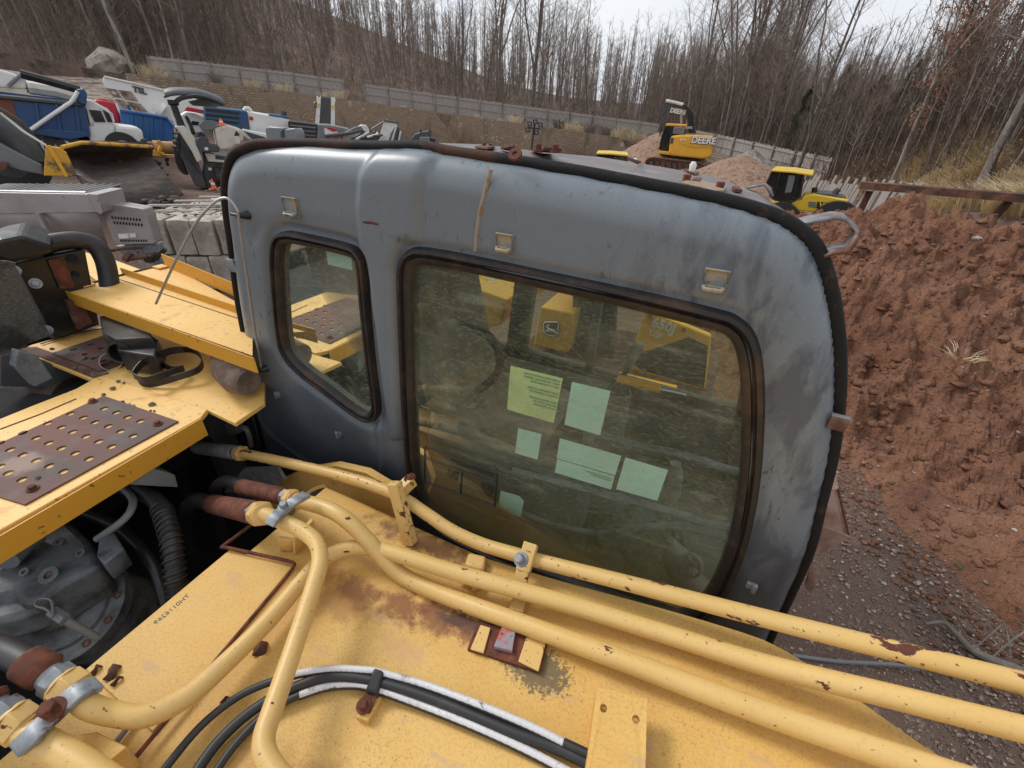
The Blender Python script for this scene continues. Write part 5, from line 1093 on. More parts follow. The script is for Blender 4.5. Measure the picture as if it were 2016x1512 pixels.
fence([Vector((p.x, p.y, p.z)) for p in ftop([(1500, 330, 32), (1600, 347, 29), (1700, 356, 27), (1800, 362, 25)], 2.3)], 2.3, 'broken leaning grey fence behind the loader and the rusty rail', lean=.22, seed=4, ragged=.2)
# rusty rail on posts
g0, g1, g2 = at(1692, 366, r=12.6), at(1990, 388, r=12.4), at(2300, 415, r=12.2)
GR = root('guard_rail', g0, 'rusty brown steel rail on posts along the top of the dirt bank', 'rail')
d = (g1-g0).normalized()
mat('rust_rail', (.085, .035, .022), .85, layers=[dict(c2=(.16, .07, .04), scale=5, lo=.45, hi=.6), dict(c2=(.04, .025, .02), scale=3, lo=.5, hi=.6, o=3)], bump=[(40, .4, .005)])
MB().use('rust_rail').prism([g0+Vector((0, 0, .06)), g2+Vector((0, 0, .06)), g2-Vector((0, 0, .06)), g0-Vector((0, 0, .06))], (.06, .16, 0)).prism([g0+Vector((0, 0, .075)), g2+Vector((0, 0, .075)), g2+Vector((0, 0, .06)), g0+Vector((0, 0, .06))], (.1, .3, 0)).build('rail_beam', parent=GR, smooth=0)
for p, s in ((at(1712, 376, r=12.8), -.05), (at(1985, 396, r=12.6), -.25), (at(2250, 415, r=12.4), 0)):
    MB().use('rust_rail').tube([p, p+Vector((s, 0, -1.1))], .08, 4, twist=.8).build('rail_post', parent=GR, smooth=0)
# gravel heaps
def heap(nm, px, py, r, R_, h, lab, m='gravel_pile_mat', seed=0, sx=1.0):
    c = at(px, py, r=r); q = MB().use(m); n, k = 72, 26; vs = []; ca = math.atan2(c.y, c.x)+math.pi/2
    for j in range(k):
        t = j/(k-1)
        for i in range(n):
            a = 2*math.pi*i/n; rr_ = R_*(1-t)*(1+.14*fbm(math.cos(a)*2, math.sin(a)*2, 1, 3, seed)); lx, ly = math.cos(a)*rr_*sx, math.sin(a)*rr_; x = c.x+lx*math.cos(ca)-ly*math.sin(ca); y = c.y+lx*math.sin(ca)+ly*math.cos(ca)
            z = c.z+h*(1-((1-t)**1.25))-.25*math.sin(math.pi*(1-t))*h*.2; vs.append(Vector((x, y, z+.10*fbm(x, y, 1.5, 4, seed)*(1 if j else 0))))
    q.add(vs, [(j*n+i, j*n+(i+1) % n, (j+1)*n+(i+1) % n, (j+1)*n+i) for j in range(k-1) for i in range(n)])
    return q.build(nm, org=c, label=lab, cat='gravel heap', smooth=180)
heap('gravel_heap', 1290, 372, 38.5, 7.0, 3.9, 'large brown gravel heap behind the yellow excavator at the wall foot', seed=1)
heap('gravel_heap', 1440, 395, 30, 4.6, 2.35, 'brown gravel heap in front of the excavator tracks at the right', seed=2, sx=1.15)
heap('gravel_heap', 1345, 382, 35, 6.5, 1.65, 'low spread heap of gravel under the yellow excavator', seed=3, sx=1.2)
mat('grey_stonepile', (.27, .24, .21), .95, layers=[dict(c2=(.15, .13, .11), scale=3, lo=.45, hi=.6)], bump=[(9, .7, .08)])
heap('stone_heap', 1465, 362, 36, 3.4, 2.0, 'grey rubble heap between the excavator and the fence', 'grey_stonepile', 4)
# ================================================================== machines in the yard
class Thing:
    def __init__(s, nm, lab, cat, x0, y0, x1, y1, r, r1=None, group=None):
        s.F = Fr(x0, y0, r, x1, y1, r1 or r); s.R = root(nm, s.F.p(s.F.L/2, .5, 0), lab, cat, group); s.R.location = s.F.p(s.F.L/2, .5, 0); s.R['_o'] = tuple(s.R.location)
    def P(s, nm, m, pts, v0, v1, bev=.02, par=None):
        q = MB().use(m); s.F.pr(q, pts, v0, v1); return q.build(nm, parent=par or s.R, bevel=bev, smooth=0)
    def T(s, nm, m, pts, v, r, n=8, par=None, sm=0):
        L = [s.F.h(x, y, v if not isinstance(v, (list, tuple)) else v[i]) for i, (x, y) in enumerate(pts)]
        if sm: L = smooth_path(L, sm)
        return MB().use(m).tube(L, r, n).build(nm, parent=par or s.R)
    def wheel(s, x, y, v, r, w, rim='white_paint'):
        c = s.F.h(x, y, v); o = MB().use('rubber').ring(c, c+s.F.v*w, r*.5, r, 28).build('wheel', parent=s.R)
        MB().use(rim).tube([c+s.F.v*.04, c+s.F.v*(w-.04)], r*.5, 20).build('rim', parent=o); return o
    def txt(s, t, size, x, y, x2, y2, m, v=-.03, par=None, bold=.0):
        a, b = s.F.h(x, y, v), s.F.h(x2, y2, v); return text('lettering', t, size, a, b-a, s.F.w, m, par or s.R, .01, bold)
# --- yellow excavator on the heap
t = Thing('tracked_excavator', 'yellow and black excavator standing on the gravel heap before the fence', 'excavator', 1270, 332, 1400, 340, 35)
P, T = t.P, t.T
cw = P('counterweight', 'yellow_new', [(1321, 268), (1340, 265.5), (1360, 266), (1404, 270), (1407, 273), (1406, 283), (1401, 306), (1397, 311), (1380, 313), (1322, 307), (1316, 301), (1318, 285)], 0, 2.6, .12)
P('counterweight_groove', 'yellow_edge', [(1336, 281), (1362, 288), (1403, 287), (1401, 292), (1362, 292)], -.02, .1, 0, cw)
t.txt('DEERE', .52, 1360.0, 281.0, 1400, 283.6, 'white_paint', -.06, cw, .022); t.txt('DEERE', .52, 1359.8, 281.3, 1399.8, 283.9, 'black_paint', -.035, cw, .045)
for x in (1339, 1345.5, 1402): P('tail_lamp', 'white_paint', [(x, 273), (x+4, 273.4), (x+4, 277), (x, 276.6)], -.04, .02, 0, cw)
q = P('swing_frame', 'yellow_new', [(1297, 297), (1322, 299), (1322, 306), (1296, 302)], .1, 2.2)
P('side_louvre', 'dark_gray', [(1321, 271), (1327, 271), (1325, 283), (1319, 283)], -.01, .05, 0)
cb_ = P('cab', 'dark_glass', [(1311, 247), (1351, 248), (1349, 267), (1323, 268), (1315, 298), (1298, 295), (1304, 266)], .5, 1.7, .04)
P('cab_roof', 'yellow_new', [(1312, 243), (1352, 245), (1353, 249), (1310, 248)], .35, 1.8, .05, cb_)
P('cab_window', 'mid_gray', [(1326, 250), (1349, 251), (1347, 264), (1324, 263)], .47, .5, 0, cb_)
T('cab_post', 'black_paint', [(1323, 248), (1320, 268), (1313, 297)], .46, .05, 6, cb_); T('cab_post', 'black_paint', [(1311, 248), (1304, 266), (1298, 295)], .46, .05, 6, cb_)
text('lettering', 'JOHN DEERE', .2, t.F.h(1327, 252, .42), t.F.u, t.F.w, 'white_paint', cb_, .005)
bm_ = P('boom', 'dark_gray', [(1309, 200), (1316, 196), (1345, 204), (1356, 210), (1366, 232), (1371, 262), (1358, 262), (1352, 232), (1342, 224), (1312, 218), (1306, 226), (1302, 262), (1298, 270), (1299, 240), (1304, 212)], 1.6, 2.1, .03)
t.txt('DEERE', .36, 1318.5, 220.5, 1335, 223.5, 'white_paint', 1.55, bm_, .015)
T('ram', 'white_paint', [(1311, 198), (1330, 202), (1345, 206)], 1.5, .09, 8); T('ram', 'stainless', [(1341, 226), (1341.5, 243)], 1.5, .09, 8)
for dx in (0, 3, 6, 9): T('boom_hose', 'rubber', [(1344+dx*.6, 207), (1352+dx, 216+dx*.3), (1356+dx, 235), (1357+dx, 262)], 1.4, .05, 6, sm=4)
for v0, nm in ((-.2, 0), (2.0, 1)):
    dx = 24*nm; dy = 3*nm
    pts = [(1270+dx, 322+dy), (1275+dx, 314+dy), (1285+dx, 311+dy), (1375+dx, 322+dy), (1386+dx, 328+dy), (1388+dx, 336+dy), (1380+dx, 341+dy), (1290+dx, 337+dy), (1268+dx, 329+dy)]
    tk = P('track', 'bucket_in', pts, v0, v0+.6, .1)
    for k in range(9): x = 1282+dx+k*11.5; P('track_roller', 'rust_brown', [(x-4, 317+dy+k*1.1), (x+4, 318+dy+k*1.1), (x+4, 333+dy+k*.6), (x-4, 332+dy+k*.6)], v0-.06, v0, .03, tk)
    T('track_pad', 'rust_brown', [(1270+dx, 320+dy), (1276+dx, 312+dy), (1286+dx, 310+dy), (1375+dx, 321+dy), (1387+dx, 327+dy), (1389+dx, 336+dy)], v0+.05, .07, 4, tk)
P('car_body', 'dark_gray', [(1325, 308), (1372, 313), (1368, 326), (1325, 320)], .6, 1.8, .05)
# --- loader behind the dirt bank
t = Thing('wheel_loader', 'bright yellow loader with a black cab behind the dirt bank crest', 'loader', 1507, 400, 1650, 412, 19.5)
P, T = t.P, t.T
c_ = P('cab', 'dark_glass', [(1521, 338), (1582, 343), (1573, 388), (1546, 404), (1522, 390), (1508, 364)], 0, 1.5, .03)
P('cab_roof', 'yellow_bright', [(1519, 334), (1560, 337), (1601, 343), (1600, 347), (1560, 341), (1519, 338)], -.15, 1.7, .02, c_)
for L in ([(1521, 338), (1508, 364), (1523, 392)], [(1536, 339), (1524, 388)], [(1582, 343), (1574, 388)], [(1573, 342), (1562, 392)], [(1523, 390), (1546, 404), (1574, 388)]): T('cab_post', 'black_paint', L, -.03, .045, 6, c_)
P('far_window', 'mid_gray', [(1553, 345), (1566, 346), (1558, 378), (1545, 380)], -.02, .0, 0, c_); P('seat', 'black_flat', [(1536, 350), (1546, 350), (1544, 378), (1534, 380)], -.03, -.02, 0, c_)
h_ = P('engine_hood', 'yellow_bright', [(1582, 386), (1601, 382), (1671, 394), (1662, 412), (1625, 420), (1586, 416), (1547, 414), (1557, 397), (1576, 395)], 0, 1.4, .04)
for k in range(4): P('stripe', 'steel_blue', [(1592, 397+k*3), (1607, 398+k*3), (1606, 399.6+k*3), (1591, 398.6+k*3)], -.02, .02, 0, h_)
P('badge_panel', 'black_paint', [(1609, 397), (1640, 400), (1632, 411), (1607, 410)], -.015, .02, 0, h_); t.txt('WA2', .24, 1611, 409, 1630, 411, 'yellow_bright', -.04, h_, .01)
P('hood_top', 'dark_gray', [(1604, 380), (1640, 382), (1668, 392), (1610, 384)], .2, 1.2, .02, h_); T('exhaust', 'black_paint', [(1603, 382), (1604, 369)], .5, .09, 10); T('exhaust_stack', 'dark_gray', [(1642, 388), (1645, 378), (1652, 372)], .5, .1, 8)
P('boom_link', 'yellow_bright', [(1508, 398), (1530, 396), (1546, 404), (1545, 414), (1508, 414)], -.1, .3, .02)
for x in (1530, 1640): t.wheel(x, 440, -.3, .7, .5, 'yellow_bright')
# --- roof of another loader seen over the cab roof
t = Thing('small_loader', 'black cab with a thin yellow roof just above the grey cab roof', 'loader', 1175, 340, 1236, 345, 23)
c_ = t.P('cab', 'dark_glass', [(1177, 304), (1235, 308), (1233, 350), (1176, 348)], 0, 1.5, .03)
t.P('cab_roof', 'yellow_bright', [(1174, 301), (1203, 301.5), (1237, 305), (1236, 308.5), (1203, 305), (1174, 304)], -.15, 1.6, .02, c_)
t.T('cab_post', 'black_paint', [(1203, 304), (1202, 345)], -.03, .06, 6, c_); t.T('cab_post', 'black_paint', [(1177, 304), (1176, 345)], -.03, .06, 6, c_); t.T('cab_post', 'black_paint', [(1234, 308), (1233, 345)], -.03, .06, 6, c_); t.txt('KOMATSU', .2, 1209, 314, 1230, 316, 'mid_gray', -.02, c_)
# --- light mast
t = Thing('light_mast', 'black mast carrying a cluster of work lamps in front of the wall', 'light mast', 1046, 300, 1060, 300, 34)
t.T('mast', 'black_paint', [(1044, 310), (1047, 288), (1053, 241)], 0, .06, 8)
for x, y in ((1043, 244), (1064, 246), (1056, 261), (1039, 256), (1054, 240)):
    l = t.P('lamp', 'black_paint', [(x-5, y-5), (x+4, y-5), (x+5, y+4), (x-4, y+5)], -.1, .3, .02); t.P('lens', 'mid_gray', [(x-3, y-3), (x+2, y-3), (x+3, y+2), (x-2, y+3)], -.13, -.1, 0, l)
t.T('crossbar', 'black_paint', [(1038, 251), (1064, 254)], .1, .035, 6)
# --- conveyor
t = Thing('conveyor', 'upright white-framed conveyor with a black belt against the wall', 'conveyor', 622, 246, 660, 248, 33)
P, T = t.P, t.T
P('belt', 'dark_gray', [(630, 191), (651, 193), (651, 262), (624, 258)], .05, .3, .02); P('side_frame', 'white_paint', [(623, 190), (626, 189), (628, 193), (632, 189), (628, 258), (619, 258), (624, 205)], 0, .4, .02); P('side_frame', 'white_paint', [(652, 193), (657, 191), (661, 196), (659, 206), (660, 262), (651, 262)], 0, .4, .02)
P('bracket', 'yellow_new', [(625, 203), (629, 204), (627, 212), (624, 211)], -.05, 0, 0); P('bracket', 'yellow_new', [(653, 206), (657, 207), (656, 215), (653, 214)], -.05, 0, 0); T('return_roller', 'black_paint', [(619, 204), (622, 200), (624, 206), (622, 212), (619, 208)], .1, .05, 6)
# --- grille engine, hood with red mark
t = Thing('asphalt_paver', 'grey hood with a red mark beside a black engine grille, above the cab rim', 'paver', 560, 280, 690, 286, 26)
P, T = t.P, t.T
g = P('engine_grille', 'black_paint', [(567, 238), (625, 245), (624, 290), (570, 286)], 0, 1.2, .02)
for k in range(4): T('grille_bar', 'mid_gray', [(572, 247+k*8), (622, 252+k*8)], -.04, .035, 4, g)
for k in range(6): T('grille_bar', 'dark_gray', [(578+k*8, 244+k*.6), (578+k*8, 284)], -.05, .03, 4, g)
hd = P('hood', 'mid_gray', [(625, 245), (648, 246), (688, 254), (690, 262), (660, 275), (640, 284), (624, 286)], -.05, 1.3, .04)
P('red_mark', 'white_paint', [(638, 253), (652, 251), (668, 257), (662, 264), (640, 266)], -.09, -.05, 0, hd); P('red_mark', 'red_paint', [(642, 252), (652, 251), (668, 257), (655, 259)], -.12, -.09, 0, hd)
T('tilt_arm', 'dark_gray', [(640, 268), (690, 262), (715, 256)], -.3, .07, 6); T('tilt_arm', 'mid_gray', [(665, 270), (700, 252), (712, 250)], -.2, .06, 6)
P('side_box', 'cream', [(676, 262), (708, 252), (722, 262), (720, 280), (670, 280)], .3, 1.4, .03); P('folded_wing', 'white_paint', [(702, 252), (712, 246), (722, 247), (728, 258), (716, 264)], 0, .6, .03)
P('wing_plate', 'dark_gray', [(706, 262), (726, 254), (744, 264), (742, 282), (712, 282)], .2, .9, .03)
for k in range(5): T('rod', 'white_paint' if k % 2 else 'dark_gray', [(690+k*11, 276-k*2), (718+k*9, 258+k*2)], -.1-.1*k, .045, 6)
P('control_panel', 'yellow_new', [(651, 268), (657, 268), (657, 272), (651, 272)], -.2, -.05, 0)
# --- tilted hopper
t = Thing('tilted_hopper', 'silver tilted hopper box with grey side ribs above the cab rim', 'hopper', 748, 276, 796, 280, 27)
P, T = t.P, t.T
P('front_plate', 'white_paint', [(756, 238), (783, 242), (770, 262), (762, 285), (744, 285), (750, 258)], 0, .4, .02); P('side_plate', 'mid_gray', [(783, 242), (795, 272), (794, 285), (762, 285), (770, 262)], .05, 1.4, .02)
for k in range(3): T('side_rib', 'white_paint' if k != 1 else 'dark_gray', [(781+k*4, 246+k*6), (770+k*7, 284)], -.05, .05, 6)
T('tie_rod', 'mid_gray', [(732, 254), (756, 239)], -.1, .04, 6); T('rim_bar', 'dark_gray', [(756, 237.5), (784, 241.5)], -.05, .04, 6)
for k in range(4): T('linkage', ('dark_gray', 'white_paint')[k % 2], [(722+k*7, 280), (738+k*6, 258+k*3)], -.3, .06, 6)
t = Thing('dark_attachment', 'small dark hydraulic attachment with a grey tube at the cab rim', 'attachment', 807, 280, 858, 282, 27)
t.P('body', 'dark_gray', [(807, 278), (816, 265), (830, 260), (844, 258), (848, 260), (847, 269), (850, 284), (806, 286)], 0, .9, .03); t.T('ear', 'black_paint', [(829, 263), (828, 255)], .1, .05, 6); t.T('ear', 'black_paint', [(847, 262), (846, 256)], .1, .05, 6); t.P('grey_tube', 'mid_gray', [(827, 270), (846, 270), (846, 280), (824, 280)], -.3, 0, .03); t.P('tube_end', 'black_paint', [(846, 271), (857, 273), (857, 280), (846, 280)], -.3, 0, .03)
# --- blue grille + white tank body
t = Thing('sweeper_truck', 'blue louvred machine body joined to a long white tank, before the wall', 'truck', 400, 262, 570, 270, 27)
P, T = t.P, t.T
b = P('blue_body', 'steel_blue', [(401, 209), (440, 213), (478, 217), (486, 219), (492, 256), (474, 262), (403, 250)], 0, 1.8, .04)
for k in range(3): P('louvre', 'black_paint', [(405, 213+k*10), (470, 220+k*10), (470, 226+k*9.5), (405, 219+k*9.5)], -.03, .02, 0, b)
P('corner_post', 'blue_paint', [(472, 219), (485, 220), (491, 254), (474, 256)], -.08, 0, .01, b)
P('white_tank', 'white_paint', [(486, 219), (529, 226), (552, 230), (572, 236), (570, 275), (492, 262)], 0, 1.9, .06); P('top_rail', 'steel_blue', [(529, 224), (566, 229), (572, 234), (530, 228)], -.02, 1.6, .02)
T('lifting_lug', 'white_paint', [(481, 218), (484, 213), (490, 214), (494, 219)], .1, .09, 8); T('stack', 'dark_gray', [(558, 230), (558, 219)], .5, .14, 10); P('flag_sticker', 'red_paint', [(490, 229), (498, 230), (499, 237), (491, 236)], -.03, 0, 0)
P('sloping_cover', 'white_paint', [(476, 254), (526, 264), (528, 280), (500, 280), (480, 268)], -.9, -.2, .04); P('dark_stripe', 'dark_gray', [(480, 258), (522, 270), (522, 277), (498, 276)], -.95, -.9, 0)
# --- big milling machine with canopy
t = Thing('milling_machine', 'cream and dark grey milling machine under a curved canopy, left of the cab', 'milling machine', 345, 368, 450, 374, 19.5)
P, T = t.P, t.T
cn = MB().use('dark_gray'); L0 = [(324, 188), (342, 184), (372, 184), (398, 187), (425, 196), (442, 204), (443, 208)]
A = [t.F.h(x, y, -.2) for x, y in L0]; B = [t.F.h(x, y, -.2)+t.F.v*1.7+t.F.w*.1 for x, y in L0]; cn.grid([smooth_path(A, 4), smooth_path([a.lerp(b, .5)+t.F.w*.12 for a, b in zip(A, B)], 4), smooth_path(B, 4)]); cn.build('canopy', parent=t.R, solid=.06)
T('canopy_rim', 'black_paint', [(345, 202), (352, 196), (362, 192), (385, 189), (412, 194), (440, 206)], -.2, .06, 6, sm=3); P('canopy_side', 'mid_gray', [(370, 200), (395, 194), (425, 199), (440, 208), (425, 212), (380, 208)], 1.2, 1.25, 0)
P('beacon', 'red_paint', [(321, 188), (328, 187), (329, 193), (322, 193)], 0, .15, .03); T('mirror_arm', 'black_paint', [(330, 201), (352, 203)], -.1, .07, 6)
T('canopy_post', 'black_paint', [(340, 202), (350, 228), (360, 252)], 0, .09, 6); T('canopy_post', 'white_paint', [(333, 200), (340, 225), (347, 248)], .05, .035, 6); P('seat', 'black_paint', [(362, 228), (370, 228), (378, 244), (386, 264), (378, 266), (372, 248)], .1, .6, .05)
P('cream_arm', 'cream', [(343, 249), (362, 247), (376, 262), (386, 275), (392, 295), (397, 316), (388, 320), (378, 300), (368, 284), (358, 268), (352, 258)], -.15, .2, .03)
P('rear_body', 'dark_gray', [(352, 256), (365, 280), (378, 300), (392, 325), (400, 345), (408, 372), (384, 366), (374, 345), (362, 320), (350, 300), (343, 280)], 0, 1.0, .04)
P('ladder_plate', 'black_paint', [(341, 290), (354, 302), (366, 330), (372, 345), (362, 344), (352, 334), (345, 318)], .4, .6, .03)
P('lower_body', 'dark_gray', [(398, 300), (452, 312), (452, 376), (408, 372), (400, 345), (402, 322)], .2, 1.4, .04)
P('step_bar', 'cream', [(402, 300), (424, 303), (424, 314), (448, 317), (448, 321), (410, 318)], 0, .3, .02)
P('console_box', 'dark_gray', [(384, 274), (396, 268), (410, 272), (412, 284), (432, 288), (432, 300), (394, 300), (386, 286)], -.2, .5, .03); P('engine_box', 'cream', [(423, 254), (446, 246), (478, 256), (480, 276), (455, 294), (430, 296)], -.1, 1.2, .05)
P('engine_gauges', 'mid_gray', [(392, 246), (402, 238), (420, 238), (432, 242), (430, 256), (398, 258)], .2, .9, .03); P('battery_box', 'black_paint', [(388, 262), (398, 260), (404, 266), (402, 272), (390, 270)], -.1, .2, .02)
T('drum', 'bucket_in', [(424, 345), (445, 347)], .1, .28, 12); P('filler', 'cream', [(460, 268), (470, 268), (474, 276), (472, 284), (462, 284)], -.2, -.1, .02); T('handle', 'black_paint', [(464, 268), (466, 260), (470, 266)], -.15, .04, 6)
for x, y in ((403, 290), (410, 330), (412, 355)): P('white_label', 'white_paint', [(x, y), (x+7, y+.6), (x+7, y+6), (x, y+5)], -.23 if y < 300 else .15, -.18 if y < 300 else .2, 0)
for k in range(7): T('cable', 'rubber', [(353+k*3, 262+k*5), (362+k*3, 290+k*5), (372+k*4, 315+k*5)], -.2, .02, 5, sm=3)
for k in range(4): T('grab_rail', 'black_paint', [(340, 262+k*9), (352, 264+k*10), (353, 275+k*10)], -.1, .03, 5)
def cone(x, y, r, h, lab):
    c = at(x, y, r=r); R_ = root('traffic_cone', c, lab, 'cone', 'traffic cones'); MB().use('orange').tube([c, c+Vector((0, 0, h))], [.085, .02], 16).build('cone_body', parent=R_); MB().use('orange').box(c+Vector((0, 0, .015)), (.22, .22, .02)).build('cone_base', parent=R_)
    MB().use('white_paint').tube([c+Vector((0, 0, h*.45)), c+Vector((0, 0, h*.65))], [.060, .046], 16).build('cone_band', parent=R_)
cone(422, 372, 18.6, .3, 'orange cone on the ground against the milling machine'); cone(437, 247, 19.0, .2, 'red-orange cone tip on top of the milling machine')
# --- auger trailer
t = Thing('auger_trailer', 'orange-yellow auger screw on a frame with a caster wheel', 'auger', 302, 310, 345, 314, 21)
mat('auger_orange', (.50, .29, .12), .6, layers=[dict(c2=(.30, .16, .07), scale=4, lo=.45, hi=.6)])
t.T('auger_tube', 'auger_orange', [(302, 289), (342, 292)], .3, .20, 14); t.T('auger_flight', 'yellow_edge', [(310, 278), (318, 286), (314, 298), (322, 304)], -.05, .07, 6, sm=3); t.P('frame', 'auger_orange', [(296, 304), (346, 308), (346, 312), (296, 308)], 0, 1, .02); t.P('frame_box', 'yellow_edge', [(300, 296), (308, 298), (318, 308), (300, 306)], -.1, .1, 0)
t.T('caster_post', 'rust_brown', [(329, 310), (329, 318)], .2, .05, 6); t.T('caster', 'rubber', [(326, 320), (332, 320)], .2, .11, 10)
# --- trucks
t = Thing('dump_truck', 'dark blue dump truck bed with a rusty left panel and a silver tarp arm', 'dump truck', 0, 285, 175, 292, 23)
P, T = t.P, t.T
bd = P('dump_bed', 'blue_paint', [(-60, 183), (0, 190), (24, 194), (162, 206), (172, 240), (176, 268), (140, 272), (60, 262), (40, 260), (-60, 250)], 0, .12, .02)
P('far_bed_side', 'blue_paint', [(-60, 172), (0, 180), (55, 187), (165, 199), (175, 262), (-60, 245)], 2.2, 2.32, 0); P('bed_floor', 'blue_paint', [(-60, 246), (172, 262), (172, 266), (-60, 250)], 0, 2.3, 0); P('bed_front', 'blue_paint', [(160, 200), (166, 200), (178, 266), (172, 268)], .0, 2.3, 0)
P('rusty_panel', 'truck_rust', [(-60, 186), (0, 193), (23, 196), (38, 246), (-60, 236)], -.03, 0, 0, bd)
for x in (72, 112, 150): P('bed_rib', 'blue_paint', [(x-4, 200+x*.03), (x+2, 200.5+x*.03), (x+12, 258+x*.06), (x+4, 258+x*.06)], -.08, 0, .02, bd)
T('bed_top_rail', 'dark_gray', [(-60, 182), (0, 190), (162, 206)], -.05, .07, 6, bd); P('bed_skirt', 'blue_paint', [(45, 252), (172, 260), (176, 268), (140, 275), (50, 262)], -.12, 0, .02, bd)
T('tarp_arm', 'white_paint', [(57, 258), (100, 228), (140, 201), (148, 190), (153, 180)], -.25, .055, 8); P('arm_bracket', 'blue_paint', [(152, 176), (165, 174), (172, 185), (170, 208), (158, 204), (148, 196)], -.2, .1, .03)
T('tarp_roll', 'black_paint', [(40, 145), (90, 158), (158, 177)], .3, .13, 8); T('load_edge', 'cream', [(55, 172), (110, 180), (150, 191)], 1.2, .2, 8)
P('mud_flap', 'rust_brown', [(164, 212), (178, 216), (188, 250), (176, 250)], .1, .5, .02); T('arm_pivot', 'mid_gray', [(55, 259), (57, 261)], -.3, .14, 12)
c_ = P('cab', 'white_paint', [(163, 200), (172, 196), (182, 197), (198, 207), (212, 214), (221, 224), (226, 250), (228, 285), (178, 285), (172, 240)], .1, 2.2, .06)
P('side_window', 'dark_glass', [(175, 216), (198, 218), (208, 240), (186, 240)], .06, .1, 0, c_); P('windscreen', 'dark_glass', [(202, 216), (214, 222), (222, 240), (212, 240)], .06, .1, 0, c_); T('grab_rail', 'white_paint', [(212, 220), (220, 224), (224, 240)], 0, .03, 6, c_)
P('hood', 'white_paint', [(226, 246), (270, 250), (282, 258), (284, 284), (228, 285)], .1, 2.0, .1); P('bumper', 'dark_gray', [(270, 272), (290, 274), (290, 286), (270, 286)], .1, 2.1, .03)
for x in (96, 128, 244): t.wheel(x, 292, -.05, .52, .35)
P('chassis', 'black_flat', [(40, 264), (176, 272), (240, 284), (60, 284)], .3, 1.9, 0)
t = Thing('red_truck', 'red truck cab showing behind the white truck cab', 'truck', 185, 285, 245, 290, 26)
c_ = t.P('cab', 'red_paint', [(184, 197), (200, 197), (222, 201), (229, 204), (236, 228), (240, 250), (240, 285), (200, 285)], 0, 2.0, .06); t.T('mirror_bar', 'white_paint', [(229, 203), (232, 212), (236, 222)], -.1, .04, 6, c_); t.P('roof_fairing', 'red_paint', [(190, 194), (205, 194), (226, 201), (200, 200)], .2, 1.8, .03, c_)
t = Thing('blue_container', 'bright blue ribbed tipper body right of the red cab', 'tipper body', 236, 285, 345, 292, 25)
b = t.P('side', 'bright_blue', [(236, 217), (328, 232), (342, 251), (343, 274), (330, 278), (240, 278)], 0, 2.0, .02)
for x in (258, 276, 297, 316): t.P('side_rib', 'bright_blue', [(x, 221+(x-236)*.16), (x+4, 222+(x-236)*.16), (x+4, 276), (x, 276)], -.08, 0, .01, b)
t.T('top_rail', 'bright_blue', [(236, 217), (328, 232), (342, 251)], -.05, .06, 6, b); t.T('prop', 'blue_paint', [(258, 222), (252, 206)], .2, .05, 6)
t = Thing('white_tower_plant', 'big white rust-streaked plant housing with tan panels, lying against the wall', 'plant', 205, 240, 400, 250, 33)
P, T = t.P, t.T
b = P('housing', 'white_paint', [(202, 155), (205, 150), (345, 182), (400, 200), (402, 240), (330, 238), (296, 224), (242, 219), (225, 190), (205, 170)], 0, 2.5, .05)
for L in ([(209, 173), (229, 176), (240, 193), (222, 190)], [(232, 177), (258, 180), (273, 200), (246, 195)], [(226, 195), (243, 197), (258, 215), (240, 213)], [(249, 200), (276, 204), (292, 221), (264, 217)]): P('tan_panel', 'scree', L, -.04, .02, 0, b)
t.txt('TSL', .34, 262, 180, 276, 183, 'dark_gray', -.04, b, .02)
T('flue', 'white_paint', [(310, 216), (318, 222)], -.3, .5, 14); T('ridge_edge', 'cream', [(205, 151), (345, 183)], -.02, .05, 6, b)
t = Thing('white_trailer', 'white covered trailer top at the far left edge with a slanted strut', 'trailer', -40, 180, 55, 184, 30)
b = t.P('cover', 'white_paint', [(-60, 126), (0, 136), (40, 149), (54, 158), (53, 176), (-60, 168)], 0, 2.2, .08); t.T('strut', 'mid_gray', [(16, 170), (40, 147)], -.1, .06, 6); t.P('front_board', 'dark_gray', [(53, 158), (66, 162), (70, 186), (53, 182)], 0, 2, 0); t.P('lower_side', 'cream', [(-60, 168), (53, 176), (53, 186), (-60, 180)], -.02, 2, 0); t.T('cover_hoop', 'bright_blue', [(40, 149), (55, 155), (62, 160)], -.1, .06, 6)
t = Thing('white_pickup', 'low white pickup roof and red beam behind the milling machine canopy', 'pickup', 355, 250, 405, 252, 28)
t.P('body', 'white_paint', [(352, 228), (366, 220), (384, 222), (401, 230), (402, 262), (350, 262)], 0, 1.7, .06); t.P('red_beam', 'red_paint', [(362, 218), (368, 210), (402, 217), (402, 224)], -.4, -.1, .02); t.P('windscreen', 'dark_glass', [(378, 238), (392, 240), (396, 247), (374, 246)], -.03, .02, 0)
# --- front loader with the yellow bucket
t = Thing('front_loader', 'loader with a worn yellow mud-filled bucket resting on the yard', 'loader', 86, 346, 210, 350, 15.5)
P, T = t.P, t.T
def surf(nm, m, rows, th, par): return MB().use(m).grid([[at(*q[:2], r=q[2]) for q in r_] for r_ in rows]).build(nm, parent=par, solid=th, smooth=50)
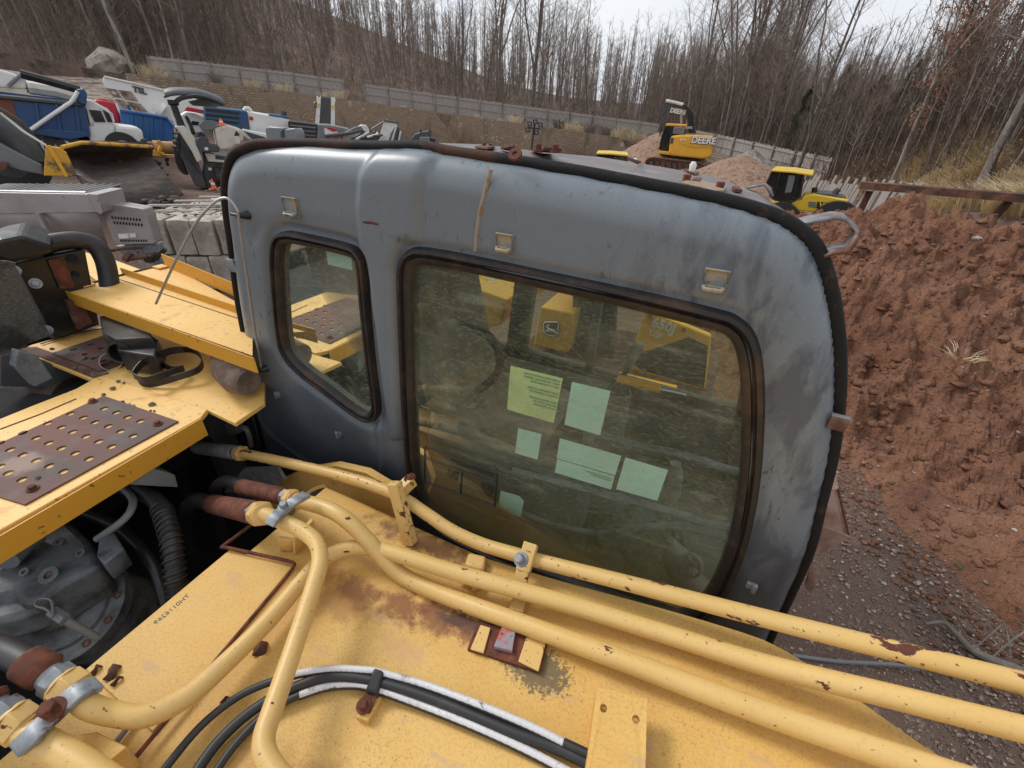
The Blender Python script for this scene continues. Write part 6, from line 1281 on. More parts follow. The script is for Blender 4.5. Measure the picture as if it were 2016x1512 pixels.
# bucket inside: rows run left to right, from top lip round the back to the cutting edge
surf('bucket_shell', 'bucket_in', [[(126, 291, 15.8), (165, 281, 16.3), (240, 283, 16.9), (303, 287, 17.3)], [(133, 304, 16.4), (170, 300, 17), (240, 300, 17.6), (301, 297, 17.9)], [(140, 322, 16.5), (180, 318, 17.1), (240, 315, 17.7), (300, 308, 18)], [(150, 343, 15.6), (185, 338, 16.2), (245, 328, 16.9), (306, 318, 17.3)], [(168, 368, 14.4), (205, 366, 14.8), (265, 352, 15.5), (322, 338, 16.1)], [(196, 404, 13.0), (245, 403, 13.3), (310, 392, 14.0), (360, 380, 14.6)]], .06, t.R)
q = MB().use('bucket_in'); rq = random.Random(8)
for k in range(260):
    x, y = rq.uniform(150, 345), rq.uniform(312, 400)
    if x < 130+(y-300)*.75 or x > 300+(y-300)*.72: continue
    clod(q, at(x, y, r=17.9-(y-312)*.047), rq.uniform(.03, .16), .5)
q.build('caked_mud', parent=t.R, smooth=60)['kind'] = 'stuff'
P('bucket_side', 'bucket_yellow', [(90, 287), (118, 291), (131, 300), (152, 346), (137, 348), (86, 346)], -.05, .10, .02); T('lip_bar', 'bucket_yellow', [(122, 290), (160, 281), (200, 283), (300, 289)], [0, .5, .6, 1.2], .045, 8)
P('side_fold', 'yellow_new', [(90, 286), (100, 286), (135, 347), (128, 348)], -.09, -.05, 0)
P('lift_arm', 'mid_gray', [(-80, 255), (0, 282), (82, 325), (86, 345), (40, 336), (0, 323), (-80, 300)], .4, .7, .03); T('linkage_arc', 'bucket_in', [(-40, 215), (0, 226), (38, 252), (62, 285), (78, 318)], .9, .16, 10, sm=4); T('linkage_arc', 'dark_gray', [(-40, 235), (0, 248), (30, 270), (52, 300), (62, 318)], .8, .28, 10, sm=4)
T('white_hose', 'white_paint', [(0, 222), (45, 258), (90, 286)], .3, .025, 6); t.wheel(15, 318, 1.3, .75, .5, 'dark_gray'); P('tool_box', 'rust_brown', [(0, 318), (18, 322), (12, 336), (-10, 338)], .2, .5, .02)
# --- salt spreader
t = Thing('salt_spreader', 'stainless V-shaped salt spreader hopper at the left edge', 'spreader', 0, 480, 230, 492, 9.5, 8.6)
P, T = t.P, t.T
b = P('hopper_side', 'stainless', [(-80, 377), (0, 379), (172, 382), (190, 418), (0, 421), (-80, 422)], 0, .04, .006)
MB().use('stainless').grid([[t.F.h(x, y, .03) for x, y in ((-80, 422), (0, 421), (95, 419), (190, 417))], [t.F.h(x, y, .42) for x, y in ((-80, 480), (0, 486), (110, 490), (214, 492))]]).build('hopper_slope', parent=t.R, solid=.02)
P('hopper_rib', 'stainless', [(68, 420), (75, 420), (104, 472), (92, 470)], -.05, .03, .004)
q = MB().use('black_paint').prism([t.F.h(x, y, .05) for x, y in ((-80, 377), (168, 381), (168, 384), (-80, 380))], t.F.v*.75); q.build('top_screen', parent=t.R)
for k in range(2): T('screen_rail', 'stainless', [(-80, 376), (170, 380)], .05+.65*k, .022, 6)
q = MB().use('stainless')
for k in range(14):
    a = t.F.h(-60+k*18, 379, .05)+t.F.w*.012; q.tube([a, a+t.F.v*.72], .006, 4)
q.build('screen_mesh', parent=t.R)
P('end_flange', 'stainless', [(166, 381), (192, 383), (202, 418), (198, 422), (190, 418), (172, 382)], -.04, .5, .006)
e = P('engine_cover', 'stainless', [(200, 402), (240, 404), (283, 411), (290, 425), (306, 478), (304, 481), (226, 482), (212, 450), (200, 418)], .2, .42, .02)
for i in range(10):
    for j, (y0) in enumerate((426, 436)): x = 219+i*6+j*4; P('louvre_slot', 'black_flat', [(x, y0+i*.5), (x+2, y0+i*.5), (x+3, y0+5+i*.5), (x+1, y0+5+i*.5)], .19, .2, 0, e)
for i in range(11): x = 236+i*5; P('louvre_slot', 'black_flat', [(x, 472), (x+2, 472), (x+3, 476), (x+1, 476)], .19, .2, 0, e)
P('white_label', 'white_paint', [(232, 461), (252, 460), (254, 469), (235, 470)], .18, .2, 0, e); P('white_label', 'white_paint', [(254, 460), (266, 460), (268, 467), (256, 468)], .18, .2, 0, e)
P('lower_frame', 'galv', [(226, 484), (306, 481), (318, 520), (300, 522), (240, 500)], .3, .5, .02); T('spinner_chain', 'rust', [(210, 495), (240, 490), (278, 488)], .2, .02, 6); T('hydraulic_fitting', 'rust_brown', [(247, 503), (256, 508)], .1, .08, 12); T('linkage', 'black_paint', [(300, 512), (318, 498), (326, 490)], .15, .03, 6); P('motor', 'black_paint', [(280, 505), (300, 503), (302, 518), (284, 518)], .1, .3, .02); T('frame_tube', 'rust_brown', [(250, 510), (300, 502)], .12, .035, 8)
# --- stacked concrete blocks, each its own thing
FB = Fr(288, 478, 11.3, 450, 500, 10.6); rb_ = random.Random(4)
ztop = [(288, 430), (450, 437)]
z1 = FB.uw(295, 430)[1]; bw = FB.L/3.3; bh = .70; fronts = ['leftmost', 'second', 'third, brown-stained', 'fourth, beside the cab', 'last, behind the cab edge']
for row in range(6):
    for col in range(-1, 6):
        for lev in range(2):
            if lev and row: continue
            c = FB.p((col+.5)*bw+(.35*bw if lev else 0)+rb_.uniform(-.02, .02)+row*.12, row*.62+.3, z1-bh/2-lev*(bh+.01)+rb_.uniform(-.02, .02)-(row*.02)); q = MB().use('concrete')
            bm = bmesh.new(); bmesh.ops.create_cube(bm, size=1); bmesh.ops.subdivide_edges(bm, edges=bm.edges[:], cuts=5, use_grid_fill=True)
            rr_ = Matrix((FB.u, FB.v, FB.w)).transposed(); vs = []
            for v in bm.verts:
                k = v.co.copy(); L_ = sum(abs(a)**8 for a in k*2)**(1/8); k = k/max(1, L_**.35); k = Vector((k.x*bw*.93, k.y*.60, k.z*bh*.96)); k += k.normalized()*.022*fbm((c.x+k.x)*2, (c.y+k.y+k.z)*2, 1.6, 4, row+col*3); vs.append(c+rr_@k)
            q.add(vs, [tuple(v.index for v in f.verts) for f in bm.faces]); bm.free()
            if row == 0 and lev == 0 and 0 <= col <= 3: lab = 'rough concrete block in the top front row of the stack, '+fronts[col]; g = None
            elif lev: lab = 'rough concrete block in the lower front row of the stack'; g = 'concrete blocks of the lower row'
            else: lab = 'dusty concrete block lying behind the front row of the stack'; g = 'concrete blocks behind the front row'
            q.build('concrete_block', org=c, label=lab, cat='concrete block', group=g, smooth=60)
q = MB()
q.use('scree'); q.use('stone')
for k in range(260):
    p = FB.p(rb_.uniform(-.2, FB.L*1.1), rb_.uniform(.2, 3.8), z1+.01); q.use('scree' if k % 4 else 'stone'); clod(q, p, rb_.uniform(.01, .05), .4)
q.build('rubble', kind='stuff', smooth=60)
for k in range(6):
    a = FB.p(-.3+k*.25, .9+k*.55, z1+.04); b_ = FB.p(FB.L+.2, 1.1+k*.5, z1+.06); o = MB().use('wood_fence').prism([a, b_, b_+Vector((0, 0, .03)), a+Vector((0, 0, .03))], FB.v*.12).build('plank', org=a, label='dusty plank laid across the concrete blocks', cat='plank', group='planks on the blocks', smooth=0)
# --- boulder / cabinet up in the wood
p = hillpt(tline(212), 4); c = at(214, 127, r=math.hypot(p.x, p.y)-1); q = MB().use('concrete').blob(c, 1.9, 4, .6, (1.2, 1, .75)); q.build('boulder', org=c, label='pale boulder at the wood edge left of the fence', cat='boulder', smooth=0)
# --- crawler dozer just beyond the cab
YD = 2.55
DR = root('crawler_dozer', Vector((.1, 3.2, GZ)), 'yellow crawler dozer seen through the dirty cab glass', 'dozer')
def dz(nm, m, L, Y, t, par=DR, bev=.01): return MB().use(m).prism([at(x, y, Y=Y) for x, y in L], (0, t, 0)).build(nm, parent=par, bevel=bev, smooth=0)
p1_ = dz('side_door', 'yellow_new', [(1064, 604), (1132, 617), (1118, 695), (1050, 680)], YD, .5)
E4 = [at(x, y, Y=YD-.006) for x, y in ((1071, 632), (1098, 632), (1102, 639), (1099, 659), (1094, 664), (1074, 660), (1069, 654), (1068, 637))]
bdg = MB().use('ink').prism(E4, (0, .004, 0)).build('badge', parent=p1_, smooth=0)
cx_, cy_ = 1085, 648
def bp2(u, v, Y=YD-.010): return at(cx_+u, cy_+v+u*.12, Y=Y)
MB().use('white_paint').tube([at(x, y, Y=YD-.008) for x, y in ((1072.5, 634), (1097, 634), (1100, 640), (1097, 658), (1093, 662), (1075, 658.5), (1070.5, 653), (1070, 638))], .0035, 4, closed=True).build('badge_border', parent=bdg)
q = MB().use('white_paint')
for L_, r_ in (([(-6, 0), (0, 1.5), (6, 3)], .008), ([(-6, 0), (-7.5, -4)], .006), ([(-7, -4.5), (-10, -3.5)], .004), ([(-7, -5), (-5, -9)], .0022), ([(-6, -7), (-3, -8.5)], .0022), ([(-8, -5), (-8, -9)], .0022), ([(-6, 1), (-11, 5)], .0032), ([(-5, 2), (-8, 6.5)], .0032), ([(6, 3), (11, 6), (13, 9)], .0038), ([(5, 4), (9, 9)], .0034), ([(7, 2), (9, 0)], .0026)):
    q.tube([bp2(u*.95, v*.95) for u, v in L_], r_, 6)
q.build('deer_emblem', parent=bdg, smooth=0)
p2_ = dz('side_panel', 'yellow_new', [(1272, 610), (1400, 662), (1388, 768), (1360, 762), (1232, 728), (1252, 665)], YD, .05)
dz('opening', 'black_flat', [(1357, 664), (1394, 682), (1386, 764), (1262, 728), (1250, 718), (1256, 697)], YD-.004, .01, p2_, 0)
mat('tan_shadow', (.16, .12, .07), .8)
a_, b_ = at(1281, 641, Y=YD-.012), at(1340, 662, Y=YD-.012)
text('lettering', '650J', .078, a_, b_-a_, (0, 0, 1), 'white_paint', p2_, .002, .003); a_, b_ = at(1277, 659, Y=YD-.012), at(1320, 674, Y=YD-.012); text('lettering', 'LGP', .042, a_, b_-a_, (0, 0, 1), 'white_paint', p2_, .002, .002)
for x, y in ((1281, 622), (1346, 650), (1256, 692)): MB().use('rust_brown').cyl(at(x, y, Y=YD-.012), at(x, y, Y=YD), .012, 10).build('panel_bolt', parent=p2_)
dz('cab_frame', 'dark_gray', [(1128, 560), (1140, 562), (1134, 700), (1122, 700)], YD+.1, .06); dz('cab_frame', 'dark_gray', [(1205, 575), (1214, 577), (1206, 715), (1196, 715)], YD+.1, .06); dz('cab_roof', 'yellow_new', [(1050, 520), (1240, 560), (1240, 572), (1050, 532)], YD, 1.3)
dz('cab_glass', 'dark_glass', [(1132, 566), (1206, 582), (1198, 712), (1126, 698)], YD+.12, .01, DR, 0)
dz('engine_hood', 'bucket_yellow', [(830, 545), (900, 555), (1000, 590), (985, 640), (900, 660), (800, 600)], YD+.2, .9); dz('fender', 'rust_brown', [(1010, 700), (1235, 740), (1400, 790), (1390, 840), (1000, 790)], YD-.1, .7)  # hood block toned to stand in for a yellow-brown reflection in the glass
tq = [(880, 860), (1380, 960), (1440, 1010), (1400, 1080), (900, 1000)]; dz('track', 'bucket_in', tq, 2.35, .55, DR, .06); dz('track', 'bucket_in', tq, 3.9, .5, DR, .06)
lb = at(1245, 745, Y=YD-.3); MB().use('yellow_new').tube([at(1216, 745, Y=2.3), at(1330, 772, Y=2.3)], .04, 10).build('push_arm', parent=DR)
# blade: tall curved plate, corner sticks out past the cab front
def bl_(x, y, Y): return at(x, y, Y=Y)
q = MB().use('blade_plate'); c0, c1, c2 = bl_(1650, 962, 2.35), bl_(1671, 1053, 2.25), bl_(1612, 1085, 2.2)
back = Vector((-.42, 0, .05))
q.add([c0, c1, c1+back, c0+back, c0+Vector((0, 2.2, 0)), c1+Vector((0, 2.2, 0))], [(0, 1, 2, 3), (0, 1, 5, 4)]); q.add([c1, c2, c2+back, c1+back], [(0, 1, 2, 3)])
q.add([c1, c2, c2+Vector((0, 2.2, 0)), c1+Vector((0, 2.2, 0))], [(0, 1, 2, 3)]); blade = q.build('blade', parent=DR, solid=.03, smooth=0)
MB().use('rust').tube([c0, c1, c2, c2+back*.8], .006, 6).build('blade_edge', parent=blade)
MB().use('yellow_new').add([bl_(1440, 950, 2.2), bl_(1462, 900, 2.2), bl_(1470, 860, 2.2), bl_(1478, 900, 2.2)], [(0, 1, 2, 3)]).build('blade_wing', parent=DR, solid=.02, smooth=0)
t2_ = [bl_(1600, 1108, 2.0), bl_(1605, 1175, 1.95), bl_(1585, 1158, 1.9)]; MB().use('rust_brown').prism(t2_, (0, .03, 0)).build('blade_tooth', parent=DR, smooth=0)
# far-side lamp brackets of our own cab, above the rim
for L in ([(521, 252), (528, 249), (560, 252), (552, 262), (554, 285), (526, 285)], [(559, 254), (580, 252), (585, 262), (586, 285), (562, 285)]):
    MB().use('cab_paint').prism([at(x, y, Y=1.85) for x, y in L], (0, .05, 0)).build('lamp_bracket', parent=EX, bevel=.006)
# ================================================================== woods
def make_tree(seed, H=15, r0=.17, nb=34, spread=1.0, tw=6, trunkmat='bark', fork=.5, twigmat='twig', low=.25, dense=1.0):
    rn = random.Random(seed); T = MB().use(trunkmat); Cn = MB().use(twigmat)
    def limb(q, p, d, L, r, n, seg, curl, up):
        P = [p]; D = d.normalized(); R_ = [r]
        for k in range(seg):
            D = (D+Vector((rn.gauss(0, curl), rn.gauss(0, curl), rn.gauss(0, curl)*.6+up))).normalized(); P.append(P[-1]+D*L/seg); R_.append(r*(1-.85*(k+1)/seg))
        q.tube(P, R_, n, cap=False); return P, R_
    P, R_ = limb(T, Vector((0, 0, -.4)), Vector((rn.gauss(0, .05), rn.gauss(0, .05), 1)), H, r0, 6, 9, .05, .05)
    stems = [(P, R_, H)]
    for k in range(int(rn.random() < fork)+int(rn.random() < fork*.7)):
        i = rn.choice((2, 3, 4)); a = rn.uniform(0, 6.28); p, r = limb(T, P[i], Vector((math.cos(a)*.45, math.sin(a)*.45, 1)), H*(1-i/11), R_[i]*.75, 5, 7, .07, .06); stems.append((p, r, H*(1-i/11)))
    for (sp, sr, sl) in stems:
        m = len(sp)-1
        for k in range(int(nb*sl/H)):
            t = low+(1-low)*rn.random()**.9; f = t*m; i = min(int(f), m-1); p = sp[i].lerp(sp[i+1], f-i); r = sr[i]*(1-(f-i)*.1)
            a = rn.uniform(0, 6.28); el = rn.uniform(.25, 1.3); L = sl*rn.uniform(.14, .30)*(1.15-t*.7)*spread
            bp, br = limb(Cn, p, Vector((math.cos(a), math.sin(a), el)), L, max(.012, r*.33), 3, 5, .14, .10)
            for j in range(int(tw*dense)):
                f2 = rn.uniform(.2, 1)*5; i2 = min(int(f2), 4); q0 = bp[i2].lerp(bp[i2+1], f2-i2); a2 = rn.uniform(0, 6.28)
                tp, _ = limb(Cn, q0, Vector((math.cos(a2)*.8+math.cos(a)*.5, math.sin(a2)*.8+math.sin(a)*.5, rn.uniform(.2, 1.2))), L*rn.uniform(.25, .5), .010, 3, 3, .18, .06)
                for z in range(3):
                    q1 = tp[rn.choice((1, 2, 3))]; a3 = rn.uniform(0, 6.28); e = q1+Vector((math.cos(a3), math.sin(a3), rn.uniform(.2, 1.3))).normalized()*L*.16; w = Vector((.006, .006, 0)); Cn.add([q1-w, q1+w, e], [(0, 1, 2)])
    return T, Cn
VAR = []
specs = [(1, 15, .17, 40, 1.0, 5, 'bark', .5, 'twig', .3), (2, 17, .20, 44, .95, 5, 'bark', .6, 'twig_warm', .35), (3, 13, .12, 36, .9, 5, 'bark', .3, 'twig', .22), (4, 16, .15, 40, 1.15, 5, 'bark_pale', .4, 'twig', .4), (5, 12, .10, 34, 1.0, 6, 'bark', .6, 'twig_warm', .15), (6, 18, .22, 48, 1.1, 5, 'bark', .8, 'twig', .35), (7, 14, .09, 26, .8, 5, 'bark_pale', .2, 'twig', .45)]
for s in specs:
    T, Cn = make_tree(*s); t = T.build('trunk', smooth=60); c = Cn.build('crown', smooth=0); VAR.append((t.data, c.data)); bpy.data.objects.remove(t); bpy.data.objects.remove(c)
def leafy(base, seed, m, n, box, sz=.07):
    T, Cn = make_tree(*base); rn = random.Random(seed); Lf = MB().use(m); pts = Cn.v
    for k in range(n):
        p = Vector(pts[rn.randrange(len(pts))])
        if p.z < box[0] or p.z > box[1]: continue
        p += Vector((rn.gauss(0, .12), rn.gauss(0, .12), rn.gauss(0, .12))); a = Vector((rn.gauss(0, 1), rn.gauss(0, 1), rn.gauss(0, 1))).normalized()*sz*rn.uniform(.6, 1.3); b = a.orthogonal().normalized()*sz*.8; Lf.add([p-a, p+b, p+a, p-b], [(0, 1, 2, 3)])
    return T, Cn, Lf
def put(var, loc, rz, sc, lab, group=None, sz=None, lean=(0, 0)):
    R_ = root('bare_tree', loc, lab, 'tree', group); R_.rotation_euler = (lean[0], lean[1], rz); R_.scale = (sc, sc, sz or sc)
    for nm, me in zip(('trunk', 'crown', 'leaves'), var):
        o = bpy.data.objects.new(nm, me); COL.objects.link(o); o.parent = R_; o['_o'] = (0, 0, 0)
    return R_
rn = random.Random(11); cnt = 0
def tophgt(p, px, dy=0):
    "height of the wood's edge over this spot, as surveyed along its skyline"
    y = float(np.interp(px, [-400, 300, 650, 900, 1200, 1400, 1600, 2016, 2600], [-330, -230, -110, 5, 62, 95, 120, 140, 150]))+dy
    return max(3.0, at(px, y, r=math.hypot(p.x, p.y)).z-p.z)
# foremost named trees: (px of the trunk, distance behind the wall line, variant, scale, label)
named = [(118, 9, 6, 1.15, 'pale thin bare tree, leftmost of the pale ones above the blue dump bed'), (212, 7, 3, 1.0, 'pale leaning bare tree left of the white boulder'), (352, 4, 6, 1.1, 'pale slim tree rising behind the left fence end'), (250, 6, 6, .95, 'pale thin tree just right of the white boulder'), (566, 5, 6, 1.05, 'straight thin pole of a tree behind the middle of the left fence'), (985, 8, 1, 1.0, 'tall dark leaning trunk behind the long fence, left of the light tower'), (1048, 5, 5, .95, 'broad dark forked tree right above the light tower'), (1022, 6, 3, .85, 'greenish pale trunk just left of the forked tree'), (1440, 5, 5, .95, 'dark dense-crowned tree behind the yellow excavator'), (1560, 3, 0, .9, 'leaning tree standing at the right fence end'), (1740, 3.0, 3, .75, 'grey tree with wide branches behind the leaning fence'), (1905, 4, 5, .7, 'thick leaning tree at the right above the dry grass'), (1985, 9, 1, .8, 'thick dark tree at the far right edge')]
for k, (px, d, v, sc, lab) in enumerate(named):
    p = hillpt(tline(px), d); lx = {5: 0, 9: .12, 10: .06, 11: .25, 12: .3}.get(k, 0); q = Vector((p.x, p.y, 0)).normalized()
    put(VAR[v], p, rn.uniform(0, 6), sc, lab, lean=(lx*q.x*0, lx))
G1, G2 = 'bare trees of the hillside wood', 'bare trees of the hillside wood'
for band, (dmin, dmax, n, s0) in enumerate(((2.5, 12, 85, 1.15), (12, 28, 90, 1.25), (28, 55, 95, 1.4))):
    for k in range(n):
        t = rn.uniform(.3, len(hl)-3.2); d = rn.uniform(dmin, dmax); p = hillpt(t, d); px = pix(p)[0]
        sc = s0*rn.uniform(.75, 1.15)
        hh = tophgt(p, px, rn.gauss(0, 30)-(rn.uniform(80, 220) if rn.random() < .2 else 0)); sc = min(1.7, max(.4, hh/15))*rn.uniform(.92, 1.05)
        if px > 1500 and band == 0: sc *= .85
        if -300 < px < 2350: put(VAR[rn.choice((0, 1, 2, 4, 5, 0, 1, 3) if px > 250 else (0, 6, 3, 1, 2, 5))], p, rn.uniform(0, 6.28), sc, 'leafless grey-brown tree among the many on the wooded hillside', G1, lean=(rn.gauss(0, .03), rn.gauss(0, .03)+(.07 if px > 1450 else 0)))
# rust-leaved oaks and evergreens on the right
for px, d, sc, lab in ((1775, 7, .62, 'young oak keeping its rust-brown leaves low behind the leaning fence'), (1845, 14, .95, 'tall oak with rust-brown leaves high at the upper right'), (1470, 16, .8, 'oak with sparse red-brown leaves above the excavator boom')):
    T, Cn, Lf = leafy((int(px), 12, .13, 40, 1.2, 5, 'bark', .6, 'twig_warm', .15), 3, 'leaf_rust', 5200, (2.0, 11), .10)
    o = [b.build(nm, smooth=0).data for nm, b in (('trunk', T), ('crown', Cn), ('leaves', Lf))]
    for nm in ('trunk', 'crown', 'leaves'):
        for ob in [x for x in COL.objects if x.parent is None and x.name.split('.')[0] == nm]: bpy.data.objects.remove(ob)
    put(o, hillpt(tline(px), d), 1.0, sc, lab)
def cedar(seed, H, W_):
    rn = random.Random(seed); T = MB().use('bark').tube([(0, 0, -.3), (0, 0, H*.9)], [.14, .02], 6); q = MB().use('evergreen')
    for k in range(5200):
        t = rn.random()**.8; z = H*(.10+.9*t); R_ = W_*(1-t)**.7*(.75+.35*math.sin(t*23+rn.random()))*(.45+.55*rn.random()**.5); a = rn.uniform(0, 6.28); c = Vector((math.cos(a)*R_, math.sin(a)*R_, z+rn.gauss(0, .15)))
        d = Vector((math.cos(a), math.sin(a), rn.uniform(-.2, .7))).normalized()*rn.uniform(.12, .3); s = d.orthogonal().normalized()*.03; q.add([c-s, c+s, c+d], [(0, 1, 2)])
    o = [b.build(nm, smooth=0) for nm, b in (('trunk', T), ('crown', q))]; r_ = [x.data for x in o]; [bpy.data.objects.remove(x) for x in o]; return r_
ce = [cedar(1, 9, 2.0), cedar(2, 7.5, 2.2)]
for px, d, v, sc, lab in ((1500, 12, 0, .6, 'dark green cedar half hidden behind bare twigs, left of the pair'), (1590, 13, 0, .72, 'tallest dark green cedar in the middle of the wood edge'), (1650, 11, 1, .7, 'wide dark green cedar right of the tallest one'), (1700, 16, 0, .6, 'dark cedar deep in the wood above the loader'), (1545, 8, 1, .7, 'low olive cedar at the wood edge above the heap'), (1965, 14, 1, .6, 'green cedar behind the trees at the right edge')):
    R_ = put(ce[v], hillpt(tline(px), d), px, sc, lab); R_.name = 'evergreen_tree'
# far mass of the wood: many stems and twigs that read as one
q = MB().use('twig')
for k in range(4200):
    t = rn.uniform(1, len(hl)-2.5); d = 4+rn.random()**1.1*100; p = hillpt(t, d); H = tophgt(p, pix(p)[0], rn.gauss(20, 25)) if d > 22 else rn.uniform(3, 9); H = min(H, 26); r = rn.uniform(.06, .14) if d > 30 else rn.uniform(.02, .06); a = Vector((rn.gauss(0, .05), rn.gauss(0, .05), 1))
    q.tube([p, p+a*H*.5, p+a*H], [r, r*.6, .02], 4, cap=False)
    for j in range(44):
        z = rn.uniform(.02, 1); b = p+a*H*z; an = rn.uniform(0, 6.28); L = H*.2*(1.2-z*.8)*rn.uniform(.4, 1); e = b+Vector((math.cos(an), math.sin(an), rn.uniform(.4, 1.6))).normalized()*L; w = Vector((.018, .018, 0)); q.add([b-w, b+w, e], [(0, 1, 2)])
        for z2 in range(3):
            f = b.lerp(e, rn.uniform(.2, .9)); an = rn.uniform(0, 6.28); g = f+Vector((math.cos(an), math.sin(an), rn.uniform(.4, 1.6))).normalized()*L*.5; w = Vector((.012, .012, 0)); q.add([f-w, f+w, g], [(0, 1, 2)])
q.build('distant_wood', kind='stuff', smooth=0)
# brush at the foot of the trees
q = MB(); q.use('twig_warm'); q.use('twig'); q.use('leaf_rust'); q.use('dry_grass')
for k in range(34000):
    t = rn.uniform(.5, len(hl)-2.2); d = 2.9+rn.random()**1.5*30; p = hillpt(t, d); H = rn.uniform(.6, 2.4)*(1.3 if d > 4 else .7); a = rn.uniform(0, 6.28)
    n_ = fbm(p.x, p.y, .25, 2, 5)
    if pix(p)[0] > 1750 and d < 9 and rn.random() < .8: continue
    if n_ < -.15 and rn.random() < .6: continue
    q.use('twig' if rn.random() < .55 else 'twig_warm')
    m_ = p+Vector((math.cos(a)*.3, math.sin(a)*.3, .7))*H*.6; e = m_+Vector((math.cos(a)*.6, math.sin(a)*.6, .5))*H*.5; w = Vector((.013, .013, 0))
    q.add([p-w, p+w, m_+w*.6, m_-w*.6, e], [(0, 1, 2, 3), (3, 2, 4)])
    if rn.random() < .3:
        q.use('leaf_rust')
        for z in range(2): c = m_+Vector((rn.gauss(0, .2), rn.gauss(0, .2), rn.gauss(0, .2))); q.add([c, c+Vector((.06, .03, .03)), c+Vector((.0, .06, .06))], [(0, 1, 2)])
q.build('undergrowth', kind='stuff', smooth=0)
# tall dry grass: clumps on the wall top, and the grassy bank at the right
cl = [(500, 1.3, 1.0, 'dry grass clump on the wall below the middle of the left fence'), (560, 1.2, 1.0, 'dry grass clump with a dark seed head by a fence post'), (300, 1.5, 1.3, 'tall dry grass at the left end of the fence'), (320, 1.0, .8, 'low dry grass before the first fence boards'), (665, .8, 1.0, 'dry grass clump at the right end of the left fence'), (640, .7, .6, 'small grass clump left of the fence end'), (937, .8, .5, 'small straw clump on the wall below the long fence, leftmost'), (1015, .8, .9, 'bright straw clump left of the light tower'), (985, .8, .4, 'tiny straw clump beside the bright one'), (1122, .8, 1.1, 'tall straw clump right of the light tower'), (1145, .8, .9, 'straw clump just right of the tall one'), (1225, .8, 1.2, 'big straw clump left of the excavator, tallest'), (1248, .8, 1.1, 'big straw clump left of the excavator, middle'), (1275, .8, .8, 'big straw clump left of the excavator, nearest to it'), (795, 1.0, .35, 'little yellow clump on the wall below the long fence')]
for k, (px, d, h, lab) in enumerate(cl):
    p = hillpt(tline(px), d); p.z += .0; tuft('grass_clump', p, h*1.15, int(110*h), 'dry_grass', lab, 'dry grass', w=1.5*h, rad=.014, seed=k, lean=.45)
for k, (px, lab) in enumerate(((1162, 'greyish dead weed with fluffy tops beside the straw clump'), (1190, 'dark leafy weed against the long fence'), (1105, 'small green bush left of the tall straw clump'), (425, 'pale fluffy dead weed at the left fence'))):
    tuft('weed_bush', hillpt(tline(px), .9), 1.5, 120, 'evergreen' if 'green' in lab else 'twig', lab, 'weed', w=1.0, rad=.012, seed=50+k, lean=.6)
q = MB().use('dry_grass')
for k in range(24000):
    t = rn.uniform(len(hl)-6.6, len(hl)-2.0); d = rn.random()*10-.2; p = hillpt(t, d); px = pix(p)[0]
    if px < 1770 and rn.random() < .85: continue
    if fbm(p.x, p.y, .5, 2, 3) < -.25: continue
    a = rn.uniform(0, 6.28); H = rn.uniform(.5, 1.4); m_ = p+Vector((math.cos(a)*.2, math.sin(a)*.2, .9))*H*.6; e = m_+Vector((math.cos(a)*.7, math.sin(a)*.7, .25))*H*.45; w = Vector((.011, .011, 0)); q.add([p-w, p+w, m_+w*.7, m_-w*.7, e], [(0, 1, 2, 3), (3, 2, 4)])
q.build('dry_grass_bank', kind='stuff', smooth=0)
# red brush in front of the wall
for k, (px, h) in enumerate(((715, 1.6), (742, 2.4), (800, 2.0), (905, 2.6), (925, 2.0), (1075, 1.4), (1130, 1.6), (1160, 1.3))):
    p = seglerp(wt, max(0, min(len(wt)-1.01, tline(px)-3))); q_ = Vector((p.x, p.y, 0)).normalized(); c = p-q_*1.5; c.z = at(px, {715: 285, 742: 275, 800: 290, 905: 290, 925: 292, 1075: 300, 1130: 300, 1160: 302}[px], r=50).z-1.0
    tuft('sapling_bush', c, h+1.0, 60, 'leaf_rust' if k in (0, 2, 3) else 'twig_warm', ['reddish brush against the wall above the grey hopper', 'taller reddish brush right of the conveyor', 'red-brown brush by the tilted hopper', 'red sapling stems before the bare block patch', 'thin red stems right of the sapling', 'thin brush at the wall foot left of the heap', 'low thin brush beside the heap', 'sparse twiggy brush at the edge of the gravel heap'][k], 'brush', w=1.2, rad=.012, seed=80+k, lean=.35)
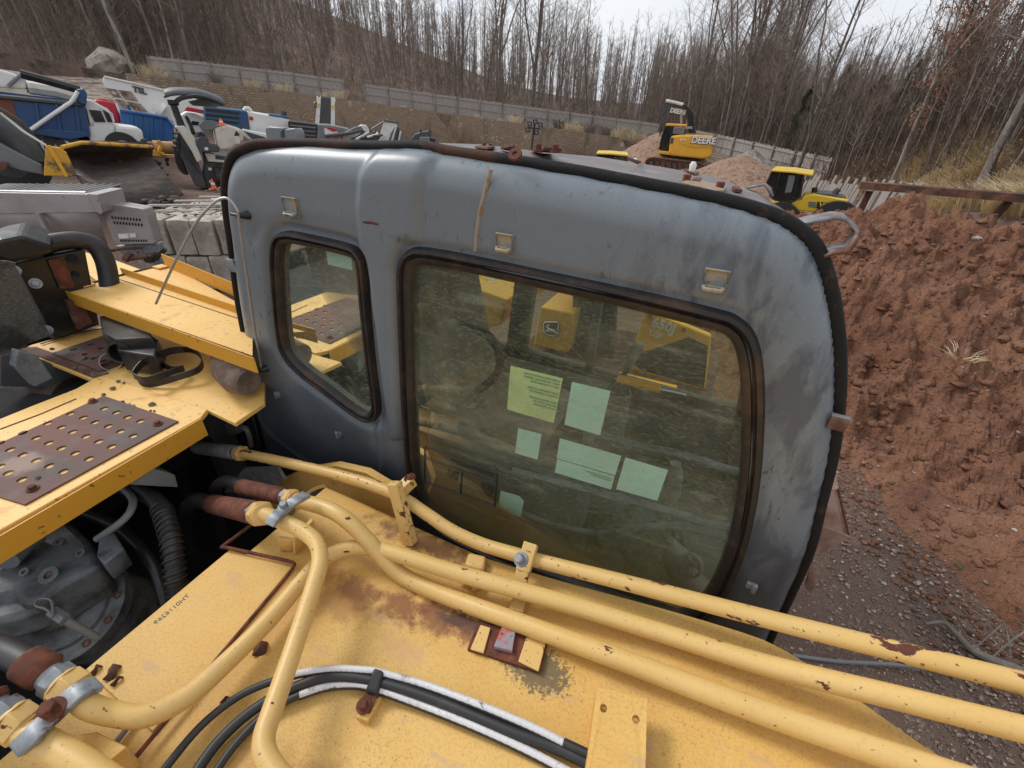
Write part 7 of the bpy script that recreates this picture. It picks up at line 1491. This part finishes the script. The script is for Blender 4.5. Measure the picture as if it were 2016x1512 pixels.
# ------------------------------------------------------------------ light
W = bpy.data.worlds.new('World'); SC.world = W; W.use_nodes = True; nt = W.node_tree; nt.nodes.clear()
sky = nt.nodes.new('ShaderNodeTexSky'); sky.sky_type = 'NISHITA'; sky.sun_disc = False; sky.sun_elevation = math.radians(42); sky.sun_rotation = math.radians(275); sky.dust_density = 5; sky.air_density = 1.0
hs = nt.nodes.new('ShaderNodeHueSaturation'); hs.inputs['Saturation'].default_value = .12; nt.links.new(sky.outputs[0], hs.inputs['Color'])
# overcast veil: the clouds even the sky out
tc = nt.nodes.new('ShaderNodeTexCoord'); mp = nt.nodes.new('ShaderNodeMapping'); mp.inputs['Scale'].default_value = (1, 1, 2.5); nt.links.new(tc.outputs['Generated'], mp.inputs[0])
nz = nt.nodes.new('ShaderNodeTexNoise'); nz.inputs['Scale'].default_value = 2.2; nz.inputs['Detail'].default_value = 5; nt.links.new(mp.outputs[0], nz.inputs['Vector'])
cr = nt.nodes.new('ShaderNodeValToRGB'); nt.links.new(nz.outputs['Fac'], cr.inputs[0]); cr.color_ramp.elements[0].position = .3; cr.color_ramp.elements[0].color = (8.2, 8.6, 9.4, 1); cr.color_ramp.elements[1].position = .7; cr.color_ramp.elements[1].color = (10.2, 10.5, 10.9, 1)
mx = nt.nodes.new('ShaderNodeMix'); mx.data_type = 'RGBA'; mx.inputs[0].default_value = .8; nt.links.new(hs.outputs[0], mx.inputs[6]); nt.links.new(cr.outputs[0], mx.inputs[7])
bg = nt.nodes.new('ShaderNodeBackground'); bg.inputs[1].default_value = .093; nt.links.new(mx.outputs[2], bg.inputs[0]); wo = nt.nodes.new('ShaderNodeOutputWorld'); nt.links.new(bg.outputs[0], wo.inputs[0])
sd = bpy.data.lights.new('sun', 'SUN'); sd.energy = 1.5; sd.angle = math.radians(18); sd.color = (1, .97, .92); so = bpy.data.objects.new('sun', sd); COL.objects.link(so)
az = math.radians(275); el = math.radians(42)
dvec = Vector((math.sin(az)*math.cos(el), math.cos(az)*math.cos(el), math.sin(el))); so.rotation_euler = dvec.to_track_quat('Z', 'Y').to_euler()
SC.view_settings.view_transform = 'Standard'; SC.view_settings.look = 'None'; SC.view_settings.exposure = 0.22; SC.view_settings.gamma = 1
SC.render.engine = 'CYCLES'; SC.render.resolution_x = 1024; SC.render.resolution_y = 768
SC.cycles.transparent_max_bounces = 16; SC.cycles.max_bounces = 8
for o in bpy.data.objects:
    if '_o' in o: del o['_o']
